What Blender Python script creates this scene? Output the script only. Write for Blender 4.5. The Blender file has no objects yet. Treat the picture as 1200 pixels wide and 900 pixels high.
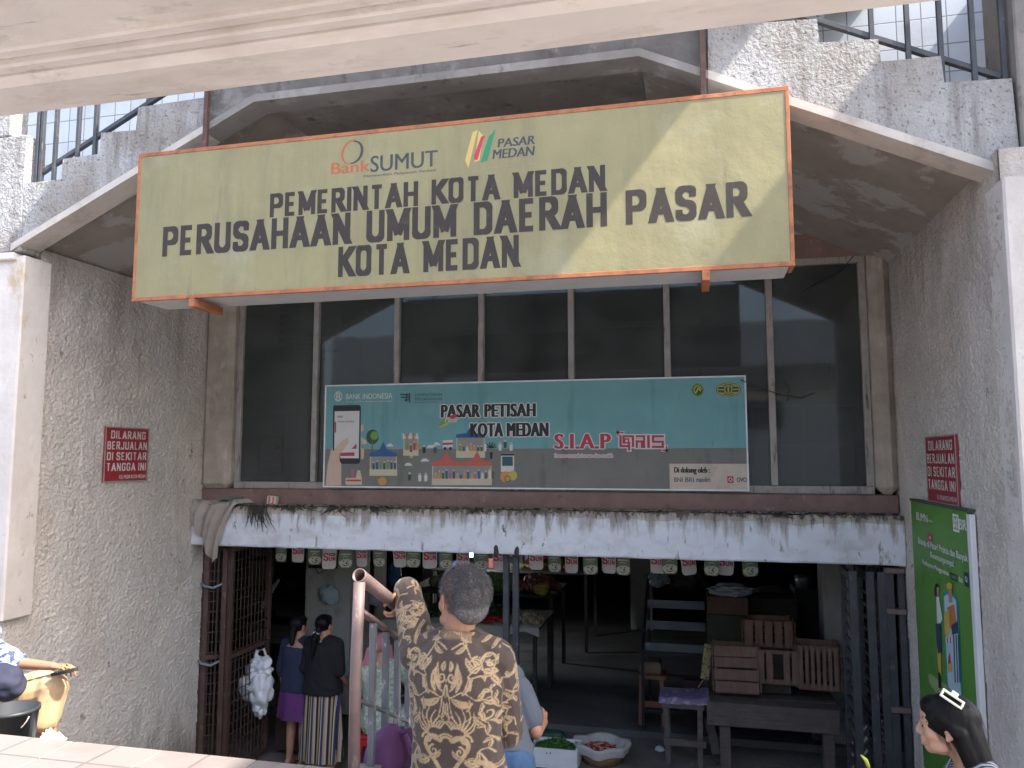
import bpy, bmesh, math, random
import numpy as np
from mathutils import Vector, Matrix, noise as mnoise

# ------------------------------------------------------------------ scene, camera, light
S = bpy.context.scene
COL = S.collection
random.seed(7)
R_ = math.radians
CAM = Vector((0, 0, 3.2)); YAW = R_(13.3); PIT = R_(5.5); FPX = 901.0
cd = bpy.data.cameras.new('camera'); cd.sensor_width = 36; cd.lens = FPX / 1200 * 36
cd.clip_start = .05; cd.clip_end = 500
cam = bpy.data.objects.new('camera', cd); COL.objects.link(cam)
cam.location = CAM; cam.rotation_euler = (R_(90) + PIT, 0, YAW)
S.camera = cam

SUN = Vector((.80, -.22, 1.0)).normalized()          # towards the sun
w = bpy.data.worlds.new('World'); S.world = w; w.use_nodes = True
nt = w.node_tree
sky = nt.nodes.new('ShaderNodeTexSky'); sky.sky_type = 'NISHITA'; sky.sun_disc = False
sky.sun_elevation = math.asin(SUN.z); sky.sun_rotation = math.atan2(SUN.x, SUN.y)
sky.air_density = 1.0; sky.dust_density = 3.0; sky.ozone_density = 1.0
bg = nt.nodes['Background']; bg.inputs[1].default_value = .15
nt.links.new(sky.outputs[0], bg.inputs[0])
sl = bpy.data.lights.new('sun', 'SUN'); sl.energy = 3.0; sl.angle = R_(.8); sl.color = (1, .95, .87)
so = bpy.data.objects.new('sun', sl); COL.objects.link(so); so.location = (8, -2, 12)
so.rotation_euler = SUN.to_track_quat('Z', 'Y').to_euler()
S.view_settings.view_transform = 'Standard'; S.view_settings.look = 'None'
S.view_settings.exposure = 2.15; S.view_settings.gamma = 1

# ------------------------------------------------------------------ materials
MATS = {}
def mat(name, col, rough=.8, var=.12, vscale=4, layers=(), bump=(), metallic=0, spec=.4, alpha=None, trans=0, sss=0):
    """Principled surface: base colour with noise variation, stain and tone layers (colour, scale, lo, hi, detail), bumps (kind, scale, strength, dist)."""
    if name in MATS: return MATS[name]
    m = bpy.data.materials.new(name); m.use_nodes = True; n = m.node_tree.nodes; L = m.node_tree.links
    p = n['Principled BSDF']; tc = n.new('ShaderNodeTexCoord')
    def noise(scale, detail=6, rough_=.6, dist=0):
        t = n.new('ShaderNodeTexNoise'); t.inputs['Detail'].default_value = detail
        t.inputs['Roughness'].default_value = rough_; t.inputs['Distortion'].default_value = dist
        if isinstance(scale, (tuple, list)):
            mp = n.new('ShaderNodeMapping'); mp.inputs['Scale'].default_value = scale
            L.new(tc.outputs['Object'], mp.inputs['Vector']); L.new(mp.outputs[0], t.inputs['Vector'])
            t.inputs['Scale'].default_value = 1
        else:
            L.new(tc.outputs['Object'], t.inputs['Vector']); t.inputs['Scale'].default_value = scale
        return t
    def mix(fac, a, b):
        x = n.new('ShaderNodeMix'); x.data_type = 'RGBA'
        if hasattr(fac, 'links'): L.new(fac, x.inputs[0])
        else: x.inputs[0].default_value = fac
        for i, v in ((6, a), (7, b)):
            if hasattr(v, 'links'): L.new(v, x.inputs[i])
            else: x.inputs[i].default_value = (*v, 1)
        return x.outputs[2]
    c = col
    if var:
        t = noise(vscale)
        lo = tuple(max(0, v * (1 - var)) for v in col); hi = tuple(min(1, v * (1 + var)) for v in col)
        mr = n.new('ShaderNodeMapRange'); mr.inputs[1].default_value = .3; mr.inputs[2].default_value = .7
        L.new(t.outputs[0], mr.inputs[0]); c = mix(mr.outputs[0], lo, hi)
    for ly in layers:
        zc = zk = 0
        if ly[0] == 'z': _, lc, sc, zc, zk, lo, hi, amt = ly; det = 8            # layer gathering towards an edge
        else: lc, sc, lo, hi = ly[:4]; det = ly[4] if len(ly) > 4 else 8; amt = ly[5] if len(ly) > 5 else 1.0
        t = noise(sc, det, .65); o = t.outputs[0]
        mr = n.new('ShaderNodeMapRange'); mr.inputs[1].default_value = lo; mr.inputs[2].default_value = hi; mr.inputs[4].default_value = amt
        if zk:
            sx = n.new('ShaderNodeSeparateXYZ'); L.new(tc.outputs['Object'], sx.inputs[0]); ma = n.new('ShaderNodeMath'); ma.operation = 'MULTIPLY_ADD'
            ma.inputs[1].default_value = zk; ma.inputs[2].default_value = -zc * zk; L.new(sx.outputs[2], ma.inputs[0]); ad = n.new('ShaderNodeMath'); L.new(ma.outputs[0], ad.inputs[0]); L.new(o, ad.inputs[1]); o = ad.outputs[0]
        L.new(o, mr.inputs[0]); c = mix(mr.outputs[0], c, lc)
    if hasattr(c, 'links'): L.new(c, p.inputs['Base Color'])
    else: p.inputs['Base Color'].default_value = (*c, 1)
    p.inputs['Roughness'].default_value = rough; p.inputs['Metallic'].default_value = metallic
    p.inputs['Specular IOR Level'].default_value = spec
    if trans: p.inputs['Transmission Weight'].default_value = trans
    if alpha is not None: p.inputs['Alpha'].default_value = alpha
    if sss:
        p.inputs['Subsurface Weight'].default_value = sss; p.inputs['Subsurface Radius'].default_value = (.01, .004, .002)
    prev = None
    for (kind, sc, st, dist) in bump:
        b = n.new('ShaderNodeBump'); b.inputs['Strength'].default_value = st; b.inputs['Distance'].default_value = dist
        if kind == 'v':
            t = n.new('ShaderNodeTexVoronoi'); t.inputs['Scale'].default_value = sc
            nz = noise(sc * .6, 3); va = n.new('ShaderNodeVectorMath'); va.operation = 'MULTIPLY_ADD'
            L.new(nz.outputs['Color'], va.inputs[0]); va.inputs[1].default_value = (.08, .08, .08); L.new(tc.outputs['Object'], va.inputs[2])
            L.new(va.outputs[0], t.inputs['Vector']); o = t.outputs['Distance']
        else:
            o = noise(sc, 7, .62).outputs[0]
        L.new(o, b.inputs['Height'])
        if prev: L.new(prev, b.inputs['Normal'])
        prev = b.outputs[0]
    if prev: L.new(prev, p.inputs['Normal'])
    MATS[name] = m
    return m

def flat(name, col, rough=.6, var=.08, vscale=9, **k): return mat(name, col, rough, var, vscale, **k)

# ------------------------------------------------------------------ object helpers
def at(px, py, Y):
    """World point on the vertical plane Y = const seen at photo pixel (px, py): used to read positions off the photograph."""
    F = Vector((-math.sin(YAW) * math.cos(PIT), math.cos(YAW) * math.cos(PIT), math.sin(PIT)))
    Rt = Vector((math.cos(YAW), math.sin(YAW), 0)); U = Rt.cross(F)
    d = F + Rt * ((px - 600) / FPX) - U * ((py - 450) / FPX)
    return CAM + d * (Y / d.y)

def tag(o, label=None, cat=None, group=None, kind=None):
    if label: o['label'] = label
    if cat: o['category'] = cat
    if group: o['group'] = group
    if kind: o['kind'] = kind
    return o

def thing(name, label, cat, loc, group=None):
    o = bpy.data.objects.new(name, None); COL.objects.link(o); o.location = loc; o.empty_display_size = .1
    return tag(o, label, cat, group)

def wloc(o):
    v = Vector(o.location); p = o.parent
    while p: v += Vector(p.location); p = p.parent
    return v

class MB:
    """Collects shapes in world coordinates, then links them as ONE mesh object."""
    def __init__(s): s.v = []; s.f = []; s.m = []; s.k = 0; s.sm = []
    def mesh(s, vs, fs, k=None, smooth=False):
        o = len(s.v); s.v += [tuple(v) for v in vs]; s.f += [tuple(i + o for i in f) for f in fs]
        s.m += [s.k if k is None else k] * len(fs); s.sm += [smooth] * len(fs); return s
    def box(s, a, b, M=None, bev=0, k=None):
        bm = bmesh.new(); bmesh.ops.create_cube(bm, size=1)
        c = [(a[i] + b[i]) / 2 for i in range(3)]; d = [abs(b[i] - a[i]) for i in range(3)]
        for v in bm.verts: v.co = Vector((v.co.x * d[0], v.co.y * d[1], v.co.z * d[2]))
        if bev:
            bmesh.ops.bevel(bm, geom=bm.edges[:], offset=min(bev, min(d) * .4), segments=1, affect='EDGES', profile=.5)
        T = Matrix.Translation(c)
        if M is not None: T = M @ T
        for v in bm.verts: v.co = T @ v.co
        bm.verts.index_update()
        s.mesh([v.co for v in bm.verts], [[v.index for v in f.verts] for f in bm.faces], k); bm.free(); return s
    def bar(s, p, q, w, h, bev=.002, up=(0, 0, 1), k=None, ext=0):
        p = Vector(p); q = Vector(q); d = q - p; l = d.length; d.normalize(); u = Vector(up)
        if abs(d.dot(u)) > .98: u = Vector((0, 1, 0))
        x = u.cross(d).normalized(); u = d.cross(x)
        M = Matrix(((x.x, d.x, u.x, p.x), (x.y, d.y, u.y, p.y), (x.z, d.z, u.z, p.z), (0, 0, 0, 1)))
        return s.box((-w / 2, -ext, -h / 2), (w / 2, l + ext, h / 2), M, bev, k)
    def tube(s, pts, r, seg=10, cap=True, k=None):
        pts = [Vector(p) for p in pts]; rs = r if isinstance(r, (list, tuple)) else [r] * len(pts)
        vs = []; fs = []; ref = None
        for i, p in enumerate(pts):
            d = (pts[min(i + 1, len(pts) - 1)] - pts[max(i - 1, 0)]).normalized()
            if ref is None: ref = Vector((0, 0, 1)) if abs(d.z) < .9 else Vector((1, 0, 0))
            x = ref.cross(d); x = x.normalized() if x.length > 1e-5 else Vector((1, 0, 0)); y = d.cross(x); ref = y.cross(x) * -1 if False else ref
            for j in range(seg):
                a = 2 * math.pi * j / seg; vs.append(p + (x * math.cos(a) + y * math.sin(a)) * rs[i])
        for i in range(len(pts) - 1):
            for j in range(seg):
                a = i * seg + j; b = i * seg + (j + 1) % seg; fs.append((a, b, b + seg, a + seg))
        if cap: fs.append(tuple(range(seg))[::-1]); fs.append(tuple(range((len(pts) - 1) * seg, len(pts) * seg)))
        return s.mesh(vs, fs, k, True)
    def lathe(s, c, prof, seg=24, k=None, M=None):
        vs = []; fs = []; n = len(prof)
        for (r, z) in prof:
            for j in range(seg):
                a = 2 * math.pi * j / seg; v = Vector((r * math.cos(a), r * math.sin(a), z))
                vs.append((M @ v if M else v) + Vector(c))
        for i in range(n - 1):
            for j in range(seg):
                a = i * seg + j; b = i * seg + (j + 1) % seg; fs.append((a, b, b + seg, a + seg))
        return s.mesh(vs, fs, k, True)
    def prism(s, poly, y0, y1, k=None):
        """polygon in (X, Z) extruded from y0 to y1"""
        n = len(poly); vs = [(x, y0, z) for x, z in poly] + [(x, y1, z) for x, z in poly]
        fs = [tuple(range(n)), tuple(range(n, 2 * n))[::-1]] + [(i + n, (i + 1) % n + n, (i + 1) % n, i) for i in range(n)]
        return s.mesh(vs, fs, k)
    def blob(s, c, r, seg=12, seed=0, amp=.12, fr=2.0, k=None, M=None):
        bm = bmesh.new(); bmesh.ops.create_icosphere(bm, subdivisions=seg if seg < 6 else 3, radius=1)
        for v in bm.verts:
            q = v.co.copy(); q *= 1 + amp * mnoise.noise(q * fr + Vector((seed * 3.1, seed * 1.7, seed)))
            q = Vector((q.x * r[0], q.y * r[1], q.z * r[2]))
            v.co = (M @ q if M else q) + Vector(c)
        bm.verts.index_update()
        s.mesh([v.co for v in bm.verts], [[v.index for v in f.verts] for f in bm.faces], k, True); bm.free(); return s
    def build(s, name, mats, parent=None, base=None, label=None):
        me = bpy.data.meshes.new(name); o = bpy.data.objects.new(name, me); COL.objects.link(o)
        off = wloc(parent) if parent else Vector(base or (0, 0, 0))
        if parent: o.parent = parent
        else: o.location = off
        me.from_pydata([(v[0] - off.x, v[1] - off.y, v[2] - off.z) for v in s.v], [], s.f)
        for m in (mats if isinstance(mats, (list, tuple)) else [mats]): me.materials.append(m)
        me.polygons.foreach_set('material_index', s.m); me.polygons.foreach_set('use_smooth', s.sm); me.update()
        bm = bmesh.new(); bm.from_mesh(me); bmesh.ops.recalc_face_normals(bm, faces=bm.faces[:]); bm.to_mesh(me); bm.free()
        if label: o['label'] = label
        return o

def flatbuild(mb, name, mats, parent):
    """flat printed artwork: no normal recalculation needed"""
    return mb.build(name, mats, parent)

# ------------------------------------------------------------------ lettering: built-in font turned into flat mesh
TXT = {}
def glyphs(body, bold=0.0, space=1.0, shear=0.0):
    key = (body, bold, space, shear)
    if key in TXT: return TXT[key]
    c = bpy.data.curves.new('lettering', 'FONT'); c.body = body; c.offset = bold; c.space_character = space; c.shear = shear
    c.resolution_u = 4; c.fill_mode = 'FRONT'
    o = bpy.data.objects.new('lettering', c); COL.objects.link(o)
    bpy.context.view_layer.update(); dg = bpy.context.evaluated_depsgraph_get()
    me = bpy.data.meshes.new_from_object(o.evaluated_get(dg))
    V = np.array([v.co[:2] for v in me.vertices]); Fc = [tuple(p.vertices) for p in me.polygons]
    lo = V.min(0); hi = V.max(0); asp = (hi[0] - lo[0]) / (hi[1] - lo[1]); V = (V - lo) / (hi - lo)
    bpy.data.objects.remove(o); bpy.data.curves.remove(c); bpy.data.meshes.remove(me)
    TXT[key] = (V, Fc, asp); return TXT[key]

class Plane:
    """A flat panel: (u, v) in metres from its lower left corner -> world, lift = distance in front."""
    def __init__(s, o, u, v, n, ls=1.0): s.ls = ls; s.o = Vector(o); s.u = Vector(u).normalized(); s.v = Vector(v).normalized(); s.n = Vector(n).normalized()
    def P(s, u, v, l=0): return s.o + s.u * u + s.v * v + s.n * (l * s.ls)
def ptext(mb, pl, body, u0, v0, u1, v1, k, lift=.002, bold=0, space=1, shear=0, slope=0, halo=0):
    """lettering fitted to the box (u0, v0)-(u1, v1); bold thickens the strokes sideways, halo all round"""
    V, Fc, _ = glyphs(body, 0, space, shear); h = (v1 - v0) * bold * 1.5
    sh = [(d, 0) for d in (-1, -.5, 0, .5, 1)] if bold > .02 else ([(-1, 0), (1, 0)] if bold > .008 else [(0, 0)])
    sh = [(a * h, 0) for a, b in sh]
    if halo: sh = [(a * (halo + h) * 1.0, b * halo) for a, b in ((-1, 0), (1, 0), (0, 1), (0, -1), (.7, .7), (-.7, .7), (.7, -.7), (-.7, -.7), (.4, 0), (-.4, 0))]
    u0 += h; u1 -= h
    for i, (du, dv) in enumerate(sh):
        mb.mesh([pl.P(u0 + a * (u1 - u0) + du, v0 + b * (v1 - v0) + dv + slope * a, lift + i * .00012) for a, b in V], Fc, k)
# heavy condensed block capitals drawn with rounded strokes (x, y in a unit-high cell)
BLK = {'P': (.52, [[(0, 0), (0, 1)], [(0, 1), (.52, 1), (.52, .45), (0, .45)]]), 'E': (.44, [[(0, 0), (0, 1)], [(0, 1), (.44, 1)], [(0, .5), (.38, .5)], [(0, 0), (.44, 0)]]), 'M': (.72, [[(0, 0), (0, 1)], [(0, 1), (.36, .12)], [(.36, .12), (.72, 1)], [(.72, 1), (.72, 0)]]),
 'R': (.52, [[(0, 0), (0, 1)], [(0, 1), (.50, 1), (.50, .5), (0, .5)], [(.26, .48), (.54, 0)]]), 'I': (0, [[(0, 0), (0, 1)]]), 'N': (.54, [[(0, 0), (0, 1)], [(0, 1), (.54, 0)], [(.54, 0), (.54, 1)]]), 'T': (.54, [[(0, 1), (.54, 1)], [(.27, 0), (.27, 1)]]), 'A': (.60, [[(0, 0), (.30, 1)], [(.30, 1), (.60, 0)], [(.12, .27), (.48, .27)]]),
 'H': (.54, [[(0, 0), (0, 1)], [(.54, 0), (.54, 1)], [(0, .5), (.54, .5)]]), 'K': (.54, [[(0, 0), (0, 1)], [(.06, .42), (.54, 1)], [(.18, .56), (.56, 0)]]), 'O': (.54, [[(.27, 1), (.54, 1), (.54, 0), (0, 0), (0, 1), (.27, 1)]]), 'U': (.54, [[(0, 1), (0, 0), (.54, 0), (.54, 1)]]), 'D': (.52, [[(0, 0), (0, 1)], [(0, 1), (.52, 1), (.52, 0), (0, 0)]]),
 'S': (.50, [[(.50, .71), (.50, 1), (0, 1), (0, .53), (.50, .47), (.50, 0), (0, 0), (0, .29)]]), 'G': (.52, [[(.52, .72), (.52, 1), (0, 1), (0, 0), (.52, 0), (.52, .48), (.28, .48)]]), 'B': (.50, [[(0, 0), (0, 1)], [(0, 1), (.47, 1), (.47, .52), (0, .52)], [(0, .52), (.52, .52), (.52, 0), (0, 0)]]), 'J': (.44, [[(.44, 1), (.44, 0), (0, 0), (0, .30)]]), 'L': (.42, [[(0, 1), (0, 0)], [(0, 0), (.42, 0)]]), '.': (0, [[(0, -.02), (0, .10)]])}
def round_path(p, r=.24):
    p = [np.array(q, float) for q in p]; o = [p[0]]
    for a, b, c in zip(p[:-2], p[1:-1], p[2:]):
        d0 = a - b; d1 = c - b; l0 = np.linalg.norm(d0); l1 = np.linalg.norm(d1); r0 = min(r, l0 * .5); r1 = min(r, l1 * .5); s = b + d0 / l0 * r0; e = b + d1 / l1 * r1
        for t in (0, .2, .4, .6, .8, 1): o.append((1 - t) ** 2 * s + 2 * t * (1 - t) * b + t * t * e)
    o.append(p[-1]); return o
def btext(mb, pl, body, u0, v0, u1, v1, k, lift=.002, t=.19, gap=.15, space=.30, grow=0):
    """block capitals filling the box; t = stroke weight and gap = letter spacing, in cap heights"""
    H = v1 - v0; x = 0; out = []
    for ch in body:
        if ch == ' ': x += space; continue
        w_, st = BLK[ch]
        for s_ in st: out.append([(q[0] + x + t / 2, q[1]) for q in s_])
        x += w_ + t + gap
    W = x - gap; sx = (u1 - u0) / W; hh = t * .70
    for i, s_ in enumerate(out):
        p = [np.array((q[0] * sx, (hh / 2 + q[1] * (1 - hh)) * H)) for q in round_path(s_)]; p = [q for j, q in enumerate(p) if j == 0 or np.linalg.norm(q - p[j - 1]) > 1e-5]
        closed = np.linalg.norm(p[0] - p[-1]) < 1e-5; n = len(p); vs = []; fs = []
        for j in range(n):
            a = p[j - 1] if j else (p[-2] if closed else p[0] * 2 - p[1]); b = p[(j + 1) if j < n - 1 else 1] if (j < n - 1 or closed) else p[-1] * 2 - p[-2]
            d = b - a; d /= np.linalg.norm(d) + 1e-9; nn = np.array((-d[1], d[0])); hw = .5 * (abs(nn[0]) * t * sx + abs(nn[1]) * hh * H) + grow
            e = 0
            bd = min(abs(p[j][1] - hh * H / 2), abs(p[j][1] - H + hh * H / 2)) < .03 * H
            if not closed and bd and j in (0, n - 1) and abs(d[1]) > .5: e = (hh * H / 2 if (v1 > v0) else 0) * (-1 if j == 0 else 1)
            if not closed and j in (0, n - 1): e += grow * (-1 if j == 0 else 1)
            c = p[j] + d * e
            for sg in (1, -1):
                q = c + nn * hw * sg
                if not closed and bd and j in (0, n - 1) and .5 < abs(d[1]) < .999 and not grow: q = q + d * ((0 if c[1] < H / 2 else H) - q[1]) / d[1]
                vs.append(pl.P(u0 + q[0], v0 + q[1], lift + i * .00003))
        for j in range(n - 1): fs.append((2 * j, 2 * j + 1, 2 * j + 3, 2 * j + 2))
        mb.mesh(vs, fs, k)
def ppoly(mb, pl, pts, k, lift=.001):
    mb.mesh([pl.P(u, v, lift) for u, v in pts], [tuple(range(len(pts)))], k)
def prect(mb, pl, u0, v0, u1, v1, k, lift=.001): ppoly(mb, pl, [(u0, v0), (u1, v0), (u1, v1), (u0, v1)], k, lift)
def pdisc(mb, pl, u, v, ru, rv, k, lift=.001, seg=20, rot=0):
    ppoly(mb, pl, [(u + ru * math.cos(a) * math.cos(rot) - rv * math.sin(a) * math.sin(rot), v + ru * math.cos(a) * math.sin(rot) + rv * math.sin(a) * math.cos(rot)) for a in [2 * math.pi * i / seg for i in range(seg)]], k, lift)
def pring(mb, pl, u, v, ru, rv, w0, k, lift=.001, a0=0, a1=360, rot=0, seg=28):
    vs = []; fs = []
    for i in range(seg + 1):
        a = R_(a0 + (a1 - a0) * i / seg); t = w0 * (0.35 + .65 * math.sin(math.pi * i / seg)) if a1 - a0 < 360 else w0
        for rr in (0, t):
            x = (ru - rr) * math.cos(a); y = (rv - rr) * math.sin(a)
            vs.append(pl.P(u + x * math.cos(rot) - y * math.sin(rot), v + x * math.sin(rot) + y * math.cos(rot), lift))
    for i in range(seg): fs.append((2 * i, 2 * i + 1, 2 * i + 3, 2 * i + 2))
    mb.mesh(vs, fs, k)
def pstroke(mb, pl, pts, w0, k, lift=.001):
    for (a, b) in zip(pts[:-1], pts[1:]):
        d = Vector((b[0] - a[0], b[1] - a[1])); d.normalize(); nx, ny = -d.y * w0 / 2, d.x * w0 / 2
        ppoly(mb, pl, [(a[0] + nx, a[1] + ny), (a[0] - nx, a[1] - ny), (b[0] - nx, b[1] - ny), (b[0] + nx, b[1] + ny)], k, lift)
# ------------------------------------------------------------------ shared surfaces
roughcast = mat('roughcast plaster', (.60, .535, .475), .95, .14, 2.2, spec=.15,
    layers=[((.61, .575, .535), (1.3, 1.3, 1.0), .46, .68, 8, .75), ((.36, .31, .27), (2.2, 2.2, .6), .54, .74, 8, .5), ((.26, .22, .19), (60, 60, 60), .57, .68, 4, .45), ((.36, .29, .235), (.8, .8, .5), .57, .72, 6, .5), ('z', (.27, .225, .19), (5, 5, .8), 4.4, .28, .42, .75, .75), ('z', (.66, .64, .61), (1.6, 1.6, 1.2), 1.9, -.35, .42, .72, .75), ('z', (.24, .20, .17), (7, 7, 2.5), .75, -.6, .45, .7, .7), ((.17, .14, .12), (6, 6, 6), .665, .70, 9, .7)],  # the whitish low layer paints brighter light onto the wall foot
    bump=[('v', 42, .75, .012), ('n', 26, .8, .014), ('n', 110, .5, .004)])
whitewash = mat('peeling whitewash', (.74, .75, .78), .9, .08, 5, spec=.15,
    layers=[((.50, .46, .41), (4, 4, 3), .54, .66, 9, .8), ((.27, .23, .19), (9, 9, 7), .60, .68, 9, .9), ((.12, .10, .08), (14, 14, 5), .655, .70, 9, .9)],
    bump=[('n', 30, .5, .008), ('n', 7, .5, .012)])
parapet_wash = mat('worn limewash over roughcast', (.37, .362, .355), .92, .10, 5, spec=.12,
    layers=[((.25, .22, .19), (1.8, 1.8, 1.4), .44, .62, 9, .8), ((.12, .10, .085), (9, 9, .8), .50, .70, 9, .7), ((.10, .085, .075), (48, 48, 40), .57, .65, 6, .75), ((.16, .14, .12), (11, 11, 9), .61, .68, 9, .6)],
    bump=[('v', 38, .7, .010), ('n', 24, .9, .016)])
raw_conc = mat('stained bare concrete', (.24, .22, .20), .92, .25, 3, spec=.15,
    layers=[((.42, .40, .375), (3, 3, 3), .55, .63, 8, .6), ((.09, .08, .07), (7, 7, 5), .60, .70, 9, .8), ((.12, .10, .085), (1.5, 1.5, 1.5), .5, .7, 8, .6)],
    bump=[('n', 18, .45, .010), ('n', 70, .3, .003)])
soffit_m = mat('patched soffit cement', (.28, .245, .215), .9, .18, 2.5, spec=.15,
    layers=[((.40, .38, .36), (1.6, 1.6, 1.6), .53, .56, 6, .8), ((.22, .18, .15), (3.5, 3.5, 3.5), .56, .72, 8, .65)], bump=[('n', 12, .3, .008), ('n', 60, .25, .003)])
cream_paint = mat('dirty cream paint', (.61, .56, .515), .8, .08, 2.5, spec=.2,
    layers=[((.42, .355, .30), (1.2, 4.5, 3.0), .50, .68, 9, .7), ((.30, .25, .205), (5, 9, 6), .58, .70, 9, .7), ((.16, .13, .11), (2.5, 26, 12), .64, .70, 9, .7), ((.76, .72, .66), (5, 9, 9), .60, .70, 9, .55)], bump=[('n', 9, .35, .008), ('n', 60, .25, .002)])
pillar_wash = mat('flaking pillar paint', (.60, .545, .50), .9, .08, 4, spec=.15,
    layers=[((.52, .46, .40), (5, 5, 2.5), .53, .66, 9, .7), ((.30, .24, .19), (13, 13, 10), .635, .69, 8, .8), ((.40, .29, .14), (2, 2, 1.2), .66, .74, 8, .7)], bump=[('n', 22, .6, .010), ('n', 70, .3, .003)])
jamb_m = mat('brown stained render', (.36, .30, .245), .92, .2, 5, spec=.15,
    layers=[((.50, .46, .41), (7, 7, 3), .56, .66, 9, .7), ((.15, .12, .095), (8, 8, 2), .58, .70, 9, .7)], bump=[('n', 24, .5, .010)])
redbrown = mat('faded red brown band', (.20, .125, .105), .85, .2, 4, layers=[((.10, .075, .06), (8, 4, 10), .55, .7, 8, .7), ((.30, .24, .21), (14, 14, 10), .62, .70, 8, .6)], bump=[('n', 40, .3, .004)])
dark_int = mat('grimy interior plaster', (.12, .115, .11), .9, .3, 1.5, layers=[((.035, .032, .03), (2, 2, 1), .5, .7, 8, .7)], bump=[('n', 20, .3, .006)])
dark_floor = mat('wet dark market floor', (.13, .128, .13), .55, .3, 1.2, layers=[((.10, .095, .09), (2, 2, 2), .58, .75, 8, .5), ((.02, .02, .02), (1, 3, 1), .5, .7, 8, .6)], bump=[('n', 15, .25, .006)])
pavement = mat('worn concrete paving', (.17, .155, .145), .85, .2, 1.5, layers=[((.09, .08, .075), (2.5, 2.5, 2.5), .5, .7, 9, .7), ((.26, .245, .23), (6, 6, 6), .6, .7, 8, .4)], bump=[('n', 22, .4, .006)])
steel_dark = mat('blue grey gate paint', (.052, .055, .062), .5, .25, 9, layers=[((.16, .15, .15), (22, 22, 12), .60, .68, 8, .7), ((.09, .045, .03), (12, 12, 6), .62, .70, 8, .7)], bump=[('n', 60, .2, .002)], spec=.4)
steel_red = mat('red oxide gate paint', (.075, .043, .036), .6, .25, 9, layers=[((.21, .17, .16), (20, 20, 10), .60, .68, 8, .6), ((.05, .035, .03), (9, 9, 4), .56, .70, 8, .7)], bump=[('n', 60, .25, .002)])
pipe_paint = mat('flaking maroon pipe paint', (.165, .112, .105), .5, .18, 8, layers=[((.33, .29, .28), (26, 26, 9), .585, .645, 8, .85), ((.10, .055, .045), (18, 18, 9), .60, .68, 8, .8)], bump=[('n', 50, .35, .002)])
bal_paint = mat('chipped slate baluster paint', (.135, .14, .155), .5, .2, 9, layers=[((.40, .38, .37), (30, 30, 12), .575, .64, 8, .85), ((.14, .075, .055), (20, 20, 8), .60, .68, 8, .75)], bump=[('n', 50, .35, .002)])
rust_orange = mat('orange rusted angle iron', (.34, .125, .055), .75, .25, 12, layers=[((.16, .07, .045), (14, 14, 14), .54, .68, 8, .8), ((.45, .28, .19), (20, 20, 20), .64, .70, 8, .6)], bump=[('n', 60, .3, .002)])
win_frame_m = mat('weathered grey window frame', (.30, .27, .235), .85, .15, 10, layers=[((.065, .05, .045), (30, 30, 4), .57, .66, 8, .85), ((.42, .385, .34), (12, 12, 6), .60, .68, 8, .5)], bump=[('n', 40, .3, .003)])
wood_crate = mat('rough crate timber', (.215, .135, .10), .85, .22, 6, layers=[((.115, .07, .052), (40, 40, 4), .50, .70, 6, .6), ((.30, .20, .155), (5, 5, 5), .58, .72, 7, .6)], bump=[('n', (60, 60, 8), .25, .003)])
wood_grey = mat('weathered grey bench timber', (.135, .112, .098), .88, .2, 6, layers=[((.065, .055, .05), (4, 40, 40), .50, .70, 6, .6), ((.20, .175, .16), (6, 6, 6), .60, .72, 7, .5)], bump=[('n', (8, 60, 60), .25, .003)])
wood_orange = mat('orange brown stained timber', (.26, .125, .07), .7, .2, 7, layers=[((.12, .055, .035), (9, 9, 9), .56, .7, 7, .6)], bump=[('n', 40, .2, .002)])
plastic_white = mat('crinkled white plastic', (.72, .75, .80), .35, .06, 8, bump=[('n', 22, .6, .012), ('v', 17, .5, .01)], spec=.5, sss=.15)
styro = mat('white foam box', (.82, .83, .84), .8, .03, 12, bump=[('v', 90, .15, .001)])
skin = mat('warm brown skin', (.36, .185, .115), .52, .12, 14, layers=[((.44, .215, .15), (10, 10, 10), .55, .75, 4, .5)], bump=[('n', 240, .12, .0006)], spec=.35, sss=.12)
skin_light = mat('light brown skin', (.44, .25, .17), .5, .10, 14, layers=[((.52, .27, .20), (10, 10, 10), .55, .75, 4, .5)], bump=[('n', 240, .12, .0006)], spec=.35, sss=.12)
hair_black = mat('black hair', (.006, .0055, .006), .45, .3, 30, bump=[('n', (90, 90, 6), .35, .003)], spec=.14)
eye_m = mat('eye white', (.33, .30, .28), .2, .02); iris_m = mat('dark iris', (.02, .012, .008), .15, 0)

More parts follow.
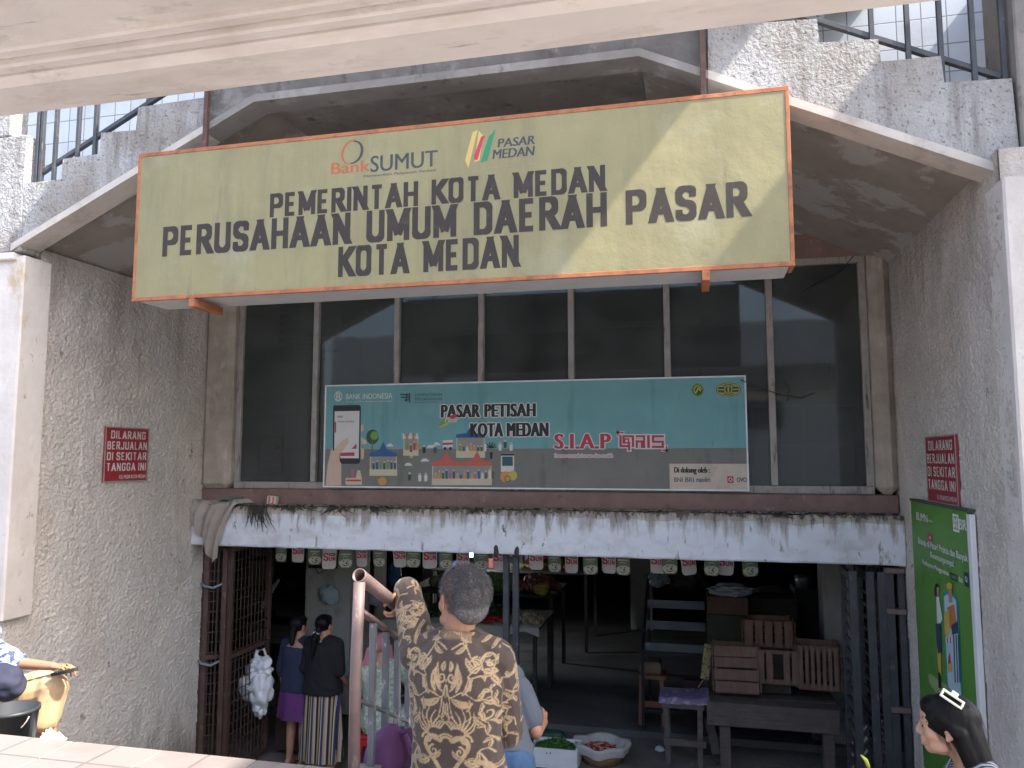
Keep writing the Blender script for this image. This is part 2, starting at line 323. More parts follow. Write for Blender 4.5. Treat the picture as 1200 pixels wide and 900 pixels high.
def glass_mat():
    m = bpy.data.materials.new('dusty dark window glass'); m.use_nodes = True; n = m.node_tree.nodes; L = m.node_tree.links
    n.remove(n['Principled BSDF']); out = n['Material Output']
    tr = n.new('ShaderNodeBsdfTransparent'); tr.inputs[0].default_value = (.42, .46, .46, 1)
    gl = n.new('ShaderNodeBsdfGlossy'); gl.inputs['Roughness'].default_value = .04; gl.inputs['Color'].default_value = (.9, .93, .95, 1)
    fr = n.new('ShaderNodeFresnel'); fr.inputs[0].default_value = 1.5
    a = n.new('ShaderNodeMixShader'); L.new(fr.outputs[0], a.inputs[0]); L.new(tr.outputs[0], a.inputs[1]); L.new(gl.outputs[0], a.inputs[2])
    di = n.new('ShaderNodeBsdfDiffuse'); di.inputs[0].default_value = (.135, .145, .135, 1)
    tc = n.new('ShaderNodeTexCoord'); no = n.new('ShaderNodeTexNoise'); no.inputs['Scale'].default_value = 1.6; no.inputs['Detail'].default_value = 9
    no.inputs['Roughness'].default_value = .7
    mr = n.new('ShaderNodeMapRange'); mr.inputs[1].default_value = .35; mr.inputs[2].default_value = .75; mr.inputs[3].default_value = .18; mr.inputs[4].default_value = .55
    L.new(tc.outputs['Object'], no.inputs['Vector']); L.new(no.outputs[0], mr.inputs[0])
    b = n.new('ShaderNodeMixShader'); L.new(mr.outputs[0], b.inputs[0]); L.new(a.outputs[0], b.inputs[1]); L.new(di.outputs[0], b.inputs[2])
    bp = n.new('ShaderNodeBump'); bp.inputs['Strength'].default_value = .02; bp.inputs['Distance'].default_value = .02
    n2 = n.new('ShaderNodeTexNoise'); n2.inputs['Scale'].default_value = 2.5; L.new(tc.outputs['Object'], n2.inputs['Vector']); L.new(n2.outputs[0], bp.inputs['Height']); L.new(bp.outputs[0], gl.inputs['Normal'])
    L.new(b.outputs[0], out.inputs[0]); return m
glass_m = glass_mat()

def tile_mat(name, a, b, mortar, w_, h_, axis='XZ', ms=.012, off=0.0):
    m = bpy.data.materials.new(name); m.use_nodes = True; n = m.node_tree.nodes; L = m.node_tree.links; p = n['Principled BSDF']
    tc = n.new('ShaderNodeTexCoord'); sp = n.new('ShaderNodeSeparateXYZ'); cb = n.new('ShaderNodeCombineXYZ')
    L.new(tc.outputs['Object'], sp.inputs[0]); L.new(sp.outputs['XYZ'.index(axis[0])], cb.inputs[0]); L.new(sp.outputs['XYZ'.index(axis[1])], cb.inputs[1])
    br = n.new('ShaderNodeTexBrick'); br.offset = off; br.inputs['Scale'].default_value = 1; br.inputs['Brick Width'].default_value = w_; br.inputs['Row Height'].default_value = h_
    br.inputs['Mortar Size'].default_value = ms * .5; br.inputs['Mortar Smooth'].default_value = .2
    br.inputs['Color1'].default_value = (*a, 1); br.inputs['Color2'].default_value = (*b, 1); br.inputs['Mortar'].default_value = (*mortar, 1)
    L.new(cb.outputs[0], br.inputs['Vector'])
    no = n.new('ShaderNodeTexNoise'); no.inputs['Scale'].default_value = 3; no.inputs['Detail'].default_value = 9; no.inputs['Roughness'].default_value = .65; L.new(tc.outputs['Object'], no.inputs['Vector'])
    mr = n.new('ShaderNodeMapRange'); mr.inputs[1].default_value = .5; mr.inputs[2].default_value = .72; mr.inputs[4].default_value = .45; L.new(no.outputs[0], mr.inputs[0])
    x = n.new('ShaderNodeMix'); x.data_type = 'RGBA'; L.new(mr.outputs[0], x.inputs[0]); L.new(br.outputs[0], x.inputs[6]); x.inputs[7].default_value = (a[0] * .55, a[1] * .5, a[2] * .48, 1)
    L.new(x.outputs[2], p.inputs['Base Color']); p.inputs['Roughness'].default_value = .45
    bp = n.new('ShaderNodeBump'); bp.inputs['Strength'].default_value = .4; bp.inputs['Distance'].default_value = .003; bp.invert = True
    L.new(br.outputs['Fac'], bp.inputs['Height']); L.new(bp.outputs[0], p.inputs['Normal']); return m
wall_tile = tile_mat('pale blue grey wall tile', (.34, .37, .405), (.31, .34, .375), (.12, .13, .145), .20, .25)
ledge_tile = tile_mat('pink ceramic ledge tile', (.262, .228, .212), (.236, .205, .19), (.165, .14, .13), .40, .40, 'XY')
step_tile = tile_mat('worn landing tile', (.52, .47, .43), (.47, .42, .39), (.25, .23, .21), .30, .30, 'XY')

# ------------------------------------------------------------------ setting: ground, floors, stairs, landing
def struct(mb, name, m): o = mb.build(name, m); o['kind'] = 'structure'; return o
struct(MB().mesh([(-60, -60, 0), (60, -60, 0), (60, 60, 0), (-60, 60, 0)], [(0, 1, 2, 3)]), 'ground', pavement)
mf = MB(); mf.box((-9.5, 9.25, .004), (6.5, 21.9, .085)); struct(mf, 'market_floor', dark_floor)
st = MB()
zs = 1.7
st.box((-6.5, -4.0, .004), (1.60, 2.68, 1.7))
for k in range(1, 11):
    z = 1.7 - .155 * k
    st.box((-1.30, 2.68 + .31 * (k - 1), .004), (1.612, 2.68 + .31 * k - .001, z), bev=.006)
struct(st, 'stairs', step_tile)
XL, XR, YF = -4.848, 1.619, 7.0

# ------------------------------------------------------------------ market building
B = thing('market_building', 'weathered grey market building with roughcast side walls and twin stair flights above its entrance', 'building', (-1.6, 7, 0))
# side walls and pillars
def rough_wall(x, sgn, y0, y1, ztop, thick):
    """roughcast wall: real trowel-thrown lumps on the visible face, closed box behind"""
    h = .0105; ny = int((y1 - y0) / h); nz = int(4.95 / h); vs = []; fs = []
    for i in range(ny + 1):
        y = y0 + (y1 - y0) * i / ny
        for j in range(nz + 1):
            zz = ztop * j / nz; q = Vector((0, y, zz)); e = min(1, i * .5, (ny - i) * .5)
            d = .0065 * mnoise.noise(q * 36) + .0045 * mnoise.noise(q * 70) + .006 * mnoise.noise(q * 5) + .007 * max(0, mnoise.noise(q * 17) - .05) - .002
            vs.append((x + sgn * (d * e - .004), y, zz))
    for i in range(ny):
        for j in range(nz): a = i * (nz + 1) + j; fs.append((a, a + 1, a + nz + 2, a + nz + 1))
    m = MB(); m.mesh(vs, fs, None, True); xb = x - sgn * thick; xa = x - sgn * .012
    m.mesh([(xa, y0, 0), (xb, y0, 0), (xb, y0, ztop), (xa, y0, ztop), (xa, y1, 0), (xb, y1, 0), (xb, y1, ztop), (xa, y1, ztop)], [(0, 1, 2, 3), (4, 5, 6, 7), (1, 2, 6, 5), (3, 2, 6, 7), (0, 3, 7, 4)])
    return m.build('side_wall', roughcast, B)
lw = rough_wall(XL, 1, 4.80, 7.02, 4.80, .45)
rw = rough_wall(XR, -1, 4.50, 7.02, 4.86, .45)
m = MB(); m.box((-5.16, 4.60, 2.04), (-4.80, 4.86, 4.70), bev=.012); m.build('pillar', pillar_wash, B)
m = MB(); m.box((-6.6, 4.66, 0), (-4.852, 4.98, 2.036), bev=.015); m.build('pillar_base', roughcast, B)
m = MB(); m.box((XR + .004, 4.45, 0), (2.3, 4.70, 4.69), bev=.012); m.build('pillar', pillar_wash, B)
m = MB(); m.box((-7.0, 5.4, 0), (-5.31, 5.6, 4.7)); m.build('side_wall', dark_int, B)
# upper pillars, stair landing and flights
m = MB(); m.box((1.768, 4.56, 4.70), (2.5, 5.0, 7.1), bev=.01); m.build('upper_pillar', raw_conc, B)
m = MB(); m.box((-6.6, 4.58, 4.72), (-4.82, 4.76, 5.62), bev=.01); m.build('parapet', parapet_wash, B)
m = MB(); m.box((-6.6, 4.58, 5.624), (-4.98, 4.74, 7.1), bev=.01); m.build('upper_pillar', parapet_wash, B)
m = MB(); m.box((-6.6, 4.56, 4.66), (-4.86, 4.90, 4.716), bev=.008); m.build('ledge_moulding', cream_paint, B)
sl_ = (5.66 - 4.70) / (1.76 + .28)
def botR(x): return 5.66 - max(0, x + .28) * sl_
def botL(x): return 5.66 - max(0, -2.92 - x) * sl_
# flights (soffit slabs behind the parapets, recessed 7 cm above the parapet's foot)
so_ = .07
m = MB(); m.prism([(-2.92, 5.66 + so_), (-.28, 5.66 + so_), (-.28, 5.92), (-2.92, 5.92)], 4.70, 6.98); m.build('landing_slab', raw_conc, B)
m = MB()
tops = [(-.278, 5.95)]
x = -.278
for i in range(9):
    tops += [(x, 5.95 - .155 * i), (x + .31, 5.95 - .155 * i)]; x += .31
poly = [(-.278, 5.66 + so_), (2.4, botR(2.4) + so_)] + [(a, max(b, botR(a) + so_ + .03)) for a, b in tops[::-1] if a <= 2.4]
m.prism(poly, 4.70, 6.96); m.build('stair_flight', soffit_m, B)
m = MB(); x = -2.922; tops = [(-2.922, 5.95)]
for i in range(9):
    tops += [(x, 5.95 - .155 * i), (x - .31, 5.95 - .155 * i)]; x -= .31
poly = [(-2.922, 5.66 + so_), (-5.6, botL(-5.6) + so_)] + [(a, max(b, botL(a) + so_ + .03)) for a, b in tops[::-1] if a >= -5.6]
m.prism(poly, 4.70, 6.96); m.build('stair_flight', soffit_m, B)
# parapets: rough painted faces with stepped tops over a smooth edge beam
def noisy_steps(pts): return [(a + random.uniform(-.006, .006), b + random.uniform(-.008, .008)) for a, b in pts]
m = MB(); m.prism([(.13, botR(.13) + .055), (1.764, botR(1.764) + .055)] + noisy_steps([(1.752, 5.20), (1.745, 5.29), (1.41, 5.30), (1.405, 5.455), (1.095, 5.462), (1.085, 5.605), (.765, 5.612), (.76, 5.77), (.45, 5.775), (.445, 5.93), (.13, 5.93)]), 4.58, 4.698)
pr = m.build('parapet', parapet_wash, B)
m = MB(); m.prism([(-3.30, botL(-3.30) + .055), (-3.30, 5.74)] + noisy_steps([(-3.865, 5.73), (-3.87, 5.562), (-4.165, 5.56), (-4.17, 5.405), (-4.49, 5.40), (-4.495, 5.25), (-4.815, 5.245)]) + [(-4.815, botL(-4.815) + .055)], 4.58, 4.698)
m.build('parapet', parapet_wash, B)
m = MB(); m.prism([(-3.296, botL(-3.296) + .055), (-2.92, 5.715), (-.28, 5.715), (.126, botR(.126) + .055), (.126, 6.25), (-3.296, 6.25)], 4.60, 4.696); m.build('landing_parapet', mat('rough render with shade tone', (.13, .118, .108), .95, .25, 4, layers=[((.24, .225, .21), (6, 6, 6), .54, .66, 8, .7), ((.05, .045, .04), (9, 9, 3), .56, .70, 8, .8)], bump=[('n', 30, .8, .012), ('n', 80, .4, .004)]), B)  # unpainted rough render, its colour darkened further to stand for shade
m = MB()
e = .006
pts = [(-4.90, botL(-4.90)), (-2.92, 5.66), (-.28, 5.66), (1.80, botR(1.80))]
cem = mat('smooth edge beam cement', (.50, .45, .40), .9, .15, 3, layers=[((.30, .26, .22), (4, 4, 4), .54, .7, 8, .7)], bump=[('n', 20, .3, .006)])
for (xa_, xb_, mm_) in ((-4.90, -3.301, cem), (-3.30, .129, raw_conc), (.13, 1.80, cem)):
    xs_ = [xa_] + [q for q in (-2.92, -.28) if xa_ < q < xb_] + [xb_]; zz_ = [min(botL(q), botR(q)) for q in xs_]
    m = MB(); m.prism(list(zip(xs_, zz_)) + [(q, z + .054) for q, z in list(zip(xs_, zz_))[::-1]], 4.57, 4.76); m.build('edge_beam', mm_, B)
# railings on the flights
def flight_rail(sgn, xs, zs_, zt, slope, x0, z0, x1):
    m = MB()
    for xx, zz in zip(xs, zs_): m.bar((xx, 4.64, zz), (xx, 4.64, zt), .027, .027)
    rr = m.build('stair_railing', steel_dark, B)
    m = MB()
    for dz, h, xe in ((0, .03, 1), (.26, .03, .5), (1.1, .05, 1)):
        xe = x0 + (x1 - x0) * xe; m.bar((x0, 4.655, z0 + dz), (xe, 4.655, z0 + dz + slope * (xe - x0)), .035, h)
    m.bar((x0 + .35 * sgn, 4.655, z0 + .02 + slope * .35 * sgn), (x0 + .02 * sgn, 4.655, z0 + .27), .02, .02)
    m.build('handrail', steel_dark, rr)
flight_rail(1, [1.25, 1.42, 1.585, 1.735, 1.06], [5.45, 5.30, 5.30, 5.28, 5.45], 6.6, -.49, .45, 5.95, 1.72)
flight_rail(-1, [-4.74, -4.62, -4.42, -4.27, -4.78], [5.24, 5.24, 5.40, 5.40, 5.24], 6.6, .49, -3.5, 5.95, -4.75)
# tiled upper wall, plain wall above the windows, jambs, lintel, sill
m = MB(); m.box((-7.5, 7.0, 5.15), (5.0, 7.2, 8.2)); m.build('tiled_wall', wall_tile, B)
m = MB(); m.box((XL, 6.97, 4.93), (XR, 7.10, 5.145)); m.build('upper_band', redbrown, B)
m = MB(); m.box((XL - .01, 6.86, 2.90), (-4.535, 7.12, 4.98), bev=.05); m.build('window_jamb', jamb_m, B)
m = MB(); m.box((1.455, 6.86, 2.90), (XR + .01, 7.12, 4.98), bev=.06); m.build('window_jamb', jamb_m, B)
m = MB(); m.box((XL - .005, 6.90, 2.742), (XR, 7.10, 2.896), bev=.01); m.build('sill_band', redbrown, B)
# lintel with a slightly ragged edge
vs = []; fs = []; nx = 160
m = MB()
prof = [(7.10, 2.345), (6.775, 2.345), (6.765, 2.36), (6.765, 2.70), (6.78, 2.735), (7.10, 2.738)]
for i in range(nx + 1):
    x = -4.90 + (XR - .002 + 4.90) * i / nx
    for j, (yy, zz) in enumerate(prof):
        d = mnoise.noise(Vector((x * 6, j * 3.3, 1))) * (.014 if j in (3, 4) else .004)
        vs.append((x, yy + d * .6, zz + d))
for i in range(nx):
    for j in range(len(prof)):
        a = i * 6 + j; b = i * 6 + (j + 1) % 6; fs.append((a, b, b + 6, a + 6))
fs.append(tuple(range(6))); fs.append(tuple(range(nx * 6, nx * 6 + 6))[::-1])
m.mesh(vs, fs); m.build('lintel', mat('whitewashed lintel', (.64, .655, .69), .9, .07, 5, spec=.15,
    layers=[((.52, .49, .45), (2, 4, 5), .56, .68, 9, .7), ((.26, .22, .18), (16, 16, 5), .60, .67, 9, .85), ((.09, .075, .06), (9, 9, 6), .645, .69, 9, .95), ((.45, .435, .42), (3.5, 5, 5), .50, .66, 9, .65), ('z', (.45, .395, .32), (1.3, 2, 5), 2.665, 4.5, .50, .54, .9), ('z', (.25, .21, .175), (11, 9, 1.6), 2.56, 1.0, .52, .68, .8), ('z', (.06, .05, .042), (17, 17, 9), 2.715, 4, .51, .60, .95), ('z', (.10, .085, .07), (22, 22, 3), 2.66, 1.6, .57, .66, .9)], bump=[('n', 26, .5, .008), ('n', 5, .5, .012)]), B)
# windows: frame with mullions and seven panes
mull = [-3.656, -2.797, -1.947, -1.085, -.216, .662]
m = MB(); m.box((-4.533, 6.96, 2.898), (1.453, 7.03, 2.965), bev=.004); m.box((-4.533, 6.96, 4.87), (1.453, 7.03, 4.928), bev=.004)
m.box((-4.533, 6.96, 2.967), (-4.475, 7.03, 4.868), bev=.004); m.box((1.395, 6.96, 2.967), (1.453, 7.03, 4.868), bev=.004)
wf = m.build('window_frame', win_frame_m, B)
for xm in mull:
    m = MB(); m.box((xm - .028, 6.945, 2.967), (xm + .028, 7.03, 4.868), bev=.005); m.build('mullion', win_frame_m, wf)
eds = [-4.475] + mull + [1.395]
for a, b in zip(eds[:-1], eds[1:]):
    m = MB(); m.box((a + (.03 if a > -4.4 else .002), 6.992, 2.968), (b - (.03 if b < 1.39 else .002), 6.998, 4.867)); m.build('window_pane', glass_m, wf)
# upper room behind the glass
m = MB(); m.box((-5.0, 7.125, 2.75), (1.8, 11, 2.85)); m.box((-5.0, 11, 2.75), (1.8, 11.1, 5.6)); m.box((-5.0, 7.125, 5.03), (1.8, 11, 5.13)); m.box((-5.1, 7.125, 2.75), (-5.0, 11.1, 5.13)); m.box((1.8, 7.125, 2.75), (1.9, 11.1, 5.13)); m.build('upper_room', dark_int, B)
m = MB()
for zz in (3.32, 3.72): m.bar((-4.8, 8.2, zz), (1.6, 8.2, zz), .03, .03)
for i in range(14): m.bar((-4.7 + i * .48, 8.2, 2.86), (-4.7 + i * .48, 8.2, 3.72), .025, .025)
m.build('inner_railing', mat('pale inner railing', (.30, .31, .32), .6, .1), B)
# curtain, shutters and lamp tube seen dimly upstairs
m = MB()
for i in range(6): m.box((-4.5, 7.7, 4.30 + i * .09), (-3.75, 7.72, 4.36 + i * .09))
m.build('louvre', mat('pale louvre slats', (.22, .24, .26), .7, .1), B)
m = MB(); m.box((-1.1, 9.0, 4.74), (.1, 9.1, 4.80)); m.build('lamp_tube', mat('unlit tube', (.35, .36, .36), .5, .05), B)
# market hall
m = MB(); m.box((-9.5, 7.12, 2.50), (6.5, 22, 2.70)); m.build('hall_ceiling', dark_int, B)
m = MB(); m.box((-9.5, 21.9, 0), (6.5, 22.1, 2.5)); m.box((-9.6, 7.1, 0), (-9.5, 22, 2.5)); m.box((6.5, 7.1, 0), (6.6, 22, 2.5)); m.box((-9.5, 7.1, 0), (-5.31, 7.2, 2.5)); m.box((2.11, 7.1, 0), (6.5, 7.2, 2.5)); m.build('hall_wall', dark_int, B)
column_m = mat('grubby white column', (.40, .40, .385), .9, .12, 3, layers=[((.18, .16, .14), (3, 3, 1.2), .5, .66, 8, .8), ((.10, .085, .07), (8, 8, 8), .6, .7, 8, .7)], bump=[('n', 16, .3, .006)])
def column(x0, x1, y, extra=False):
    m = MB(); m.box((x0, y, .08), (x1, y + (x1 - x0), 2.499), bev=.01); c = m.build('column', column_m, B); return c
c1 = column(-4.80, -4.19, 9.0)
m = MB(); m.box((-4.74, 8.955, 1.83), (-4.36, 8.998, 1.92), bev=.004); m.build('cable_trunking', mat('black trunking', (.03, .028, .026), .6, .2), c1)
m = MB()
for i in range(7):
    xa = -4.72 + i * .07; m.tube([(xa, 8.985, 1.92), (xa + .03, 8.98, 2.05), (xa + .10, 8.985, 2.2), (xa + .13, 8.99, 2.4)], .006, 6)
m.tube([(-4.40, 8.985, 1.9), (-4.30, 8.96, 1.86), (-4.22, 8.97, 1.95), (-4.21, 8.985, 2.3)], .006, 6)
m.tube([(-4.66, 8.985, 1.83), (-4.6, 8.98, 1.76), (-4.5, 8.985, 1.82)], .005, 6); m.build('wire', mat('black cable', (.015, .015, .015), .5, 0), c1)
c2 = column(1.36, 1.70, 9.35)
column(-1.2, -.8, 14.5); column(-5.6, -5.2, 15.5)
# ------------------------------------------------------------------ slabs above
m = MB()
ye = 1.80
m.box((-3.4, -.9, 4.262), (2.4, ye - .22, 4.60))
m.box((-3.4, ye - .26, 4.246), (2.4, ye - .2205, 4.62), bev=.006)
m.box((-3.4, ye - .22, 4.228), (2.4, ye - .1805, 4.62), bev=.006)
m.box((-3.4, ye - .18, 4.205), (2.4, ye, 4.62), bev=.02)
o = m.build('overhead_slab', cream_paint, None, (0, 1, 4.2)); tag(o, 'dirty cream concrete slab with a moulded edge beam hanging over the front', 'slab')
m = MB(); m.box((-2.9, 3.45, 7.2), (1.58, 7.0, 7.35)); o = m.build('added_shade_canopy', raw_conc, None, (-2, 5, 7.2)); tag(o, 'added out-of-view concrete canopy shading the left stairs and sign', 'canopy')  # unseen slab added to shade the sign; the gap beside it passes sun
m = MB(); m.box((2.57, 1.1, 7.2), (6.3, 7.0, 7.35)); o = m.build('added_shade_canopy', raw_conc, None, (4, 3, 7.2)); tag(o, 'added out-of-view concrete canopy shading the right pillar and steps', 'canopy')  # second unseen slab, added to keep sun off the right side
# opposite building behind the camera, seen only mirrored in the panes
ob = thing('opposite_building', 'plain white block with grilled windows facing the market', 'building', (0, -14, 0)); OY = -14.0
m = MB(); m.box((-14, OY - .5, 0), (12, OY, 8)); m.build('wall', mat('chalky white wall', (.62, .61, .58), .9, .1, 1), ob)
for i in range(6):
    x0 = -11 + i * 4
    m = MB(); m.box((x0, OY, 4.2), (x0 + 2, OY + .04, 5.8)); wd = m.build('window', mat('dark window', (.03, .035, .04), .2, 0), ob)
    m = MB()
    for j in range(5): m.bar((x0, OY + .06, 4.3 + j * .35), (x0 + 2, OY + .06, 4.3 + j * .35), .03, .03)
    for j in range(9): m.bar((x0 + j * .25, OY + .07, 4.2), (x0 + j * .25, OY + .07, 5.8), .02, .02)
    m.build('grille', win_frame_m, wd)
# ledge in front of the camera (tiled top of the landing's low wall)
m = MB(); m.box((-5.2, 2.33, 1.704), (-1.245, 2.66, 2.06), bev=.006); lo = thing('low_wall', 'low landing wall topped with sunlit pink ceramic tiles', 'wall', (-3, 2.5, 1.70)); m.build('wall_body', roughcast, lo)
m = MB()
x = -5.2
while x < -1.2:
    w_ = .395; m.box((x, 2.30, 2.062), (min(x + w_, -1.195), 2.672 + random.uniform(-.004, .004), 2.088 + random.uniform(-.0015, .0015)), bev=.003); x += .40
m.build('tile_coping', ledge_tile, lo)
m = MB(); m.box((-1.24, 2.40, 1.704), (-1.19, 2.675, 2.05)); m.build('end_block', roughcast, lo)
# plinth under the seated vendor on the left
m = MB(); m.box((-6.2, 3.2, 0), (-3.66, 4.16, 1.40), bev=.02); o = m.build('plinth', raw_conc, None, (-4.8, 4, 0)); tag(o, 'concrete plinth at the foot of the left pillar where the vendor sits', 'plinth')
# ------------------------------------------------------------------ flat printing colours
ink = {}
def I(name, col, rough=.55, var=.06, layers=()): 
    return mat(name, col, rough, var, 6, layers=layers)
# ------------------------------------------------------------------ main signboard
SY = 4.40
sb = thing('signboard', 'big faded olive yellow lightbox signboard in a rusty frame hung below the stair landing', 'sign', (-1.56, 4.5, 4.25))
face_m = mat('faded sign sheet', (.245, .215, .105), .5, .08, 3, layers=[('z', (.13, .115, .06), (9, 9, 2.2), .0, -3.0, .40, .72, .75), ('z', (.17, .15, .08), (4, 4, .8), 1.04, 1.6, .42, .72, .6), ((.19, .165, .085), (5, 5, .7), .47, .66, 8, .7), ((.14, .125, .07), (7, 7, 1.2), .62, .74, 9, .7), ((.34, .32, .22), (2, 2, 2), .55, .75, 6, .5), ((.17, .14, .09), (40, 40, 40), .70, .74, 4, .7)], bump=[('n', 1.6, .5, .03), ('n', 6, .15, .01)])
sx0, sx1, sz0, sz1 = -3.686, .562, 4.255, 5.288
m = MB(); m.box((sx0 + .014, SY, sz0 + .014), (sx1 - .014, SY + .004, sz1 - .014)); m.build('face', face_m, sb)
m = MB(); m.box((sx0 + .02, SY + .008, sz0 + .006), (sx1 - .024, SY + .33, 5.215), bev=.003); m.box((sx0 + .02, SY + .008, 5.216), (sx1 - .024, SY + .16, sz1 - .01), bev=.003); m.build('casing', mat('dull white sheet metal', (.50, .50, .50), .5, .1, 5, layers=[((.25, .18, .13), (6, 6, 6), .62, .72, 8, .6)]), sb)
m = MB()
fw = .026
m.box((sx0, SY - .004, sz0), (sx1, SY + .02, sz0 + fw), bev=.002); m.box((sx0, SY - .004, sz1 - fw), (sx1, SY + .02, sz1), bev=.002)
m.box((sx0, SY - .004, sz0 + fw), (sx0 + .022, SY + .02, sz1 - fw), bev=.002); m.box((sx1 - .022, SY - .004, sz0 + fw), (sx1, SY + .02, sz1 - fw), bev=.002)
m.box((sx1 - .02, SY + .021, sz0), (sx1, SY + .175, sz1), bev=.002)
m.build('frame', rust_orange, sb)
for xx in (-3.21, .085):
    m = MB(); m.box((xx - .022, SY - .02, 4.195), (xx + .022, SY + .30, 4.25), bev=.003); m.build('bracket', rust_orange, sb)
for xx in (-3.275, .10):
    m = MB(); m.box((xx - .016, 4.535, 5.10), (xx + .016, 4.565, 6.2), bev=.002); m.box((xx - .014, SY + .17, 5.2), (xx + .014, 4.54, 5.24), bev=.002); m.build('hanger', mat('dark rusty hanger', (.10, .055, .045), .8, .25, 12, layers=[((.30, .16, .11), (15, 15, 15), .56, .7, 7, .6)]), sb)
sp = Plane((0, SY, 0), (1, 0, 0), (0, 0, 1), (0, -1, 0), .25)
brown_ink = I('sun faded dark brown vinyl', (.034, .024, .018), .6, .15, [((.12, .09, .06), (9, 9, 9), .60, .76, 8, .5)])
sign_mats = [brown_ink, I('faded orange vinyl', (.36, .10, .035)), I('dark grey vinyl', (.05, .05, .055)), I('ochre vinyl', (.50, .36, .12)), I('red vinyl', (.42, .04, .05)), I('green vinyl', (.03, .20, .085)), I('pale halo', (.55, .53, .40)), I('faint grey vinyl', (.27, .25, .17))]
def sxz(px, py): p = at(px, py, SY); return p.x, p.z
def sign_line(body, l, t, r, b, k, bold, space, nm):
    """line of text whose lower left is (l, b) and upper right (r, t) in photo pixels"""
    x0, z0 = sxz(l, b); x1, z1 = sxz(r, t); mm = MB(); btext(mm, sp, body, x0, z0, x1, z1, k, .004, .245, .115, .60); return mm.build(nm, sign_mats, sb)
sign_line('PEMERINTAH KOTA MEDAN', 316, 193, 709, 255, 0, .035, 1.06, 'lettering')
sign_line('PERUSAHAAN UMUM DAERAH PASAR', 190, 212, 876, 301, 0, .035, 1.06, 'lettering')
sign_line('KOTA MEDAN', 396, 275, 608, 325, 0, .035, 1.06, 'lettering')
# bank mark
mm = MB()
def serif_text(mb, body, l, t, r, b, k, bold, feet):
    x0, z0 = sxz(l, b); x1, z1 = sxz(r, t); ptext(mb, sp, body, x0, z0, x1, z1, k, .004, bold, 1.0)
    h = (z1 - z0) * .055
    for (a, c) in feet:
        for zz in (z0, z1 - h): 
            if c >= 0 or zz > z0: prect(mb, sp, x0 + (x1 - x0) * (a - .028), zz, x0 + (x1 - x0) * (a + .028), zz + h, k, .0045)
serif_text(mm, 'Bank', 388, 187, 434, 204.5, 1, .02, [])
serif_text(mm, 'SUMUT', 434, 175.5, 513, 202, 2, .012, [])
cx, cz = sxz(412, 178); pring(mm, sp, cx, cz, .068, .085, .016, 1, .004, 90, 290, -.45); pring(mm, sp, cx + .012, cz - .004, .068, .078, .018, 2, .0045, -80, 120, -.45)
x0, z0 = sxz(426, 209); x1, z1 = sxz(512, 197.5); ptext(mm, sp, 'Memberikan Pelayanan Terbaik', x0, z0, x1, z1, 2, .004, .006, 1, .25)
mm.build('bank_logo', sign_mats, sb)
mm = MB()
def spoly(px, k, l): ppoly(mm, sp, [sxz(*p) for p in px], k, l)
spoly([(545, 188), (549, 197), (558, 160), (560, 152), (554, 155)], 3, .004); spoly([(556, 190), (561, 153), (566, 159), (562, 188)], 3, .0045)
spoly([(555, 184), (564, 160), (569, 159), (566.5, 163), (560, 187), (557, 188)], 4, .0055)
spoly([(563, 191), (573, 160), (581, 151), (574, 178), (571, 188)], 5, .005)
def stl(body, l, t, r, b, k, bold=.02, shear=.12): 
    x0, z0 = sxz(l, b); x1, z1 = sxz(r, t); ptext(mm, sp, body, x0, z0, x1, z1, k, .004, bold, 1, shear)
stl('PASAR', 583, 158.5, 627, 173, 2, .03); stl('MEDAN', 577, 171, 627, 186.5, 2, .03)
stl('Unity - Development', 572, 190.5, 628, 198, 7, 0, .2)
mm.build('market_logo', sign_mats, sb)

# ------------------------------------------------------------------ teal banner in front of the windows
BY = 6.90
bb = thing('banner_board', 'wide teal and grey illustrated banner board fixed across the dark upstairs windows', 'banner', (-1.54, 6.92, 2.91))
bx0, bx1, bz0, bz1 = -3.515, .447, 2.918, 3.912
teal_m = mat('faded teal print', (.13, .29, .30), .6, .10, 2.5, layers=[((.05, .15, .15), (7, 7, .8), .56, .72, 8, .5), ((.14, .30, .27), (1.2, 1.2, 1.2), .5, .7, 6, .6), ((.04, .08, .08), (25, 25, 4), .69, .74, 6, .6)])
greyp_m = mat('faded grey print', (.155, .152, .132), .65, .10, 3, layers=[((.09, .085, .075), (8, 8, 1.6), .56, .72, 8, .6)])
m = MB(); m.box((bx0 + .012, BY, 3.285), (bx1 - .012, BY + .004, bz1 - .012)); m.k = 1; m.box((bx0 + .012, BY, bz0 + .012), (bx1 - .012, BY + .004, 3.284)); m.build('print_sheet', [teal_m, greyp_m], bb)
m = MB(); e = .013
for a, b in (((bx0, bz0), (bx1, bz0 + e)), ((bx0, bz1 - e), (bx1, bz1)), ((bx0, bz0 + e), (bx0 + e, bz1 - e)), ((bx1 - e, bz0 + e), (bx1, bz1 - e))): m.box((a[0], BY - .008, a[1]), (b[0], BY + .02, b[1]))
m.build('frame', mat('white painted batten', (.62, .63, .62), .6, .1, 9), bb)
bp_ = Plane((0, BY, 0), (1, 0, 0), (0, 0, 1), (0, -1, 0), .5)
def bxz(px, py): p = at(px, py, BY); return p.x, p.z
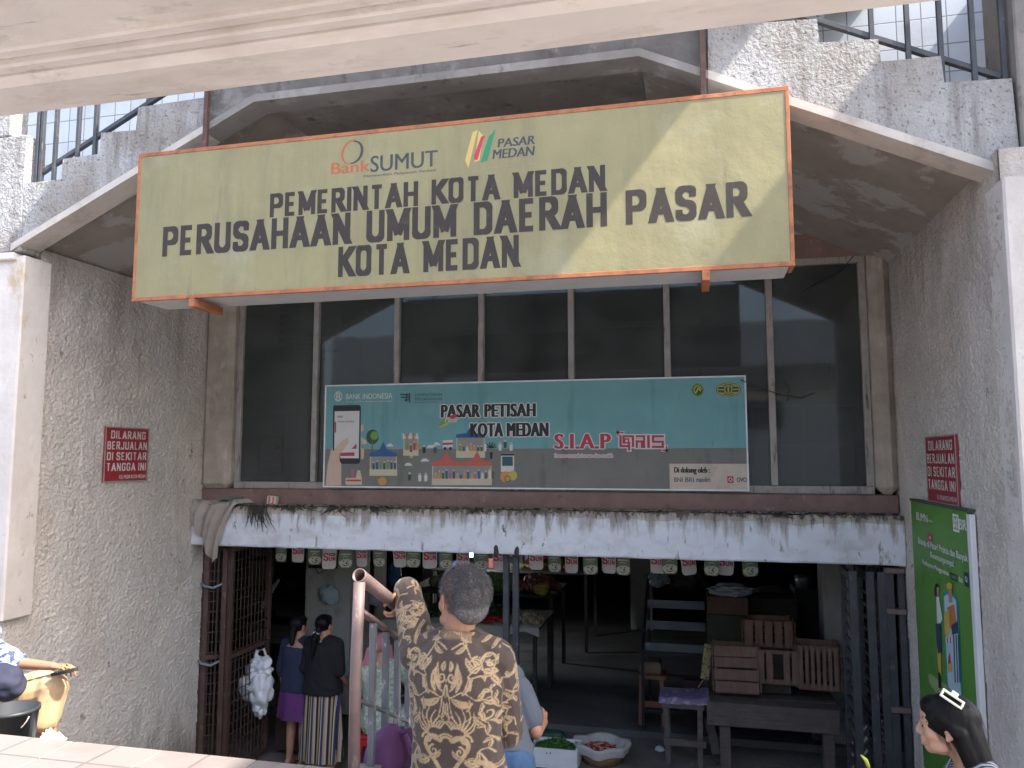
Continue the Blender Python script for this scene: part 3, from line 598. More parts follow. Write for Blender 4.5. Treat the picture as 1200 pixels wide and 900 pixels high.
bm_ = [I('black print', (.018, .018, .02)), I('white print', (.52, .51, .47)), I('crimson print', (.36, .035, .055)), I('blue print', (.025, .085, .20)), I('coral print', (.46, .10, .07)), I('leaf print', (.13, .26, .05)), I('cream print', (.46, .40, .27)), I('skin print', (.50, .36, .26)), I('dark teal print', (.03, .085, .10)), I('orange print', (.50, .24, .05)), I('pink print', (.42, .10, .18)), I('brown print', (.12, .08, .06)), I('gold print', (.42, .34, .08)), I('dark green print', (.025, .075, .03)), I('pale sponsor print', (.48, .40, .32), .6, .1, [((.25, .19, .14), (5, 5, 5), .55, .72, 8, .6)]), I('grey print line', (.22, .22, .20))]
K = dict(black=0, white=1, crimson=2, blue=3, coral=4, leaf=5, cream=6, skin=7, dteal=8, orange=9, pink=10, brown=11, gold=12, dgreen=13, spons=14, gline=15)
def bline(body, l, t, r, b, k, bold, mmx, lift=.004, space=1.0, shear=0, halo=None, hw=.004):
    x0, z0 = bxz(l, b); x1, z1 = bxz(r, t)
    if halo is not None:
        ptext(mmx, bp_, body, x0, z0, x1, z1, halo, lift - .0026, bold, space, shear, 0, .010 if bold > .02 else .006)
    ptext(mmx, bp_, body, x0, z0, x1, z1, k, lift, bold, space, shear)
mm = MB()
bline('PASAR PETISAH', 516.5, 472.5, 628, 489.5, K['black'], .05, mm, halo=K['white'], space=1.12)
bline('KOTA MEDAN', 551, 495, 643, 512, K['black'], .05, mm, halo=K['white'], space=1.12)
mm.build('lettering', bm_, bb)
mm = MB()
bline('S.I.A.P', 649.5, 508, 716, 526, K['crimson'], .045, mm, space=1.08, halo=K['white'])
# squared QRIS wordmark built of bars
def bbox_px(l, t, r, b, k, lift, g=0):
    x0, z0 = bxz(l, b); x1, z1 = bxz(r, t); prect(mm, bp_, x0 - g, z0 - g, x1 + g, z1 + g, k, lift)
Lq = [(726, 510, 728.5, 524), (726, 521.5, 736, 524), (729.5, 510, 743, 512.5), (740.5, 510, 743, 524), (731, 513.5, 737.5, 520), (736, 518, 738.5, 528), (729.5, 510, 732, 520), (745, 510, 756, 512.5), (753.5, 510, 756, 518), (745, 516, 756, 518.5), (745, 516, 747.5, 525), (751, 518, 756, 525), (758.5, 510, 761.5, 525), (764, 510, 778, 512.7), (764, 510, 766.7, 518.5), (764, 516.3, 778, 519), (775.3, 516.3, 778, 525), (764, 522.3, 778, 525)]
for i_, q in enumerate(Lq): bbox_px(*q, K['white'], .0012 + i_ * .0001, .011)
for i_, q in enumerate(Lq): bbox_px(*q, K['crimson'], .004 + i_ * .00012)
bbox_px(733, 515.3, 735.7, 518.2, K['white'], .007)
for q in ((723.5, 506, 731, 507.6), (723.5, 506, 725, 511), (776, 527, 782, 528.6), (780.5, 522, 782, 528.6)): bbox_px(*q, K['white'], .003, .006); bbox_px(*q, K['crimson'], .004)
bline('S aman transaksi aman dan mudah', 650, 531.5, 718, 536, K['pink'], .01, mm, halo=K['white'])
mm.build('slogan', bm_, bb)
mm = MB()
cx, cz = bxz(396.5, 464.5); pring(mm, bp_, cx, cz, .043, .05, .008, K['white'], .003); bline('B', 394, 460, 399.5, 470, K['white'], .02, mm)
bline('BANK INDONESIA', 405.5, 460.5, 460, 468, K['white'], .012, mm); bline('BANK SENTRAL REPUBLIK INDONESIA', 405.5, 469.3, 460, 471.6, K['white'], .006, mm)
for i, (a, b) in enumerate((((469, 462), (480, 463)), ((470, 465.5), (480, 466)), ((474, 469), (480, 468.5)), ((477, 461), (476, 471)), ((480, 460.5), (480, 472)))): pstroke(mm, bp_, [bxz(*a), bxz(*b)], .014, K['dteal'], .003)
bline('KEMENTERIAN', 486.5, 460.5, 518, 464.5, K['dteal'], .012, mm); bline('PERDAGANGAN', 486.5, 465.5, 518, 469.5, K['dteal'], .012, mm); bline('REPUBLIK INDONESIA', 486.5, 470.5, 514, 472.3, K['dteal'], .006, mm)
cx, cz = bxz(817.5, 457); pdisc(mm, bp_, cx, cz, .058, .062, K['leaf'], .002, 8); pdisc(mm, bp_, cx, cz, .046, .05, K['dgreen'], .003, 8); pring(mm, bp_, cx, cz, .034, .04, .010, K['gold'], .004, 0, 250); pstroke(mm, bp_, [(cx - .02, cz - .03), (cx + .01, cz + .02), (cx + .025, cz - .01)], .012, K['gold'], .0045)
cx, cz = bxz(853.5, 456.5); pdisc(mm, bp_, cx, cz, .105, .060, K['dgreen'], .002); pring(mm, bp_, cx, cz, .098, .054, .007, K['gold'], .003)
for dz in (-.03, 0, .03): prect(mm, bp_, cx - .085, cz + dz - .004, cx + .085, cz + dz + .004, K['gold'], .0032)
pdisc(mm, bp_, cx, cz, .038, .042, K['dgreen'], .0036); pring(mm, bp_, cx, cz, .034, .038, .007, K['gold'], .004); prect(mm, bp_, cx - .006, cz - .025, cx + .006, cz + .025, K['gold'], .0045)
mm.build('emblems', bm_, bb)
# sponsor box
mm = MB()
x0, z0 = bxz(785, 575.6); x1, z1 = bxz(877.5, 543.5); prect(mm, bp_, x0, z0 + .004, x1 - .0, z1, K['spons'], .0015)
bline('Di dokung oleh :', 790, 547.5, 832, 556, K['black'], .035, mm)
for wd_, l, r, k in (('BNI', 790, 800, 'brown'), ('BRI', 803, 813, 'dteal'), ('mandiri', 816, 832, 'dteal'), ('OVO', 863.5, 875, 'black')): bline(wd_, l, 559.5 if wd_ not in ('mandiri', 'gopay') else 559, r, 564.8, K[k], .02, mm)
bbox_px(852.5, 558, 859.5, 566, K['crimson'], .003); cx, cz = bxz(856, 562); pring(mm, bp_, cx, cz, .016, .018, .006, K['white'], .004)
mm.build('sponsor_strip', bm_, bb)
# illustration: hand with phone, stalls, trees
mm = MB()
def bpoly(px, k, l): ppoly(mm, bp_, [bxz(*p) for p in px], K[k], l)
bpoly([(381.5, 569), (384, 545), (388, 527), (395, 518), (404, 512), (409, 513), (408, 520), (400, 535), (400, 569)], 'skin', .0022)
bpoly([(423, 499), (426, 497), (426.5, 503), (423, 507)], 'skin', .0022); bpoly([(423, 512), (429, 516), (430, 520), (424, 521)], 'skin', .0022); bpoly([(423, 524), (427, 527), (426, 538), (423, 538)], 'skin', .0022)
bpoly([(390.5, 476.5), (392, 475), (421, 474.5), (423, 476.5), (422, 541), (420, 543.5), (400, 543.5), (398, 540), (398, 530), (390, 528)], 'black', .0026)
bpoly([(392.3, 482), (421.3, 481.5), (420.5, 537), (399, 537), (398.5, 530), (391.8, 526)], 'white', .0032)
bpoly([(398, 519), (408, 512), (408.5, 519), (403, 527), (399, 531), (391, 528)], 'skin', .0042)
bpoly([(399, 530.5), (415.5, 530), (415.5, 534.3), (399, 534.5)], 'crimson', .0038); bpoly([(412, 526), (418, 519.5), (418, 526)], 'crimson', .0038); bpoly([(392.3, 495), (394, 493.5), (394, 506), (392.3, 508)], 'crimson', .0038)
bline('ORIS', 395, 487, 402, 489.5, K['black'], .02, mm); bline('PASAR PETISAH', 396, 493, 415, 495.2, K['black'], .01, mm)
def tree(px, py, r, hh):
    cx, cz = bxz(px, py); pdisc(mm, bp_, cx, cz, r, r * 1.1, K['dgreen'], .002); pdisc(mm, bp_, cx + r * .3, cz + r * .2, r * .62, r * .62, K['leaf'], .003); prect(mm, bp_, cx - .006, cz - hh, cx + .006, cz, K['brown'], .0025)
tree(436.5, 512, .065, .17)
def stall(l, r, top, eave, bot, roof, peaks=1):
    h = (bot - eave)
    bpoly([(l + 1, eave), (r - 1, eave), (r - 1, bot), (l + 1, bot)], 'gline', .0018); 
    for i in range(peaks):
        a = l + (r - l) * i / peaks; b = l + (r - l) * (i + 1) / peaks; c = (a + b) / 2; mid = (top + eave) / 2
        bpoly([(a, eave), (a + 1, eave - 4), (c - (b - a) * .14, mid + 1), (c, top), (c + (b - a) * .14, mid + 1), (b - 1, eave - 4), (b, eave)], roof, .004)
    bpoly([(l + .5, bot - h * .36), (r - .5, bot - h * .36), (r - .5, bot), (l + .5, bot)], 'cream', .003)
    for xx in (l + 1, r - 2): bpoly([(xx, eave), (xx + 1, eave), (xx + 1, bot), (xx, bot)], 'cream', .0033)
    rnd = random.Random(int(l))
    for i in range(int((r - l) / 4.2)):
        xx = l + 4 + i * 4.2; hh = h * rnd.uniform(.15, .4); kk = rnd.choice(['white', 'pink', 'crimson', 'leaf', 'orange', 'brown', 'blue', 'dteal'])
        bpoly([(xx, bot - h * .36 - hh), (xx + 2.6, bot - h * .36 - hh), (xx + 2.6, bot - h * .33), (xx, bot - h * .33)], kk, .0036)
        cx, cz = bxz(xx + 1.3, bot - h * .36 - hh - 1); 
        if rnd.random() < .6: pdisc(mm, bp_, cx, cz, .009, .009, K['skin'], .0038, 8)
stall(432.5, 466, 517.5, 535, 557.5, 'blue'); stall(534, 569, 500, 513, 536.5, 'blue'); stall(505.5, 577, 528.5, 546, 568.5, 'coral', 2)
stall(472, 491, 506.5, 514, 534, 'cream')
for i in range(5): bpoly([(472 + i * 3.9, 508), (474 + i * 3.9, 508), (474 + i * 3.9, 514.5), (472 + i * 3.9, 514.5)], 'coral' if i % 2 else 'white', .0045)
bpoly([(519, 516), (530.5, 515.5), (530.5, 524), (519, 524.5)], 'white', .003); bpoly([(519, 519), (530.5, 518.5), (530.5, 521), (519, 521.5)], 'crimson', .0035)
for xx in (521.5, 528): cx, cz = bxz(xx, 525.5); pdisc(mm, bp_, cx, cz, .014, .014, K['black'], .0036, 10)
bpoly([(587, 532), (602.5, 532), (602.5, 553), (587, 553)], 'white', .002); bpoly([(588.5, 535), (601, 535), (601, 546), (588.5, 546)], 'dteal', .003); bpoly([(587, 532), (602.5, 532), (602.5, 534), (587, 534)], 'black', .0035)
cx, cz = bxz(596, 558.5); pdisc(mm, bp_, cx - .03, cz, .05, .05, K['orange'], .0026, 12); pdisc(mm, bp_, cx + .04, cz + .01, .042, .045, K['gold'], .0027, 12); pring(mm, bp_, cx - .01, cz - .02, .03, .03, .008, K['brown'], .003)
cx, cz = bxz(448, 564); pdisc(mm, bp_, cx, cz, .045, .04, K['orange'], .0026, 9)
bpoly([(405, 560), (424, 560), (424, 568), (405, 568)], 'cream', .002); bpoly([(406, 562), (423, 562), (423, 564), (406, 564)], 'crimson', .0026); bpoly([(419, 551), (422, 551), (424, 560), (417, 560)], 'cream', .0024); bpoly([(412, 550), (414.5, 550), (414.5, 560), (412, 560)], 'pink', .0024)
for (xx, yy, w_) in ((453, 522.5, 8), (493, 540, 10), (474, 545, 9), (500, 524, 12), (508, 521, 8)): bpoly([(xx, yy), (xx + w_ * .25, yy - 2.5), (xx + w_ * .7, yy - 2.7), (xx + w_, yy), (xx + w_, yy + .8), (xx, yy + .8)], 'white', .002)
cx, cz = bxz(575.5, 525); 
for a in range(6): pstroke(mm, bp_, [(cx, cz), (cx + .05 * math.cos(a * .63), cz + .045 * math.sin(a * .63) + .012)], .012, K['dgreen'], .0025)
bpoly([(574, 530), (577.5, 530), (577, 538), (574.5, 538)], 'black', .0025)
for (xx, yy, k) in ((586, 521, 'white'), (592, 518, 'dgreen'), (599, 521, 'white'), (497, 524, 'black'), (510, 524, 'dteal'), (482, 530, 'gold'), (480, 556, 'dgreen'), (492, 557, 'white'), (499, 557, 'white')):
    bpoly([(xx - 2, yy), (xx + 2, yy), (xx + 1.6, yy + 7), (xx - 1.6, yy + 7)], k, .0026); cx, cz = bxz(xx, yy - 1.4); pdisc(mm, bp_, cx, cz, .012, .012, K['skin'], .003, 8)
bpoly([(514, 499), (518, 493.5), (530, 489.5), (531, 492), (520, 498), (515, 500)], 'leaf', .0045); bpoly([(514, 500), (526, 494), (526, 497), (516, 501)], 'gold', .005); bpoly([(527, 487.5), (534, 484.5), (536, 488), (529, 492.5)], 'crimson', .005)
bline('Pasar', 521, 488.5, 538, 495, K['cream'], .05, mm, .0056, 1, .3)
mm.build('illustration', bm_, bb)

# ------------------------------------------------------------------ red notices on the side walls
red_m = mat('weathered red enamel', (.30, .025, .035), .5, .12, 6, layers=[((.16, .02, .025), (8, 8, 8), .56, .72, 8, .6)])
nm_ = [I('chalky white enamel', (.56, .50, .47), .6, .1, [((.32, .16, .15), (16, 16, 16), .60, .72, 7, .6)])]
def notice(label, o, u, n, w_, h_, base):
    t = thing('notice_plate', label, 'sign', base); pl = Plane(o, u, (0, 0, 1), n)
    def slab(mb, u0, v0, u1, v1, l0, l1): 
        P = pl.P; vs = [P(a, b, c) for c in (l0, l1) for a, b in ((u0, v0), (u1, v0), (u1, v1), (u0, v1))]
        mb.mesh(vs, [(0, 1, 2, 3), (4, 5, 6, 7), (0, 1, 5, 4), (1, 2, 6, 5), (2, 3, 7, 6), (3, 0, 4, 7)])
    m = MB(); slab(m, 0, 0, w_, h_, .002, .014); m.build('plate', red_m, t)
    m = MB(); e = .009
    for q in ((0, 0, w_, e), (0, h_ - e, w_, h_), (0, e, e, h_ - e), (w_ - e, e, w_, h_ - e)): slab(m, *q, .0145, .018)
    m.build('frame', mat('tarnished edge trim', (.30, .27, .25), .5, .15), t)
    mm = MB(); rows = ['DILARANG', 'BERJUALAN', 'DI SEKITAR', 'TANGGA INI']; ins = [.09, .05, .05, .05]
    for i, r in enumerate(rows):
        v1 = h_ * (.93 - i * .195); btext(mm, pl, r, w_ * (ins[i] + (.03 if i == 0 else 0)), v1 - h_ * .145, w_ * (1 - ins[i]), v1, 0, .0165, .20, .20, .4)
    ptext(mm, pl, 'P.D. PASAR KOTA MEDAN', w_ * .34, h_ * .055, w_ * .95, h_ * .125, 0, .0165, .02)
    mm.build('lettering', nm_, t); return t
notice('red enamel no-selling notice on the left roughcast wall, nothing else near it', (XL, 5.535, 2.995), (0, 1, 0), (1, 0, 0), .535, .472, (XL, 5.8, 2.99))
notice('red enamel no-selling notice on the right roughcast wall just above the green poster', (XR, 6.035, 2.895), (0, -1, 0), (-1, 0, 0), .655, .455, (XR, 5.7, 2.89))

# ------------------------------------------------------------------ green poster on the right wall
gp = thing('poster_board', 'tall green advertising poster with white side edge on the right wall behind the seated woman', 'poster', (XR, 5.8, .95))
gpl = Plane((XR - .03, 6.43, .95), (0, -1, 0), (0, 0, 1), (-1, 0, 0)); GW, GH = 1.235, 1.925
m = MB(); m.box((XR - .03, 6.43 - GW, .95), (XR - .002, 6.43, .95 + GH)); m.build('print_sheet', mat('leaf green print', (.085, .245, .035), .45, .08, 2, layers=[((.06, .17, .03), (3, 3, .8), .5, .7, 7, .5)]), gp)
m = MB(); m.box((XR - .034, 6.43 - GW - .06, .95), (XR - .002, 6.43 - GW - .001, .95 + GH - .01), bev=.003); m.build('side_rail', mat('white side rail', (.66, .67, .68), .45, .06), gp)
m = MB(); m.box((XR - .036, 6.43 - GW - .06, .95 + GH + .001), (XR - .002, 6.44, .95 + GH + .022), bev=.003); m.build('top_rail', mat('dark poster rail', (.06, .075, .05), .6, .1), gp)
gm_ = [I('poster white', (.68, .70, .66)), I('poster navy', (.02, .04, .09)), I('poster pale blue', (.42, .55, .62)), I('poster turquoise', (.02, .24, .30)), I('poster orange', (.45, .17, .04)), I('poster black', (.012, .012, .012)), I('poster yellow', (.52, .38, .08)), I('poster skin', (.42, .24, .15)), I('poster red', (.45, .04, .04)), I('poster shade green', (.26, .36, .16)), I('poster dark green', (.012, .06, .045))]
mm = MB()
def gpx(px, py):
    F = Vector((-math.sin(YAW) * math.cos(PIT), math.cos(YAW) * math.cos(PIT), math.sin(PIT))); Rt = Vector((math.cos(YAW), math.sin(YAW), 0)); U = Rt.cross(F)
    d = F + Rt * ((px - 600) / FPX) - U * ((py - 450) / FPX); p = CAM + d * ((XR - .03) / d.x); return 6.43 - p.y, p.z - .95
def gtext(body, l, lt, lb, r, k, bold=.02, mmx=None):
    u0, v0 = gpx(l, lb); _, v1 = gpx(l, lt); u1, _ = gpx(r, lt); ptext(mm, gpl, body, u0, v0, u1, v1, k, .003, bold)
gtext('BUMN', 1074.5, 600, 609, 1087, 0, .03); gtext('Untuk Indonesia', 1088, 608, 611, 1093, 0, .01)
u, v = gpx(1121, 613); prect(mm, gpl, u - .065, v - .055, u + .05, v + .055, 0, .002); prect(mm, gpl, u - .05, v - .042, u + .035, v + .042, 9, .0026); pstroke(mm, gpl, [(u - .04, v + .03), (u + .02, v - .03)], .02, 0, .003); pstroke(mm, gpl, [(u - .04, v - .03), (u + .02, v + .03)], .02, 0, .003)
gtext('BRI', 1124.5, 608, 620, 1134.5, 0, .05)
def g2(body, u0, u1, v0, v1, k, bold=.03): ptext(mm, gpl, body, u0, v0, u1, v1, k, .003, bold)
g2('Belanja di Pasar? Praktis dan Banyak', .16, 1.22, 1.612, 1.672, 0); g2('Keuntungannya!', .45, .95, 1.548, 1.602, 0); g2('Pembayaran Menggunakan', .24, .84, 1.478, 1.522, 0)
prect(mm, gpl, .86, 1.475, 1.0, 1.518, 10, .002); g2('QRIS', .875, .985, 1.484, 1.508, 9, .04); g2('dan', 1.03, 1.105, 1.484, 1.522, 0); prect(mm, gpl, 1.135, 1.475, 1.21, 1.56, 1, .002); g2('Q', 1.15, 1.195, 1.50, 1.535, 0, .04)
pdisc(mm, gpl, .46, 1.698, .055, .028, 8, .0034); g2('di', .437, .483, 1.687, 1.711, 0)
mm.build('lettering', gm_, gp)
mm = MB()
def gpoly(px, k, l): ppoly(mm, gpl, [gpx(*p) for p in px], k, l)
gpoly([(1088, 790), (1092, 790), (1101, 797), (1117, 808), (1131, 820), (1141, 832), (1143, 838), (1139, 841), (1128, 836), (1112, 826), (1098, 813), (1089, 800)], 9, .0015)
gpoly([(1101, 806), (1108, 812), (1110, 820), (1103, 815)], 4, .0022); gpoly([(1110, 809), (1128, 822), (1130, 834), (1114, 826)], 7, .0022)
gpoly([(1105.5, 696), (1109, 693.5), (1119, 697), (1123, 703), (1128.5, 817), (1127, 823), (1112, 808), (1110, 800)], 3, .003)
gpoly([(1107, 699), (1110, 696.5), (1117.5, 699.5), (1121, 704), (1127, 814), (1125.5, 819), (1113, 806), (1111.5, 799)], 2, .004)
gpoly([(1111, 712), (1119, 708), (1121, 722), (1122.5, 738), (1118, 742), (1114, 735)], 4, .005); gpoly([(1107.5, 718), (1113, 715), (1114, 742), (1110, 748), (1108, 740)], 6, .0056)
gpoly([(1112, 688), (1116, 688), (1117.5, 706), (1113, 706)], 7, .0056); gpoly([(1110, 685), (1113.5, 682), (1117, 685), (1117, 690), (1111, 690)], 6, .006)
gpoly([(1116, 733), (1123, 728), (1124, 742), (1117, 744)], 1, .006)
for i in range(5): gpoly([(1109.3 + i * 1.7, 748 - abs(i - 1.5)), (1110.3 + i * 1.7, 748 - abs(i - 1.5)), (1110.6 + i * 1.7, 754), (1109.6 + i * 1.7, 754)], 8 if i % 2 else 0, .006)
gpoly([(1112.5, 770), (1114.5, 764), (1116, 783), (1112, 786)], 8, .006); gpoly([(1111, 780), (1116.5, 776), (1117.5, 786), (1113, 789)], 6, .0064)
for xx in (1118, 1121, 1123.5): gpoly([(xx, 744), (xx + 1.2, 744), (xx + 3.2, 800), (xx + 2, 800)], 1, .0058)
gpoly([(1095.5, 690), (1097, 684), (1100, 684), (1101, 690), (1100.5, 697), (1096, 699)], 5, .004); gpoly([(1098.5, 688), (1101.3, 689), (1101, 697), (1099, 698)], 7, .0044)
gpoly([(1098, 700), (1101, 699), (1103, 712), (1105.5, 725), (1103, 731), (1099, 731)], 0, .0044); gpoly([(1097, 731), (1103, 730), (1104.3, 765), (1100, 766), (1098, 750)], 1, .0044); gpoly([(1098.5, 760), (1103.5, 764), (1104, 792), (1101.5, 792)], 6, .0042); gpoly([(1100, 787), (1103, 789), (1104, 807), (1100.5, 806)], 5, .0044)
mm.build('illustration', gm_, gp)


# ------------------------------------------------------------------ bunting cards under the lintel
card_w = mat('white promo card', (.56, .53, .53), .6, .06, 9, layers=[((.40, .35, .34), (6, 6, 6), .55, .72, 7, .5)]); card_g = mat('green promo card', (.15, .21, .13), .6, .12, 9)
cmats = [card_w, card_g, I('card red', (.45, .035, .06)), I('card ink', (.05, .045, .05)), I('card pale', (.50, .50, .44)), I('card leaf', (.10, .20, .06))]
CW, CH = .142, .30
def card(kind):
    lab = ('white hanging promo card with red lettering in the row under the lintel', 'white promo cards strung under the lintel') if kind == 's' else ('green hanging promo card with a pale drawn face in the row under the lintel', 'green promo cards strung under the lintel')
    mb = MB(); prof = [(-CW / 2, 0), (CW / 2, 0)]
    n = 6; r = .035
    out = [(CW / 2, 0)] + [(CW / 2 - r + r * math.cos(-a), -CH + r + r * math.sin(-a)) for a in [i * math.pi / 2 / n for i in range(n + 1)]] + [(-CW / 2 + r - r * math.sin(a), -CH + r - r * math.cos(a)) for a in [i * math.pi / 2 / n for i in range(n + 1)]] + [(-CW / 2, 0)]
    mb.k = 0 if kind == 's' else 1; mb.prism(out, 0, .003)
    pl = Plane((0, 0, 0), (1, 0, 0), (0, 0, 1), (0, -1, 0))
    if kind == 's':
        btext(mb, pl, 'S', -.060, -.215, -.008, -.135, 2, .0012, .20); btext(mb, pl, 'UN', -.003, -.215, .062, -.172, 2, .0012, .24); prect(mb, pl, -.003, -.163, .060, -.137, 3, .0012); prect(mb, pl, .005, -.153, .05, -.147, 0, .002)
    else:
        ppoly(mb, pl, [(-CW / 2 + .004, -.235), (-.03, -.215), (.02, -.21), (CW / 2 - .004, -.225), (CW / 2 - .004, -CH + .04), (.035, -CH + .008), (-.035, -CH + .008), (-CW / 2 + .004, -CH + .04)], 4, .0012)
        pring(mb, pl, 0, -.248, .036, .034, .008, 3, .002, 190, 350); pring(mb, pl, .0, -.195, .030, .018, .008, 4, .002, 0, 200); prect(mb, pl, -.05, -.168, .05, -.155, 4, .0012)
        for sx in (-.022, .022): pdisc(mb, pl, sx, -.232, .009, .006, 3, .0024, 8)
        pdisc(mb, pl, .012, -.252, .010, .012, 3, .0026, 8); prect(mb, pl, -.05, -.09, .05, -.075, 4, .0012)
    o = mb.build('promo_card', cmats, None, (0, 0, 0)); tag(o, lab[0], 'card', lab[1]); return o
protos = {}
for px, kd, dy in [(329, 'g', -3), (348, 's', -3), (367, 'g', 0), (386, 's', 4), (404, 'g', 2), (423, 's', 0), (442, 'g', 0), (466, 's', 0), (485, 'g', 0), (503, 's', 0), (522, 'g', 0), (542.5, 's', 0), (564, 'g', 0), (585, 's', 0), (604, 'g', 0), (627, 's', -1), (648, 'g', 1), (670, 's', 1), (691, 'g', 2), (713, 's', 1), (730, 'g', 2), (771, 's', 0), (785, 'g', -1), (805, 's', 0), (835, 'g', 0), (853, 's', 0), (878, 'g', 0)]:
    if kd not in protos: o = protos[kd] = card(kd)
    else: o = protos[kd].copy(); COL.objects.link(o)
    yb = 662 + (px - 340) * .0255 + dy
    p = at(px, yb, 7.45); o.location = (p.x, 7.45 + random.uniform(0, .02), p.z + CH); o.rotation_euler = (R_(random.uniform(-6, 6)), R_(random.uniform(-4, 4)), R_(random.uniform(-24, 24)))
m = MB(); m.tube([(-4.8, 7.46, 2.42), (-3.2, 7.46, 2.385), (-1.6, 7.46, 2.40), (0, 7.46, 2.39), (1.6, 7.46, 2.42)], .004, 6); o = m.build('bunting_string', mat('dirty string', (.22, .2, .17), .9, .1), None, (-1.6, 7.46, 2.4)); tag(o, 'thin string carrying the promo cards under the lintel', 'string')

# ------------------------------------------------------------------ stair handrail in the foreground
PX = -1.215
hr = thing('stair_handrail', 'maroon pipe handrail with chipped slate balusters running down the stairs under the man\'s arm', 'railing', (PX, 2.68, 2.09))
m = MB(); m.tube([(PX, 2.672, 2.05), (PX, 2.672, 2.4), (PX, 2.69, 2.745)], .0215, 18); m.build('post', pipe_paint, hr)
slp = -.47
def railz(y, z0=2.755): return z0 + slp * (y - 2.70)
# open ended pipe
d = Vector((0, 1, slp)).normalized(); M = d.to_track_quat('Z', 'Y').to_matrix().to_4x4()
m = MB(); Lr = 3.3; m.lathe((PX, 2.70, 2.762), [(.0225, .16), (.0225, -.018), (.0262, -.018), (.0270, -.012), (.0262, .01), (.0262, Lr), (.0225, Lr)], 28, M=M); m.build('handrail', pipe_paint, hr)
m = MB(); m.bar((PX, 2.69, railz(2.69, 2.638)), (PX, 5.4, railz(5.4, 2.638)), .034, .014); m.build('sub_rail', pipe_paint, hr)
y = 2.825
for i in range(18):
    zt = railz(y, 2.63); m = MB(); m.bar((PX, y, max(.1, zt - .62)), (PX, y, zt), .024, .024, up=(0, 1, 0)); m.build('baluster', bal_paint, hr); y += .128
m = MB(); m.bar((PX, 2.69, railz(2.69, 2.32)), (PX, 5.4, railz(5.4, 2.32)), .02, .012); m.build('lower_rail', bal_paint, hr)
m = MB(); m.box((PX - .06, 2.68, 1.2), (PX + .04, 2.84, 2.045), bev=.004); m.build('kerb', raw_conc, hr)

# ------------------------------------------------------------------ gates
g = thing('mesh_gate', 'reddish brown folding mesh gate leaf standing open at the left door jamb', 'gate', (-4.7, 7.0, 0))
def leaf(p, q, name, fm, mesh=True, bars=0, parent=None, top=2.30, bot=.06, mid=1.22):
    """steel gate leaf from p to q (plan points): stiles and rails as frame, infill as its own part"""
    p = Vector((*p, 0)); q = Vector((*q, 0)); m = MB(); z = Vector((0, 0, 1)); n = (q - p).normalized()
    for s in (p, q): m.bar(s + z * bot, s + z * top, .045, .045, up=(n.x, n.y, 0))
    for zz in (bot + .02, mid, top - .02): m.bar(p + z * zz, q + z * zz, .035, .045)
    f = m.build(name, fm, parent); m = MB(); L = (q - p).length
    if mesh:
        k = int(L / .065)
        for i in range(1, k): a = p + (q - p) * i / k; m.bar(a + z * bot, a + z * top, .008, .008, bev=0, up=(n.x, n.y, 0))
        k = int((top - bot) / .10)
        for i in range(1, k): m.bar(p + z * (bot + i * .10), q + z * (bot + i * .10), .008, .008, bev=0)
    for i in range(1, bars + 1): a = p + (q - p) * i / (bars + 1); m.bar(a + z * bot, a + z * top, .03, .02, up=(n.x, n.y, 0))
    m.build('infill', fm, f); return f
leaf((-4.57, 7.02), (-4.58, 7.78), 'gate_leaf', steel_red, True, 0, g)
leaf((-4.815, 6.98), (-4.64, 7.12), 'gate_leaf', steel_red, True, 1, g)
leaf((-4.63, 7.10), (-4.60, 6.98), 'gate_leaf', steel_red, False, 1, g)
m = MB(); m.bar((-4.83, 7.0, 0), (-4.83, 7.0, 2.33), .07, .07); m.build('gate_post', steel_red, g)
m = MB(); m.box((-4.50, 7.85, .06), (-4.20, 7.87, .80)); m.build('kick_plate', steel_red, g)
g2_ = thing('barred_gate', 'slate blue folding barred gate bunched against the right door jamb', 'gate', (1.4, 6.85, 0))
for i, (xa, px) in enumerate(((1.20, 0), (1.33, 0), (1.415, 0), (1.475, 0))):
    m = MB(); m.box((xa, 6.83, .05), (xa + .060, 6.87, 2.285 - (i == 3) * -.03), bev=.003); m.box((xa + .012, 6.87, .05), (xa + .047, 7.25, .10)); m.box((xa + .012, 6.87, 2.20), (xa + .047, 7.25, 2.26)); m.box((xa + .012, 6.87, 1.15), (xa + .047, 7.25, 1.20)); m.box((xa + .005, 7.25, .05), (xa + .05, 7.29, 2.28), bev=.003)
    lf = m.build('gate_leaf', steel_dark, g2_)
    m = MB()
    for k in range(20): m.box((xa + .020, 6.872, .18 + k * .10), (xa + .038, 7.248, .20 + k * .10))
    m.build('infill', steel_dark, lf)
m = MB(); m.bar((1.585, 6.84, .05), (1.585, 6.84, 2.31), .045, .05); m.build('gate_post', steel_dark, g2_)
m = MB()
for zz in (2.30, 1.98, 1.22): m.box((1.47, 6.80, zz - .02), (1.612, 6.88, zz + .02), bev=.003)
m.build('hinge_bracket', mat('greyed rusty hinge', (.17, .12, .11), .8, .2, 10), g2_)
g3 = thing('gate_post_pair', 'pair of slim slate steel gate posts standing under the middle of the lintel', 'post', (-1.65, 6.95, 0))
for xx in (-1.695, -1.605):
    m = MB(); m.box((xx - .027, 6.92, .004), (xx + .027, 6.97, 2.44), bev=.003); m.build('post', steel_dark, g3)
m = MB()
for zz in (2.25, 1.2, .2): m.box((-1.667, 6.93, zz), (-1.633, 6.96, zz + .05)) 
m.build('spacer', steel_dark, g3)
m = MB(); m.blob((-1.745, 6.765, 2.375), (.022, .012, .05), 3, 3, .5, 3); m.blob((-1.555, 6.765, 2.37), (.02, .012, .045), 3, 5, .5, 3); m.build('rust_scab', mat('burnt bracket', (.05, .04, .038), .8, .3), g3)
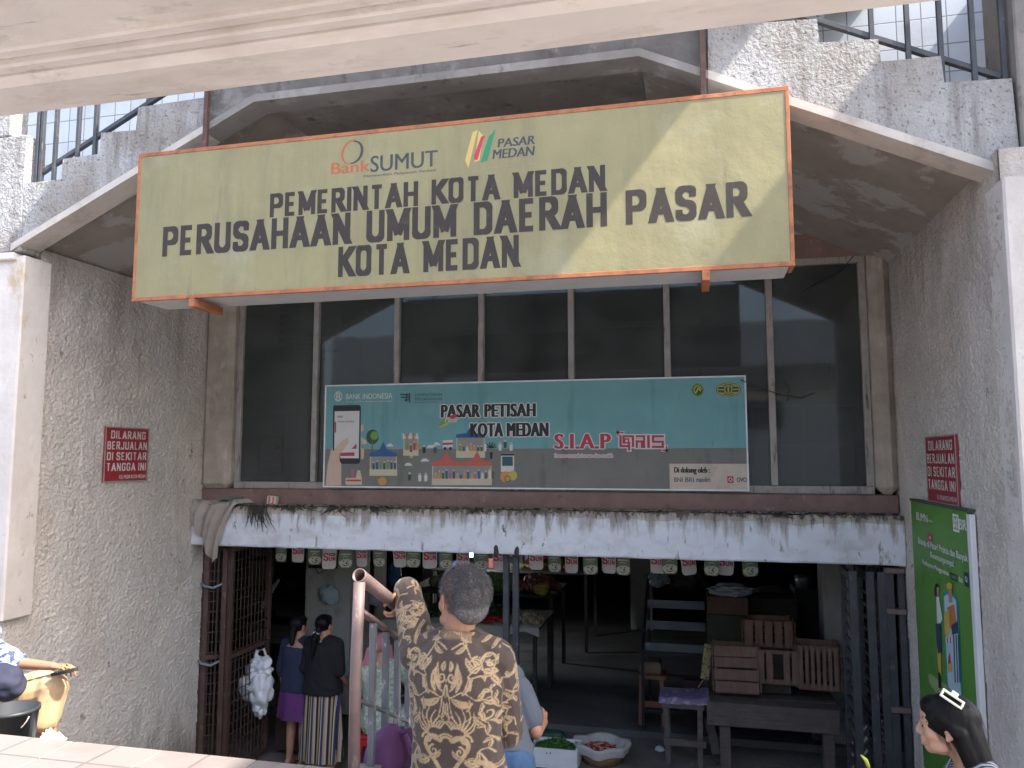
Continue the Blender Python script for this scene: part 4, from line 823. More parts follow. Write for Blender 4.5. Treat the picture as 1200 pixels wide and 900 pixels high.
# ------------------------------------------------------------------ figures: bodies grown from tapered limbs, fused into one continuous skin
def capsule(mb, p, q, r0, r1, seg=12, rings=4):
    p = Vector(p); q = Vector(q); d = q - p; L = d.length
    if L < 1e-5: d = Vector((0, 0, 1))
    d.normalize(); x = d.orthogonal().normalized(); y = d.cross(x); prof = []
    for i in range(rings + 1):
        a = math.pi / 2 * i / rings; prof.append((r0 * math.sin(a), -r0 * math.cos(a)))
    for i in range(rings + 1):
        a = math.pi / 2 * i / rings; prof.append((r1 * math.cos(a), L + r1 * math.sin(a)))
    vs = []; fs = []
    for (r, t) in prof:
        for j in range(seg):
            a = 2 * math.pi * j / seg; rr = max(r, 1e-4); vs.append(p + d * t + (x * math.cos(a) + y * math.sin(a)) * rr)
    n = len(prof)
    for i in range(n - 1):
        for j in range(seg): a = i * seg + j; b = i * seg + (j + 1) % seg; fs.append((a, b, b + seg, a + seg))
    fs.append(tuple(range(seg))[::-1]); fs.append(tuple(range((n - 1) * seg, n * seg))); mb.mesh(vs, fs)
def ell(mb, c, r, M=None, seg=16):
    vs = []; fs = []; n = 10
    for i in range(1, n):
        t = math.pi * i / n
        for j in range(seg):
            a = 2 * math.pi * j / seg; v = Vector((r[0] * math.sin(t) * math.cos(a), r[1] * math.sin(t) * math.sin(a), r[2] * math.cos(t)))
            vs.append((M @ v if M is not None else v) + Vector(c))
    for i in range(n - 2):
        for j in range(seg): a = i * seg + j; b = i * seg + (j + 1) % seg; fs.append((a, b, b + seg, a + seg))
    fs.append(tuple(range(seg))[::-1]); fs.append(tuple(range((n - 2) * seg, (n - 1) * seg))); mb.mesh(vs, fs)
def loft(mb, rings, seg=24, pw=2.3):
    """rings: (centre, x axis, y axis, half width, half depth)"""
    vs = []; fs = []
    for (c, x, y, a, b) in rings:
        for j in range(seg):
            t = 2 * math.pi * j / seg; ct, st = math.cos(t), math.sin(t)
            u = math.copysign(abs(ct) ** (2 / pw), ct) * a; v = math.copysign(abs(st) ** (2 / pw), st) * b
            vs.append(Vector(c) + Vector(x) * u + Vector(y) * v)
    n = len(rings)
    for i in range(n - 1):
        for j in range(seg): a = i * seg + j; b = i * seg + (j + 1) % seg; fs.append((a, b, b + seg, a + seg))
    fs.append(tuple(range(seg))[::-1]); fs.append(tuple(range((n - 1) * seg, n * seg))); mb.mesh(vs, fs)

def fuse(mb, name, mats, parent=None, base=None, voxel=.006, smooth=5, fold=0, fscale=9, fdir=(1, 1, .35), post=None, sf=.5):
    """voxel-fuse the collected volumes into one smooth mesh; fold = cloth crease height"""
    me = bpy.data.meshes.new('t'); me.from_pydata(mb.v, [], mb.f); me.update()
    bm = bmesh.new(); bm.from_mesh(me); bmesh.ops.recalc_face_normals(bm, faces=bm.faces[:]); bm.to_mesh(me); bm.free()
    o = bpy.data.objects.new('t', me); COL.objects.link(o)
    r = o.modifiers.new('r', 'REMESH'); r.mode = 'VOXEL'; r.voxel_size = voxel; r.adaptivity = 0
    s = o.modifiers.new('s', 'SMOOTH'); s.factor = sf; s.iterations = smooth
    bpy.context.view_layer.update(); dg = bpy.context.evaluated_depsgraph_get(); m2 = bpy.data.meshes.new_from_object(o.evaluated_get(dg))
    bpy.data.objects.remove(o); bpy.data.meshes.remove(me)
    m2.name = name; off = wloc(parent) if parent else Vector(base)
    if fold:
        fd = Vector(fdir)
        ns = [v.normal.copy() for v in m2.vertices]
        for v, nn in zip(m2.vertices, ns):
            q = Vector((v.co.x * fd.x, v.co.y * fd.y, v.co.z * fd.z)) * fscale
            h = mnoise.noise(q + Vector((0, 0, 3 * mnoise.noise(v.co * 3)))); h = 1 - 2.2 * abs(h)
            h += .5 * mnoise.noise(q * 2.3)
            v.co += nn * (h * fold)
    if post: post(m2)
    for v in m2.vertices: v.co -= off
    for m in (mats if isinstance(mats, (list, tuple)) else [mats]): m2.materials.append(m)
    m2.polygons.foreach_set('use_smooth', [True] * len(m2.polygons)); m2.update()
    ob = bpy.data.objects.new(name, m2); COL.objects.link(ob)
    if parent: ob.parent = parent
    else: ob.location = off
    return ob

def hand(mb, wrist, d, n, side, curl=.35, thumb=1.0, s=1.0, spread=.12):
    """d: wrist -> knuckles, n: palm normal, side: +1/-1 which side the thumb leaves"""
    wr = Vector(wrist); d = Vector(d).normalized(); n = Vector(n); n = (n - d * n.dot(d)).normalized(); t = d.cross(n).normalized() * side
    offs = [.030, .010, -.010, -.029]; lens = [.070, .079, .073, .057]; palmL = [.088, .092, .088, .080]
    for i in range(4):
        k = wr + d * palmL[i] * s + t * offs[i] * s
        capsule(mb, wr + t * offs[i] * .55 * s, k, .0135 * s, .0105 * s, 8, 3)
        dd = (d + t * spread * (offs[i] / .03)).normalized(); p = k; r = .0088 * s; a = 0
        for j, f in enumerate((.45, .31, .24)):
            a += curl * (1.0 if j == 0 else 1.15)
            dr = dd * math.cos(a) + n * math.sin(a); q = p + dr * lens[i] * f * s; capsule(mb, p, q, r, r * .9, 8, 3); p = q; r *= .9
    b = wr + d * .022 * s + t * .024 * s; q = b + (d * .55 + t * .75 + n * .35 * thumb).normalized() * .042 * s; capsule(mb, b, q, .0135 * s, .0105 * s, 8, 3)
    q2 = q + (d * .85 + t * .25 + n * .55 * thumb).normalized() * .032 * s; capsule(mb, q, q2, .0102 * s, .009 * s, 8, 3)
    capsule(mb, q2, q2 + (d * .9 + n * .5 * thumb).normalized() * .024 * s, .009 * s, .0075 * s, 8, 3)

def frame(fwd, up=(0, 0, 1)):
    f = Vector(fwd).normalized(); u = Vector(up); r = f.cross(u).normalized(); u = r.cross(f)
    return r, f, u
def headmesh(mb, c, fwd, up=(0, 0, 1), s=1.0):
    r, f, u = frame(fwd, up); M3 = Matrix((r, f, u)).transposed(); c = Vector(c)
    def P(x, y, z): return c + M3 @ Vector((x * s, y * s, z * s))
    def E(x, y, z, a, b, d, M=None): ell(mb, P(x, y, z), (a * s, b * s, d * s), M3 if M is None else M3 @ M)
    E(0, -.018, .034, .0755, .094, .083); E(0, .018, -.028, .061, .070, .082); E(0, .052, -.082, .034, .030, .026); E(0, .045, .05, .058, .045, .05)
    for x in (-1, 1):
        E(.036 * x, .052, -.022, .028, .030, .030); E(.042 * x, .030, -.068, .026, .040, .024)
        capsule(mb, P(.014 * x, .084, .026), P(.050 * x, .068, .024), .0105 * s, .008 * s, 8, 3)
        capsule(mb, P(.018 * x, .083, -.001), P(.046 * x, .070, .001), .0055 * s, .005 * s, 8, 3)
        capsule(mb, P(.018 * x, .084, .013), P(.046 * x, .070, .013), .006 * s, .005 * s, 8, 3)
        Mt = Matrix.Rotation(R_(20) * x, 3, 'Z') @ Matrix.Rotation(R_(-12), 3, 'X')
        E(.080 * x, -.008, .002, .007, .020, .034, Mt); E(.084 * x, -.013, .014, .008, .017, .019, Mt); E(.079 * x, -.002, -.024, .007, .011, .012, Mt)
        E(.011 * x, .094, -.028, .008, .010, .007)
    capsule(mb, P(0, .084, .018), P(0, .100, -.023), .0085 * s, .0120 * s, 8, 3)
    capsule(mb, P(-.020, .086, -.051), P(.020, .086, -.051), .0085 * s, .0085 * s, 8, 3); capsule(mb, P(-.016, .085, -.065), P(.016, .085, -.065), .009 * s, .009 * s, 8, 3)
    E(0, .070, -.058, .030, .014, .022)
    return P, M3
def eyes(P, M3, parent, s=1.0):
    for x in (-1, 1):
        mb = MB(); ell(mb, P(.031 * x, .0735, .0065), (.0115 * s,) * 3); mb.k = 1; ell(mb, P(.033 * x, .0800, .0065), (.0072 * s,) * 3); e = mb.build('eye', [eye_m, iris_m], parent)
    mb = MB()
    for x in (-1, 1):
        for i in range(5): capsule(mb, P((.014 + .008 * i) * x, .0895 - .0045 * i, .030 + .003 * math.sin(i * .8)), P((.022 + .008 * i) * x, .0865 - .0048 * i, .031 + .003 * math.sin(i * .8 + .8)), .0025 * s, .0022 * s, 6, 2)
    mb.build('eyebrows', hair_black, parent)
TORSO = [(-.20, .120, .085), (-.06, .160, .108), (.08, .163, .110), (.25, .146, .102), (.42, .140, .100), (.60, .152, .106), (.76, .166, .110), (.88, .160, .100), (.96, .125, .082), (1.04, .075, .062)]
def torso_rings(hip, neck, right, fwdhint, infl=0, sx=1, sy=1, t0=-9, t1=9, bow=.0, flare=0):
    hip = Vector(hip); neck = Vector(neck); up = (neck - hip); L = up.length; up.normalize(); r = Vector(right); r = (r - up * r.dot(up)).normalized(); f = up.cross(r)
    if f.dot(Vector(fwdhint)) < 0: f = -f
    out = []
    for (t, a, b) in TORSO:
        if t < t0 - 1e-6 or t > t1 + 1e-6: continue
        k = bow * math.sin(math.pi * min(1, max(0, t)))
        fl = flare * max(0, .5 - t)
        out.append((hip + up * (t * L) - f * k, r, f, a * sx + infl + fl, b * sy + infl + fl))
    return out
def limb(mb, pts, rs, infl=0):
    for (p, q, a, b) in zip(pts[:-1], pts[1:], rs[:-1], rs[1:]): capsule(mb, p, q, a + infl, b + infl)
def lerp(a, b, t): return Vector(a) + (Vector(b) - Vector(a)) * t
def foot(mb, ank, d, s=1.0, infl=0):
    a = Vector(ank); d = Vector(d); d.z = 0; d.normalize(); side = Vector((-d.y, d.x, 0)); z = Vector((0, 0, 1))
    capsule(mb, a - d * .035 * s - z * .035, a + d * .06 * s - z * .045, .032 * s + infl, .034 * s + infl); capsule(mb, a - z * .01, a + d * .12 * s - z * .052, .035 * s + infl, .026 * s + infl)
    for i in range(5): o = side * (i - 2) * .0165 * s; capsule(mb, a + d * .10 * s + o * .8 - z * .055, a + d * (.165 - abs(i - 1.2) * .010) * s + o - z * .062, .013 * s + infl, .0105 * s + infl, 8, 3)

class Person:
    """joints in world metres; grows body (one mesh) and clothes (children)"""
    def __init__(s, J, fwd, label, base, skin_m=skin, voxel=.006, sx=1.0, sy=1.0, group=None, hs=1.0, headfwd=None, headup=(0, 0, 1), bow=.02, hands=None, armr=(.047, .038, .036, .025), legr=(.080, .056, .053, .035), female=False, detail=True):
        s.J = {k: Vector(v) for k, v in J.items()}; J = s.J; s.fwd = Vector(fwd).normalized(); s.base = Vector(base); s.sx = sx; s.sy = sy; s.bow = bow; s.armr = armr; s.legr = legr
        s.right = (J['shR'] - J['shL']).normalized(); s.hs = hs
        mb = MB(); loft(mb, torso_rings(J['hip'], J['neck'], s.right, s.fwd, -.006, sx, sy, bow=bow))
        for sd in 'LR':
            capsule(mb, lerp(J['neck'], J['sh' + sd], .35), J['sh' + sd], .05, .052); limb(mb, [J['sh' + sd], J['el' + sd]], armr[:2]); limb(mb, [J['el' + sd], J['wr' + sd]], armr[2:])
            hj = J['hip'] + s.right * (.085 if sd == 'R' else -.085) * sx
            s.J['hj' + sd] = hj; limb(mb, [hj, J['kn' + sd]], legr[:2]); limb(mb, [J['kn' + sd], lerp(J['kn' + sd], J['an' + sd], .35), J['an' + sd]], [legr[2], legr[2] * .95, legr[3]])
            foot(mb, J['an' + sd], J.get('toe' + sd, J['an' + sd] + s.fwd) - J['an' + sd], .95)
            hd = (hands or {}).get(sd) or {}
            d = hd.get('d', J['wr' + sd] - J['el' + sd]); n = hd.get('n', -s.right * (1 if sd == 'R' else -1)); hand(mb, J['wr' + sd], d, n, hd.get('side', 1 if sd == 'R' else -1), hd.get('curl', .3), hd.get('thumb', 1), hd.get('s', .95))
        hc = J['head']; capsule(mb, lerp(J['neck'], hc, -.15), hc + Vector((0, 0, -.03)) - s.fwd * .01, .056 * hs, .052 * hs)
        s.P, s.M3 = headmesh(mb, hc, headfwd or fwd, headup, hs)
        s.o = fuse(mb, 'person', skin_m, None, s.base, voxel, 4 if voxel > .005 else 5); tag(s.o, label, 'person', group)
        if detail: eyes(s.P, s.M3, s.o, hs)
    def shirt(s, m, name='shirt', sleeve=.75, hem=-.20, infl=.012, fold=.004, voxel=None, flare=.0, collar=True, fscale=9, post=None, long_=None, top=.97):
        J = s.J; mb = MB(); rg = torso_rings(J['hip'], J['neck'], s.right, s.fwd, infl, s.sx, s.sy, hem, top, s.bow, flare); loft(mb, rg)
        for sd in 'LR':
            capsule(mb, lerp(J['neck'], J['sh' + sd], .30), J['sh' + sd], .048 + infl, .053 + infl)
            if sleeve <= 1: limb(mb, [J['sh' + sd], lerp(J['sh' + sd], J['el' + sd], sleeve)], [s.armr[0] + .004, s.armr[0]], infl + .004)
            else:
                limb(mb, [J['sh' + sd], J['el' + sd]], [s.armr[0] + .004, s.armr[1] + .008], infl + .004); limb(mb, [J['el' + sd], lerp(J['el' + sd], J['wr' + sd], sleeve - 1)], [s.armr[2] + .010, s.armr[3] + .014], infl)
        if collar: capsule(mb, J['neck'] - Vector((0, 0, .02)), lerp(J['neck'], J['head'], .22), .060, .058)
        return fuse(mb, name, m, s.o, None, voxel or .007, 4, fold, fscale, post=post)
    def trousers(s, m, upto=.92, infl=.014, name='trousers', fold=.005, voxel=.007, waist=.22):
        J = s.J; mb = MB(); loft(mb, torso_rings(J['hip'], J['neck'], s.right, s.fwd, infl * .6, s.sx, s.sy, -.20, waist, s.bow))
        for sd in 'LR':
            limb(mb, [J['hj' + sd], J['kn' + sd]], s.legr[:2], infl + .004)
            if upto > 0: limb(mb, [J['kn' + sd], lerp(J['kn' + sd], J['an' + sd], upto)], [s.legr[2] + .006, s.legr[3] + .022], infl)
        return fuse(mb, name, m, s.o, None, voxel, 4, fold, 11)

def strands(name, m, parent, seeds, seglen, nseg, flow, w0=.0016, jitter=.25, seed=1):
    """many thin tapered hairs grown from (point, normal) seeds along flow(point, normal)"""
    rnd = random.Random(seed); mb = MB(); vs = []; fs = []
    for (p, n) in seeds:
        d = flow(p, n) + Vector((rnd.uniform(-1, 1), rnd.uniform(-1, 1), rnd.uniform(-1, 1))) * jitter; d.normalize()
        sd = d.cross(n); sd = sd.normalized() if sd.length > 1e-4 else Vector((1, 0, 0)); L = seglen * rnd.uniform(.6, 1.25); q = Vector(p); b = len(vs)
        for i in range(nseg + 1):
            wd = w0 * (1 - .75 * i / nseg); vs += [q - sd * wd / 2, q + sd * wd / 2]; q = q + d * L / nseg; d = (d + (flow(q, n)) * .12).normalized()
        for i in range(nseg): k = b + 2 * i; fs.append((k, k + 1, k + 3, k + 2))
    mb.mesh(vs, fs, None, True); return mb.build(name, m, parent)
def skull_seeds(P, M3, s, n, test, infl=1.0, seed=3):
    rnd = random.Random(seed); out = []
    while len(out) < n:
        v = Vector((rnd.gauss(0, 1), rnd.gauss(0, 1), rnd.gauss(0, 1))).normalized()
        q = (v.x * .0775 * infl, -.020 + v.y * .096 * infl, .036 + v.z * .0855 * infl)
        if test(*q): 
            nn = Vector((v.x / .0775, v.y / .096, v.z / .0855)).normalized(); out.append((P(*q), M3 @ nn))
    return out

# ---------- the man in the batik shirt
def batik_raster():
    H, W, px = 440, 190, .0022                       # right half, mirrored; u 0..0.418, v 0..-0.968 (down from the collar)
    A = np.zeros((H, W), np.float32)
    yy, xx = np.mgrid[0:H, 0:W]; U = xx * px; V = yy * px
    def dots(pts, ws, val=1.0):
        for (u, v), w_ in zip(pts, ws):
            a = max(0, int((v - w_) / px) - 2); b = min(H, int((v + w_) / px) + 3); c = max(0, int((u - w_) / px) - 2); e = min(W, int((u + w_) / px) + 3)
            if a >= b or c >= e: continue
            d = np.hypot(U[a:b, c:e] - u, V[a:b, c:e] - v); np.maximum(A[a:b, c:e], val * np.clip((w_ - d) / px + .5, 0, 1), out=A[a:b, c:e])
    def curve(pts, w0, w1=None, val=1.0, n=26):
        pts = [np.array(p, float) for p in pts]; w1 = w0 if w1 is None else w1; P = [2 * pts[0] - pts[1]] + pts + [2 * pts[-1] - pts[-2]]; o = []
        for i in range(1, len(P) - 2):
            for k in range(n):
                t = k / n; o.append(.5 * (2 * P[i] + (P[i + 1] - P[i - 1]) * t + (2 * P[i - 1] - 5 * P[i] + 4 * P[i + 1] - P[i + 2]) * t * t + (3 * P[i] - P[i - 1] - 3 * P[i + 1] + P[i + 2]) * t ** 3))
        dots(o, np.linspace(w0, w1, len(o)) * .78, val)
    def leaf(u, v, ang, L, w_, val=.9, rib=True):
        a = math.radians(ang); t = np.linspace(0, 1, 40); cu = u + np.cos(a + .5 * (t - .5)) * L * t; cv = v - np.sin(a + .5 * (t - .5)) * L * t
        dots(list(zip(cu, cv)), w_ * np.sin(np.pi * np.clip(t, .02, 1)) ** .8 * .64 + .0010, val)
        if rib:
            for (x, y) in list(zip(cu, cv))[4:34]:
                i, j = int(y / px), int(x / px)
                if 0 <= i < H and 0 <= j < W: A[i, j] = .15
    def spiral(u, v, r, a0, turns, w0, sgn=1):
        t = np.linspace(0, 1, 60); a = math.radians(a0) + sgn * turns * 2 * np.pi * t; rr = r * (1 - .85 * t); dots(list(zip(u + rr * np.cos(a), v - rr * np.sin(a))), np.linspace(w0, w0 * .5, 60), 1)
    s = 1 / 1093.0
    def q(x, y): return ((x - 475) * s, (y - 330) * s)
    curve([q(485, 372), q(530, 352), (q(562, 392)), q(586, 430), q(566, 468), q(620, 462)], .0032); spiral(*q(590, 430), .03, 90, 1.1, .0036); spiral(*q(640, 415), .032, 200, 1.2, .004, -1)
    for (x, y, a, L, w_) in ((500, 385, 20, .05, .011), (538, 362, 100, .035, .009), (548, 400, -60, .05, .012), (596, 350, 30, .05, .010), (600, 398, -80, .045, .011), (640, 372, 60, .05, .011), (618, 440, -20, .045, .012), (580, 470, -110, .04, .011), (650, 450, -70, .055, .012), (560, 350, 150, .04, .009), (610, 425, 140, .035, .010), (655, 400, 10, .05, .010)): leaf(*q(x, y), a, L, w_)
    curve([q(476, 498), q(492, 540), q(545, 520), q(600, 548), q(650, 540)], .0034, .002); curve([q(488, 540), q(500, 600), q(530, 640), q(590, 610), q(640, 640)], .003, .002)
    leaf(*q(490, 520), 62, .095, .013); leaf(*q(518, 520), 72, .075, .013); leaf(*q(545, 528), 55, .06, .011); spiral(*q(496, 470), .020, 0, 1.2, .0042, -1); leaf(*q(488, 448), 80, .03, .012)
    leaf(*q(500, 545), -25, .080, .019, .85); leaf(*q(520, 562), -10, .060, .014, .95); leaf(*q(482, 560), -95, .055, .010); leaf(*q(600, 548), 40, .045, .011); leaf(*q(625, 545), -40, .045, .011); leaf(*q(590, 610), -60, .05, .012); leaf(*q(560, 590), 60, .04, .010)
    curve([q(460, 520), q(472, 490), q(475, 478)], .003); leaf(*q(475, 540), 90, .05, .011, .55); spiral(*q(640, 600), .028, 120, 1.1, .004)
    for i in range(9): a = 18 + i * 13; r0 = .035; r1 = .095 + .022 * math.sin(i * .8); ar = math.radians(a); c = q(520, 690); curve([(c[0] + r0 * math.cos(ar), c[1] - r0 * math.sin(ar)), (c[0] + r1 * .7 * math.cos(ar + .14), c[1] - r1 * .7 * math.sin(ar + .14)), (c[0] + r1 * math.cos(ar + .42), c[1] - r1 * math.sin(ar + .42))], .0048, .0016)
    curve([q(500, 700), q(540, 690), q(565, 720), q(545, 760), q(520, 790)], .013, .008, .85); leaf(*q(510, 700), 150, .05, .012); spiral(*q(555, 700), .022, 0, 1.3, .004); spiral(*q(530, 745), .020, 90, 1.3, .004, -1); leaf(*q(545, 770), -40, .06, .014); leaf(*q(500, 740), -60, .04, .010)
    curve([q(520, 790), q(500, 830), q(540, 870), q(600, 850), q(628, 790), q(606, 745)], .009, .004, .95); curve([q(590, 780), q(640, 800), q(655, 860), q(630, 930), q(570, 950)], .0115, .006, .75); spiral(*q(505, 860), .03, 30, 1.2, .005)
    for i in range(6): a = 200 + i * 22; ar = math.radians(a); c = q(545, 820); curve([(c[0] + .03 * math.cos(ar), c[1] - .03 * math.sin(ar)), (c[0] + .085 * math.cos(ar + .25), c[1] - .085 * math.sin(ar + .25))], .005, .0016)
    rnd = random.Random(11)
    def vine(u, v, n):
        a = rnd.uniform(0, 360); pts = [(u, v)]
        for k in range(n):
            a += rnd.choice((-1, 1)) * rnd.uniform(25, 70); u += .03 * math.cos(math.radians(a)); v -= .03 * math.sin(math.radians(a)); pts.append((u, v)); leaf(u, v, a + rnd.choice((-70, 70)), rnd.uniform(.022, .04), rnd.uniform(.006, .0095))
        curve(pts, .003, .0022)
    for (u, v) in ((.20, .10), (.25, .20), (.21, .30), (.30, .08), (.33, .28), (.26, .40), (.20, .50), (.36, .15), (.37, .40), (.06, .60), (.15, .66), (.28, .58), (.35, .62), (.05, .75), (.2, .78), (.32, .8), (.1, .88), (.3, .9)): vine(u, v, 4)
    for k in range(60): vine(rnd.uniform(.12, .41), rnd.uniform(.02, .95), 3)
    for k in range(16): vine(rnd.uniform(.02, .12), rnd.uniform(.55, .95), 3)
    return A, px
BAT, BPX = batik_raster()
def batik_mat():
    m = bpy.data.materials.new('brown batik cotton'); m.use_nodes = True; n = m.node_tree.nodes; L = m.node_tree.links; p = n['Principled BSDF']
    at_ = n.new('ShaderNodeAttribute'); at_.attribute_name = 'motif'; no = n.new('ShaderNodeTexNoise'); no.inputs['Scale'].default_value = 40; no.inputs['Detail'].default_value = 6
    tc = n.new('ShaderNodeTexCoord'); L.new(tc.outputs['Object'], no.inputs['Vector'])
    g = n.new('ShaderNodeMix'); g.data_type = 'RGBA'; L.new(no.outputs[0], g.inputs[0]); g.inputs[6].default_value = (.040, .025, .019, 1); g.inputs[7].default_value = (.064, .042, .032, 1)
    b = n.new('ShaderNodeMix'); b.data_type = 'RGBA'; L.new(no.outputs[0], b.inputs[0]); b.inputs[6].default_value = (.30, .20, .10, 1); b.inputs[7].default_value = (.50, .37, .22, 1)
    x = n.new('ShaderNodeMix'); x.data_type = 'RGBA'; L.new(at_.outputs['Fac'], x.inputs[0]); L.new(g.outputs[2], x.inputs[6]); L.new(b.outputs[2], x.inputs[7]); L.new(x.outputs[2], p.inputs['Base Color']); p.inputs['Roughness'].default_value = .7
    p.inputs['Sheen Weight'].default_value = .15; w1 = n.new('ShaderNodeTexNoise'); w1.inputs['Scale'].default_value = 450; L.new(tc.outputs['Object'], w1.inputs['Vector']); bp = n.new('ShaderNodeBump'); bp.inputs['Strength'].default_value = .15; bp.inputs['Distance'].default_value = .001; L.new(w1.outputs[0], bp.inputs['Height']); L.new(bp.outputs[0], p.inputs['Normal'])
    return m
MX, MYY = -.862, 2.80
LE = at(481, 711, 2.97); LW = at(472, 713, 3.13)
manJ = dict(hip=(MX, 2.83, 1.96), neck=(MX + .005, 2.775, 2.535), head=(-.85, 2.80, 2.675), shL=(MX - .152, 2.785, 2.475), shR=(MX + .150, 2.78, 2.475), elL=LE, wrL=(PX + .052, 3.03, 2.675), elR=(MX + .168, 2.87, 2.20), wrR=(MX + .09, 3.06, 2.13), knL=(MX - .09, 3.0, 1.52), knR=(MX + .09, 2.92, 1.50), anL=(MX - .10, 3.02, 1.17), anR=(MX + .10, 2.95, 1.17))
man = Person(manJ, (0, 1, 0), 'man seen from behind in a brown batik shirt, left arm on the maroon handrail', (MX, 2.95, 1.08), voxel=.0045, sx=1.0, sy=1.05, headfwd=(-.72, .69, .0), hs=1.07, bow=.03, armr=(.044, .033, .033, .025), hands=dict(L=dict(d=(-.12, -.30, -.93), n=(-1, 0, -.1), side=-1, curl=.62, s=1.0)), detail=True)
def motif(me):
    co = np.zeros(len(me.vertices) * 3, np.float32); me.vertices.foreach_get('co', co); co = co.reshape(-1, 3)
    u = np.abs(co[:, 0] - MX) * 1.06; v = (2.565 - co[:, 2]) * 1.0
    
    # on the sleeves follow the depth as well so that the print does not smear along the arm
    front = co[:, 1] > 2.86; u = np.where(front, .10 + u * .8, u)
    for sd in 'LR':                                      # on the sleeves the print runs round and along the arm
        best = np.full(len(co), 9.0); uu = np.zeros(len(co)); vv = np.zeros(len(co)); run = .06
        for p, q in ((manJ['sh' + sd], manJ['el' + sd]), (manJ['el' + sd], manJ['wr' + sd])):
            p = np.array(p); q = np.array(q); d = q - p; Ls = np.linalg.norm(d); d = d / Ls; t = np.clip((co - p) @ d, 0, Ls); r = co - p - t[:, None] * d; dist = np.linalg.norm(r, axis=1)
            e1 = np.cross(d, (0, 1, .3)); e1 /= np.linalg.norm(e1); e2 = np.cross(d, e1); ang = np.arctan2(r @ e2, r @ e1); k = dist < best
            best = np.where(k, dist, best); uu = np.where(k, .20 + .05 * np.abs(ang), uu); vv = np.where(k, run + t, vv); run += Ls
        out = (co[:, 0] < MX - .175) if sd == 'L' else (co[:, 0] > MX + .172)
        arm = out & (best < .085); u = np.where(arm, uu, u); v = np.where(arm, vv, v)
    i = np.clip((v / BPX).astype(int), 0, BAT.shape[0] - 1); j = np.clip((u / BPX).astype(int), 0, BAT.shape[1] - 1); val = BAT[i, j]
    a = me.attributes.new('motif', 'FLOAT', 'POINT'); a.data.foreach_set('value', val.astype(np.float32))
sh = man.shirt(batik_mat(), sleeve=1.80, hem=-.20, infl=.016, top=1.05, fold=.0045, voxel=.0032, flare=.03, fscale=7, post=motif, collar=False)
mb = MB(); nk = Vector(manJ['neck'])
vs = []; fs = []
for i in range(33):
    a = R_(-60 + 300 * i / 32); 
    for k, (rr, zz) in enumerate(((.066, -.022), (.071, .012), (.076, .022), (.081, .0), (.083, -.028))): vs.append(nk + Vector((math.cos(a) * rr * 1.0, .004 + -math.sin(a) * rr * .95, zz + .012 + .012 * math.sin(a))))
for i in range(32):
    for k in range(4): b = i * 5 + k; fs.append((b, b + 1, b + 6, b + 5))
mb.mesh(vs, fs, None, True); mb.build('collar', mat('beige figured batik collar', (.20, .135, .085), .75, .3, 40, layers=[((.52, .38, .22), (45, 45, 30), .50, .60, 3, .9)]), man.o)
man.trousers(mat('dark trousers', (.03, .03, .035), .8, .15), waist=.15, voxel=.008)
greyhair = mat('salt and pepper hair', (.085, .08, .082), .55, .3, 60, layers=[((.26, .26, .28), (160, 160, 160), .55, .66, 2, .8)], spec=.4)
mb = MB(); r_, f_, u_ = frame((-.72, .69, .0))
def hp(x, y, z): return man.P(x, y, z)
ell(mb, hp(0, -.030, .040), (.0765, .0885, .0845), man.M3); ell(mb, hp(0, -.060, -.012), (.071, .053, .066), man.M3); ell(mb, hp(0, -.05, .03), (.0775, .075, .07), man.M3); ell(mb, hp(0, .025, .075), (.062, .055, .048), man.M3)
for x in (-1, 1): ell(mb, hp(.071 * x, .012, .028), (.008, .018, .035), man.M3)
fuse(mb, 'hair', greyhair, man.o, None, .004, 4)
def hairtest(x, y, z): return (y < .035 + (z - .04) * .6 and z > -.045 + max(0, y + .03) * .9) and not (abs(x) > .06 and -.03 < y < .03 and z < .02)
strands('short_hair', greyhair, man.o, skull_seeds(man.P, man.M3, 1, 15000, hairtest, 1.0), .017, 2, lambda p, n: n * .75 + Vector((0, -.1, -.6)), .0010, .45)
fl = thing('cloth_bag', 'bulging plain purple cloth bag hanging low beside the batik shirted man', 'bag', (-1.13, 2.98, 1.85)); mb = MB(); c = at(455, 883, 2.93)
mb.blob((c.x, c.y, c.z - .03), (.092, .085, .135), 5, 4, .10, 1.6); pb = mb.build('bag_body', mat('plum purple cloth', (.125, .045, .125), .8, .12, 5, bump=[('n', 9, .4, .012), ('n', 300, .2, .001)]), fl)
mb = MB(); mb.tube([(c.x + .03, c.y, c.z + .07), (c.x + .09, c.y - .01, c.z + .10), (c.x + .13, c.y - .02, c.z + .02)], .012, 8); mb.build('strap', MATS['plum purple cloth'], fl)

# ---------- woman with the hair clip, seated on the right
wf_ = Vector((-.964, .20, -.03)).normalized()
WX, WY = .86, 3.20
wj = dict(hip=(1.02, 3.18, 1.50), neck=(.925, 3.19, 2.075), head=(.868, 3.20, 2.222), shL=(.97, 3.035, 2.065), shR=(1.0, 3.34, 2.065), elL=(.86, 2.97, 1.80), wrL=(.635, 3.05, 1.965), elR=(.86, 3.42, 1.80), wrR=(.66, 3.32, 1.90), knL=(.60, 3.08, 1.78), knR=(.61, 3.30, 1.78), anL=(.52, 3.08, 1.47), anR=(.53, 3.28, 1.47))
wj['neck'] = (.955, 3.19, 2.105)
wom = Person(wj, wf_, 'seated woman in profile with long black hair, white hair clip and navy striped grey top', (.95, 3.2, 1.39), skin_light, .0045, .92, .95, hs=.89, headfwd=wf_, bow=.02, hands=dict(L=dict(d=(-.8, .1, .25), n=(.1, .95, .1), side=-1, curl=.5), R=dict(curl=.3)))
top_m = bpy.data.materials.new('grey jersey with navy stripes'); top_m.use_nodes = True
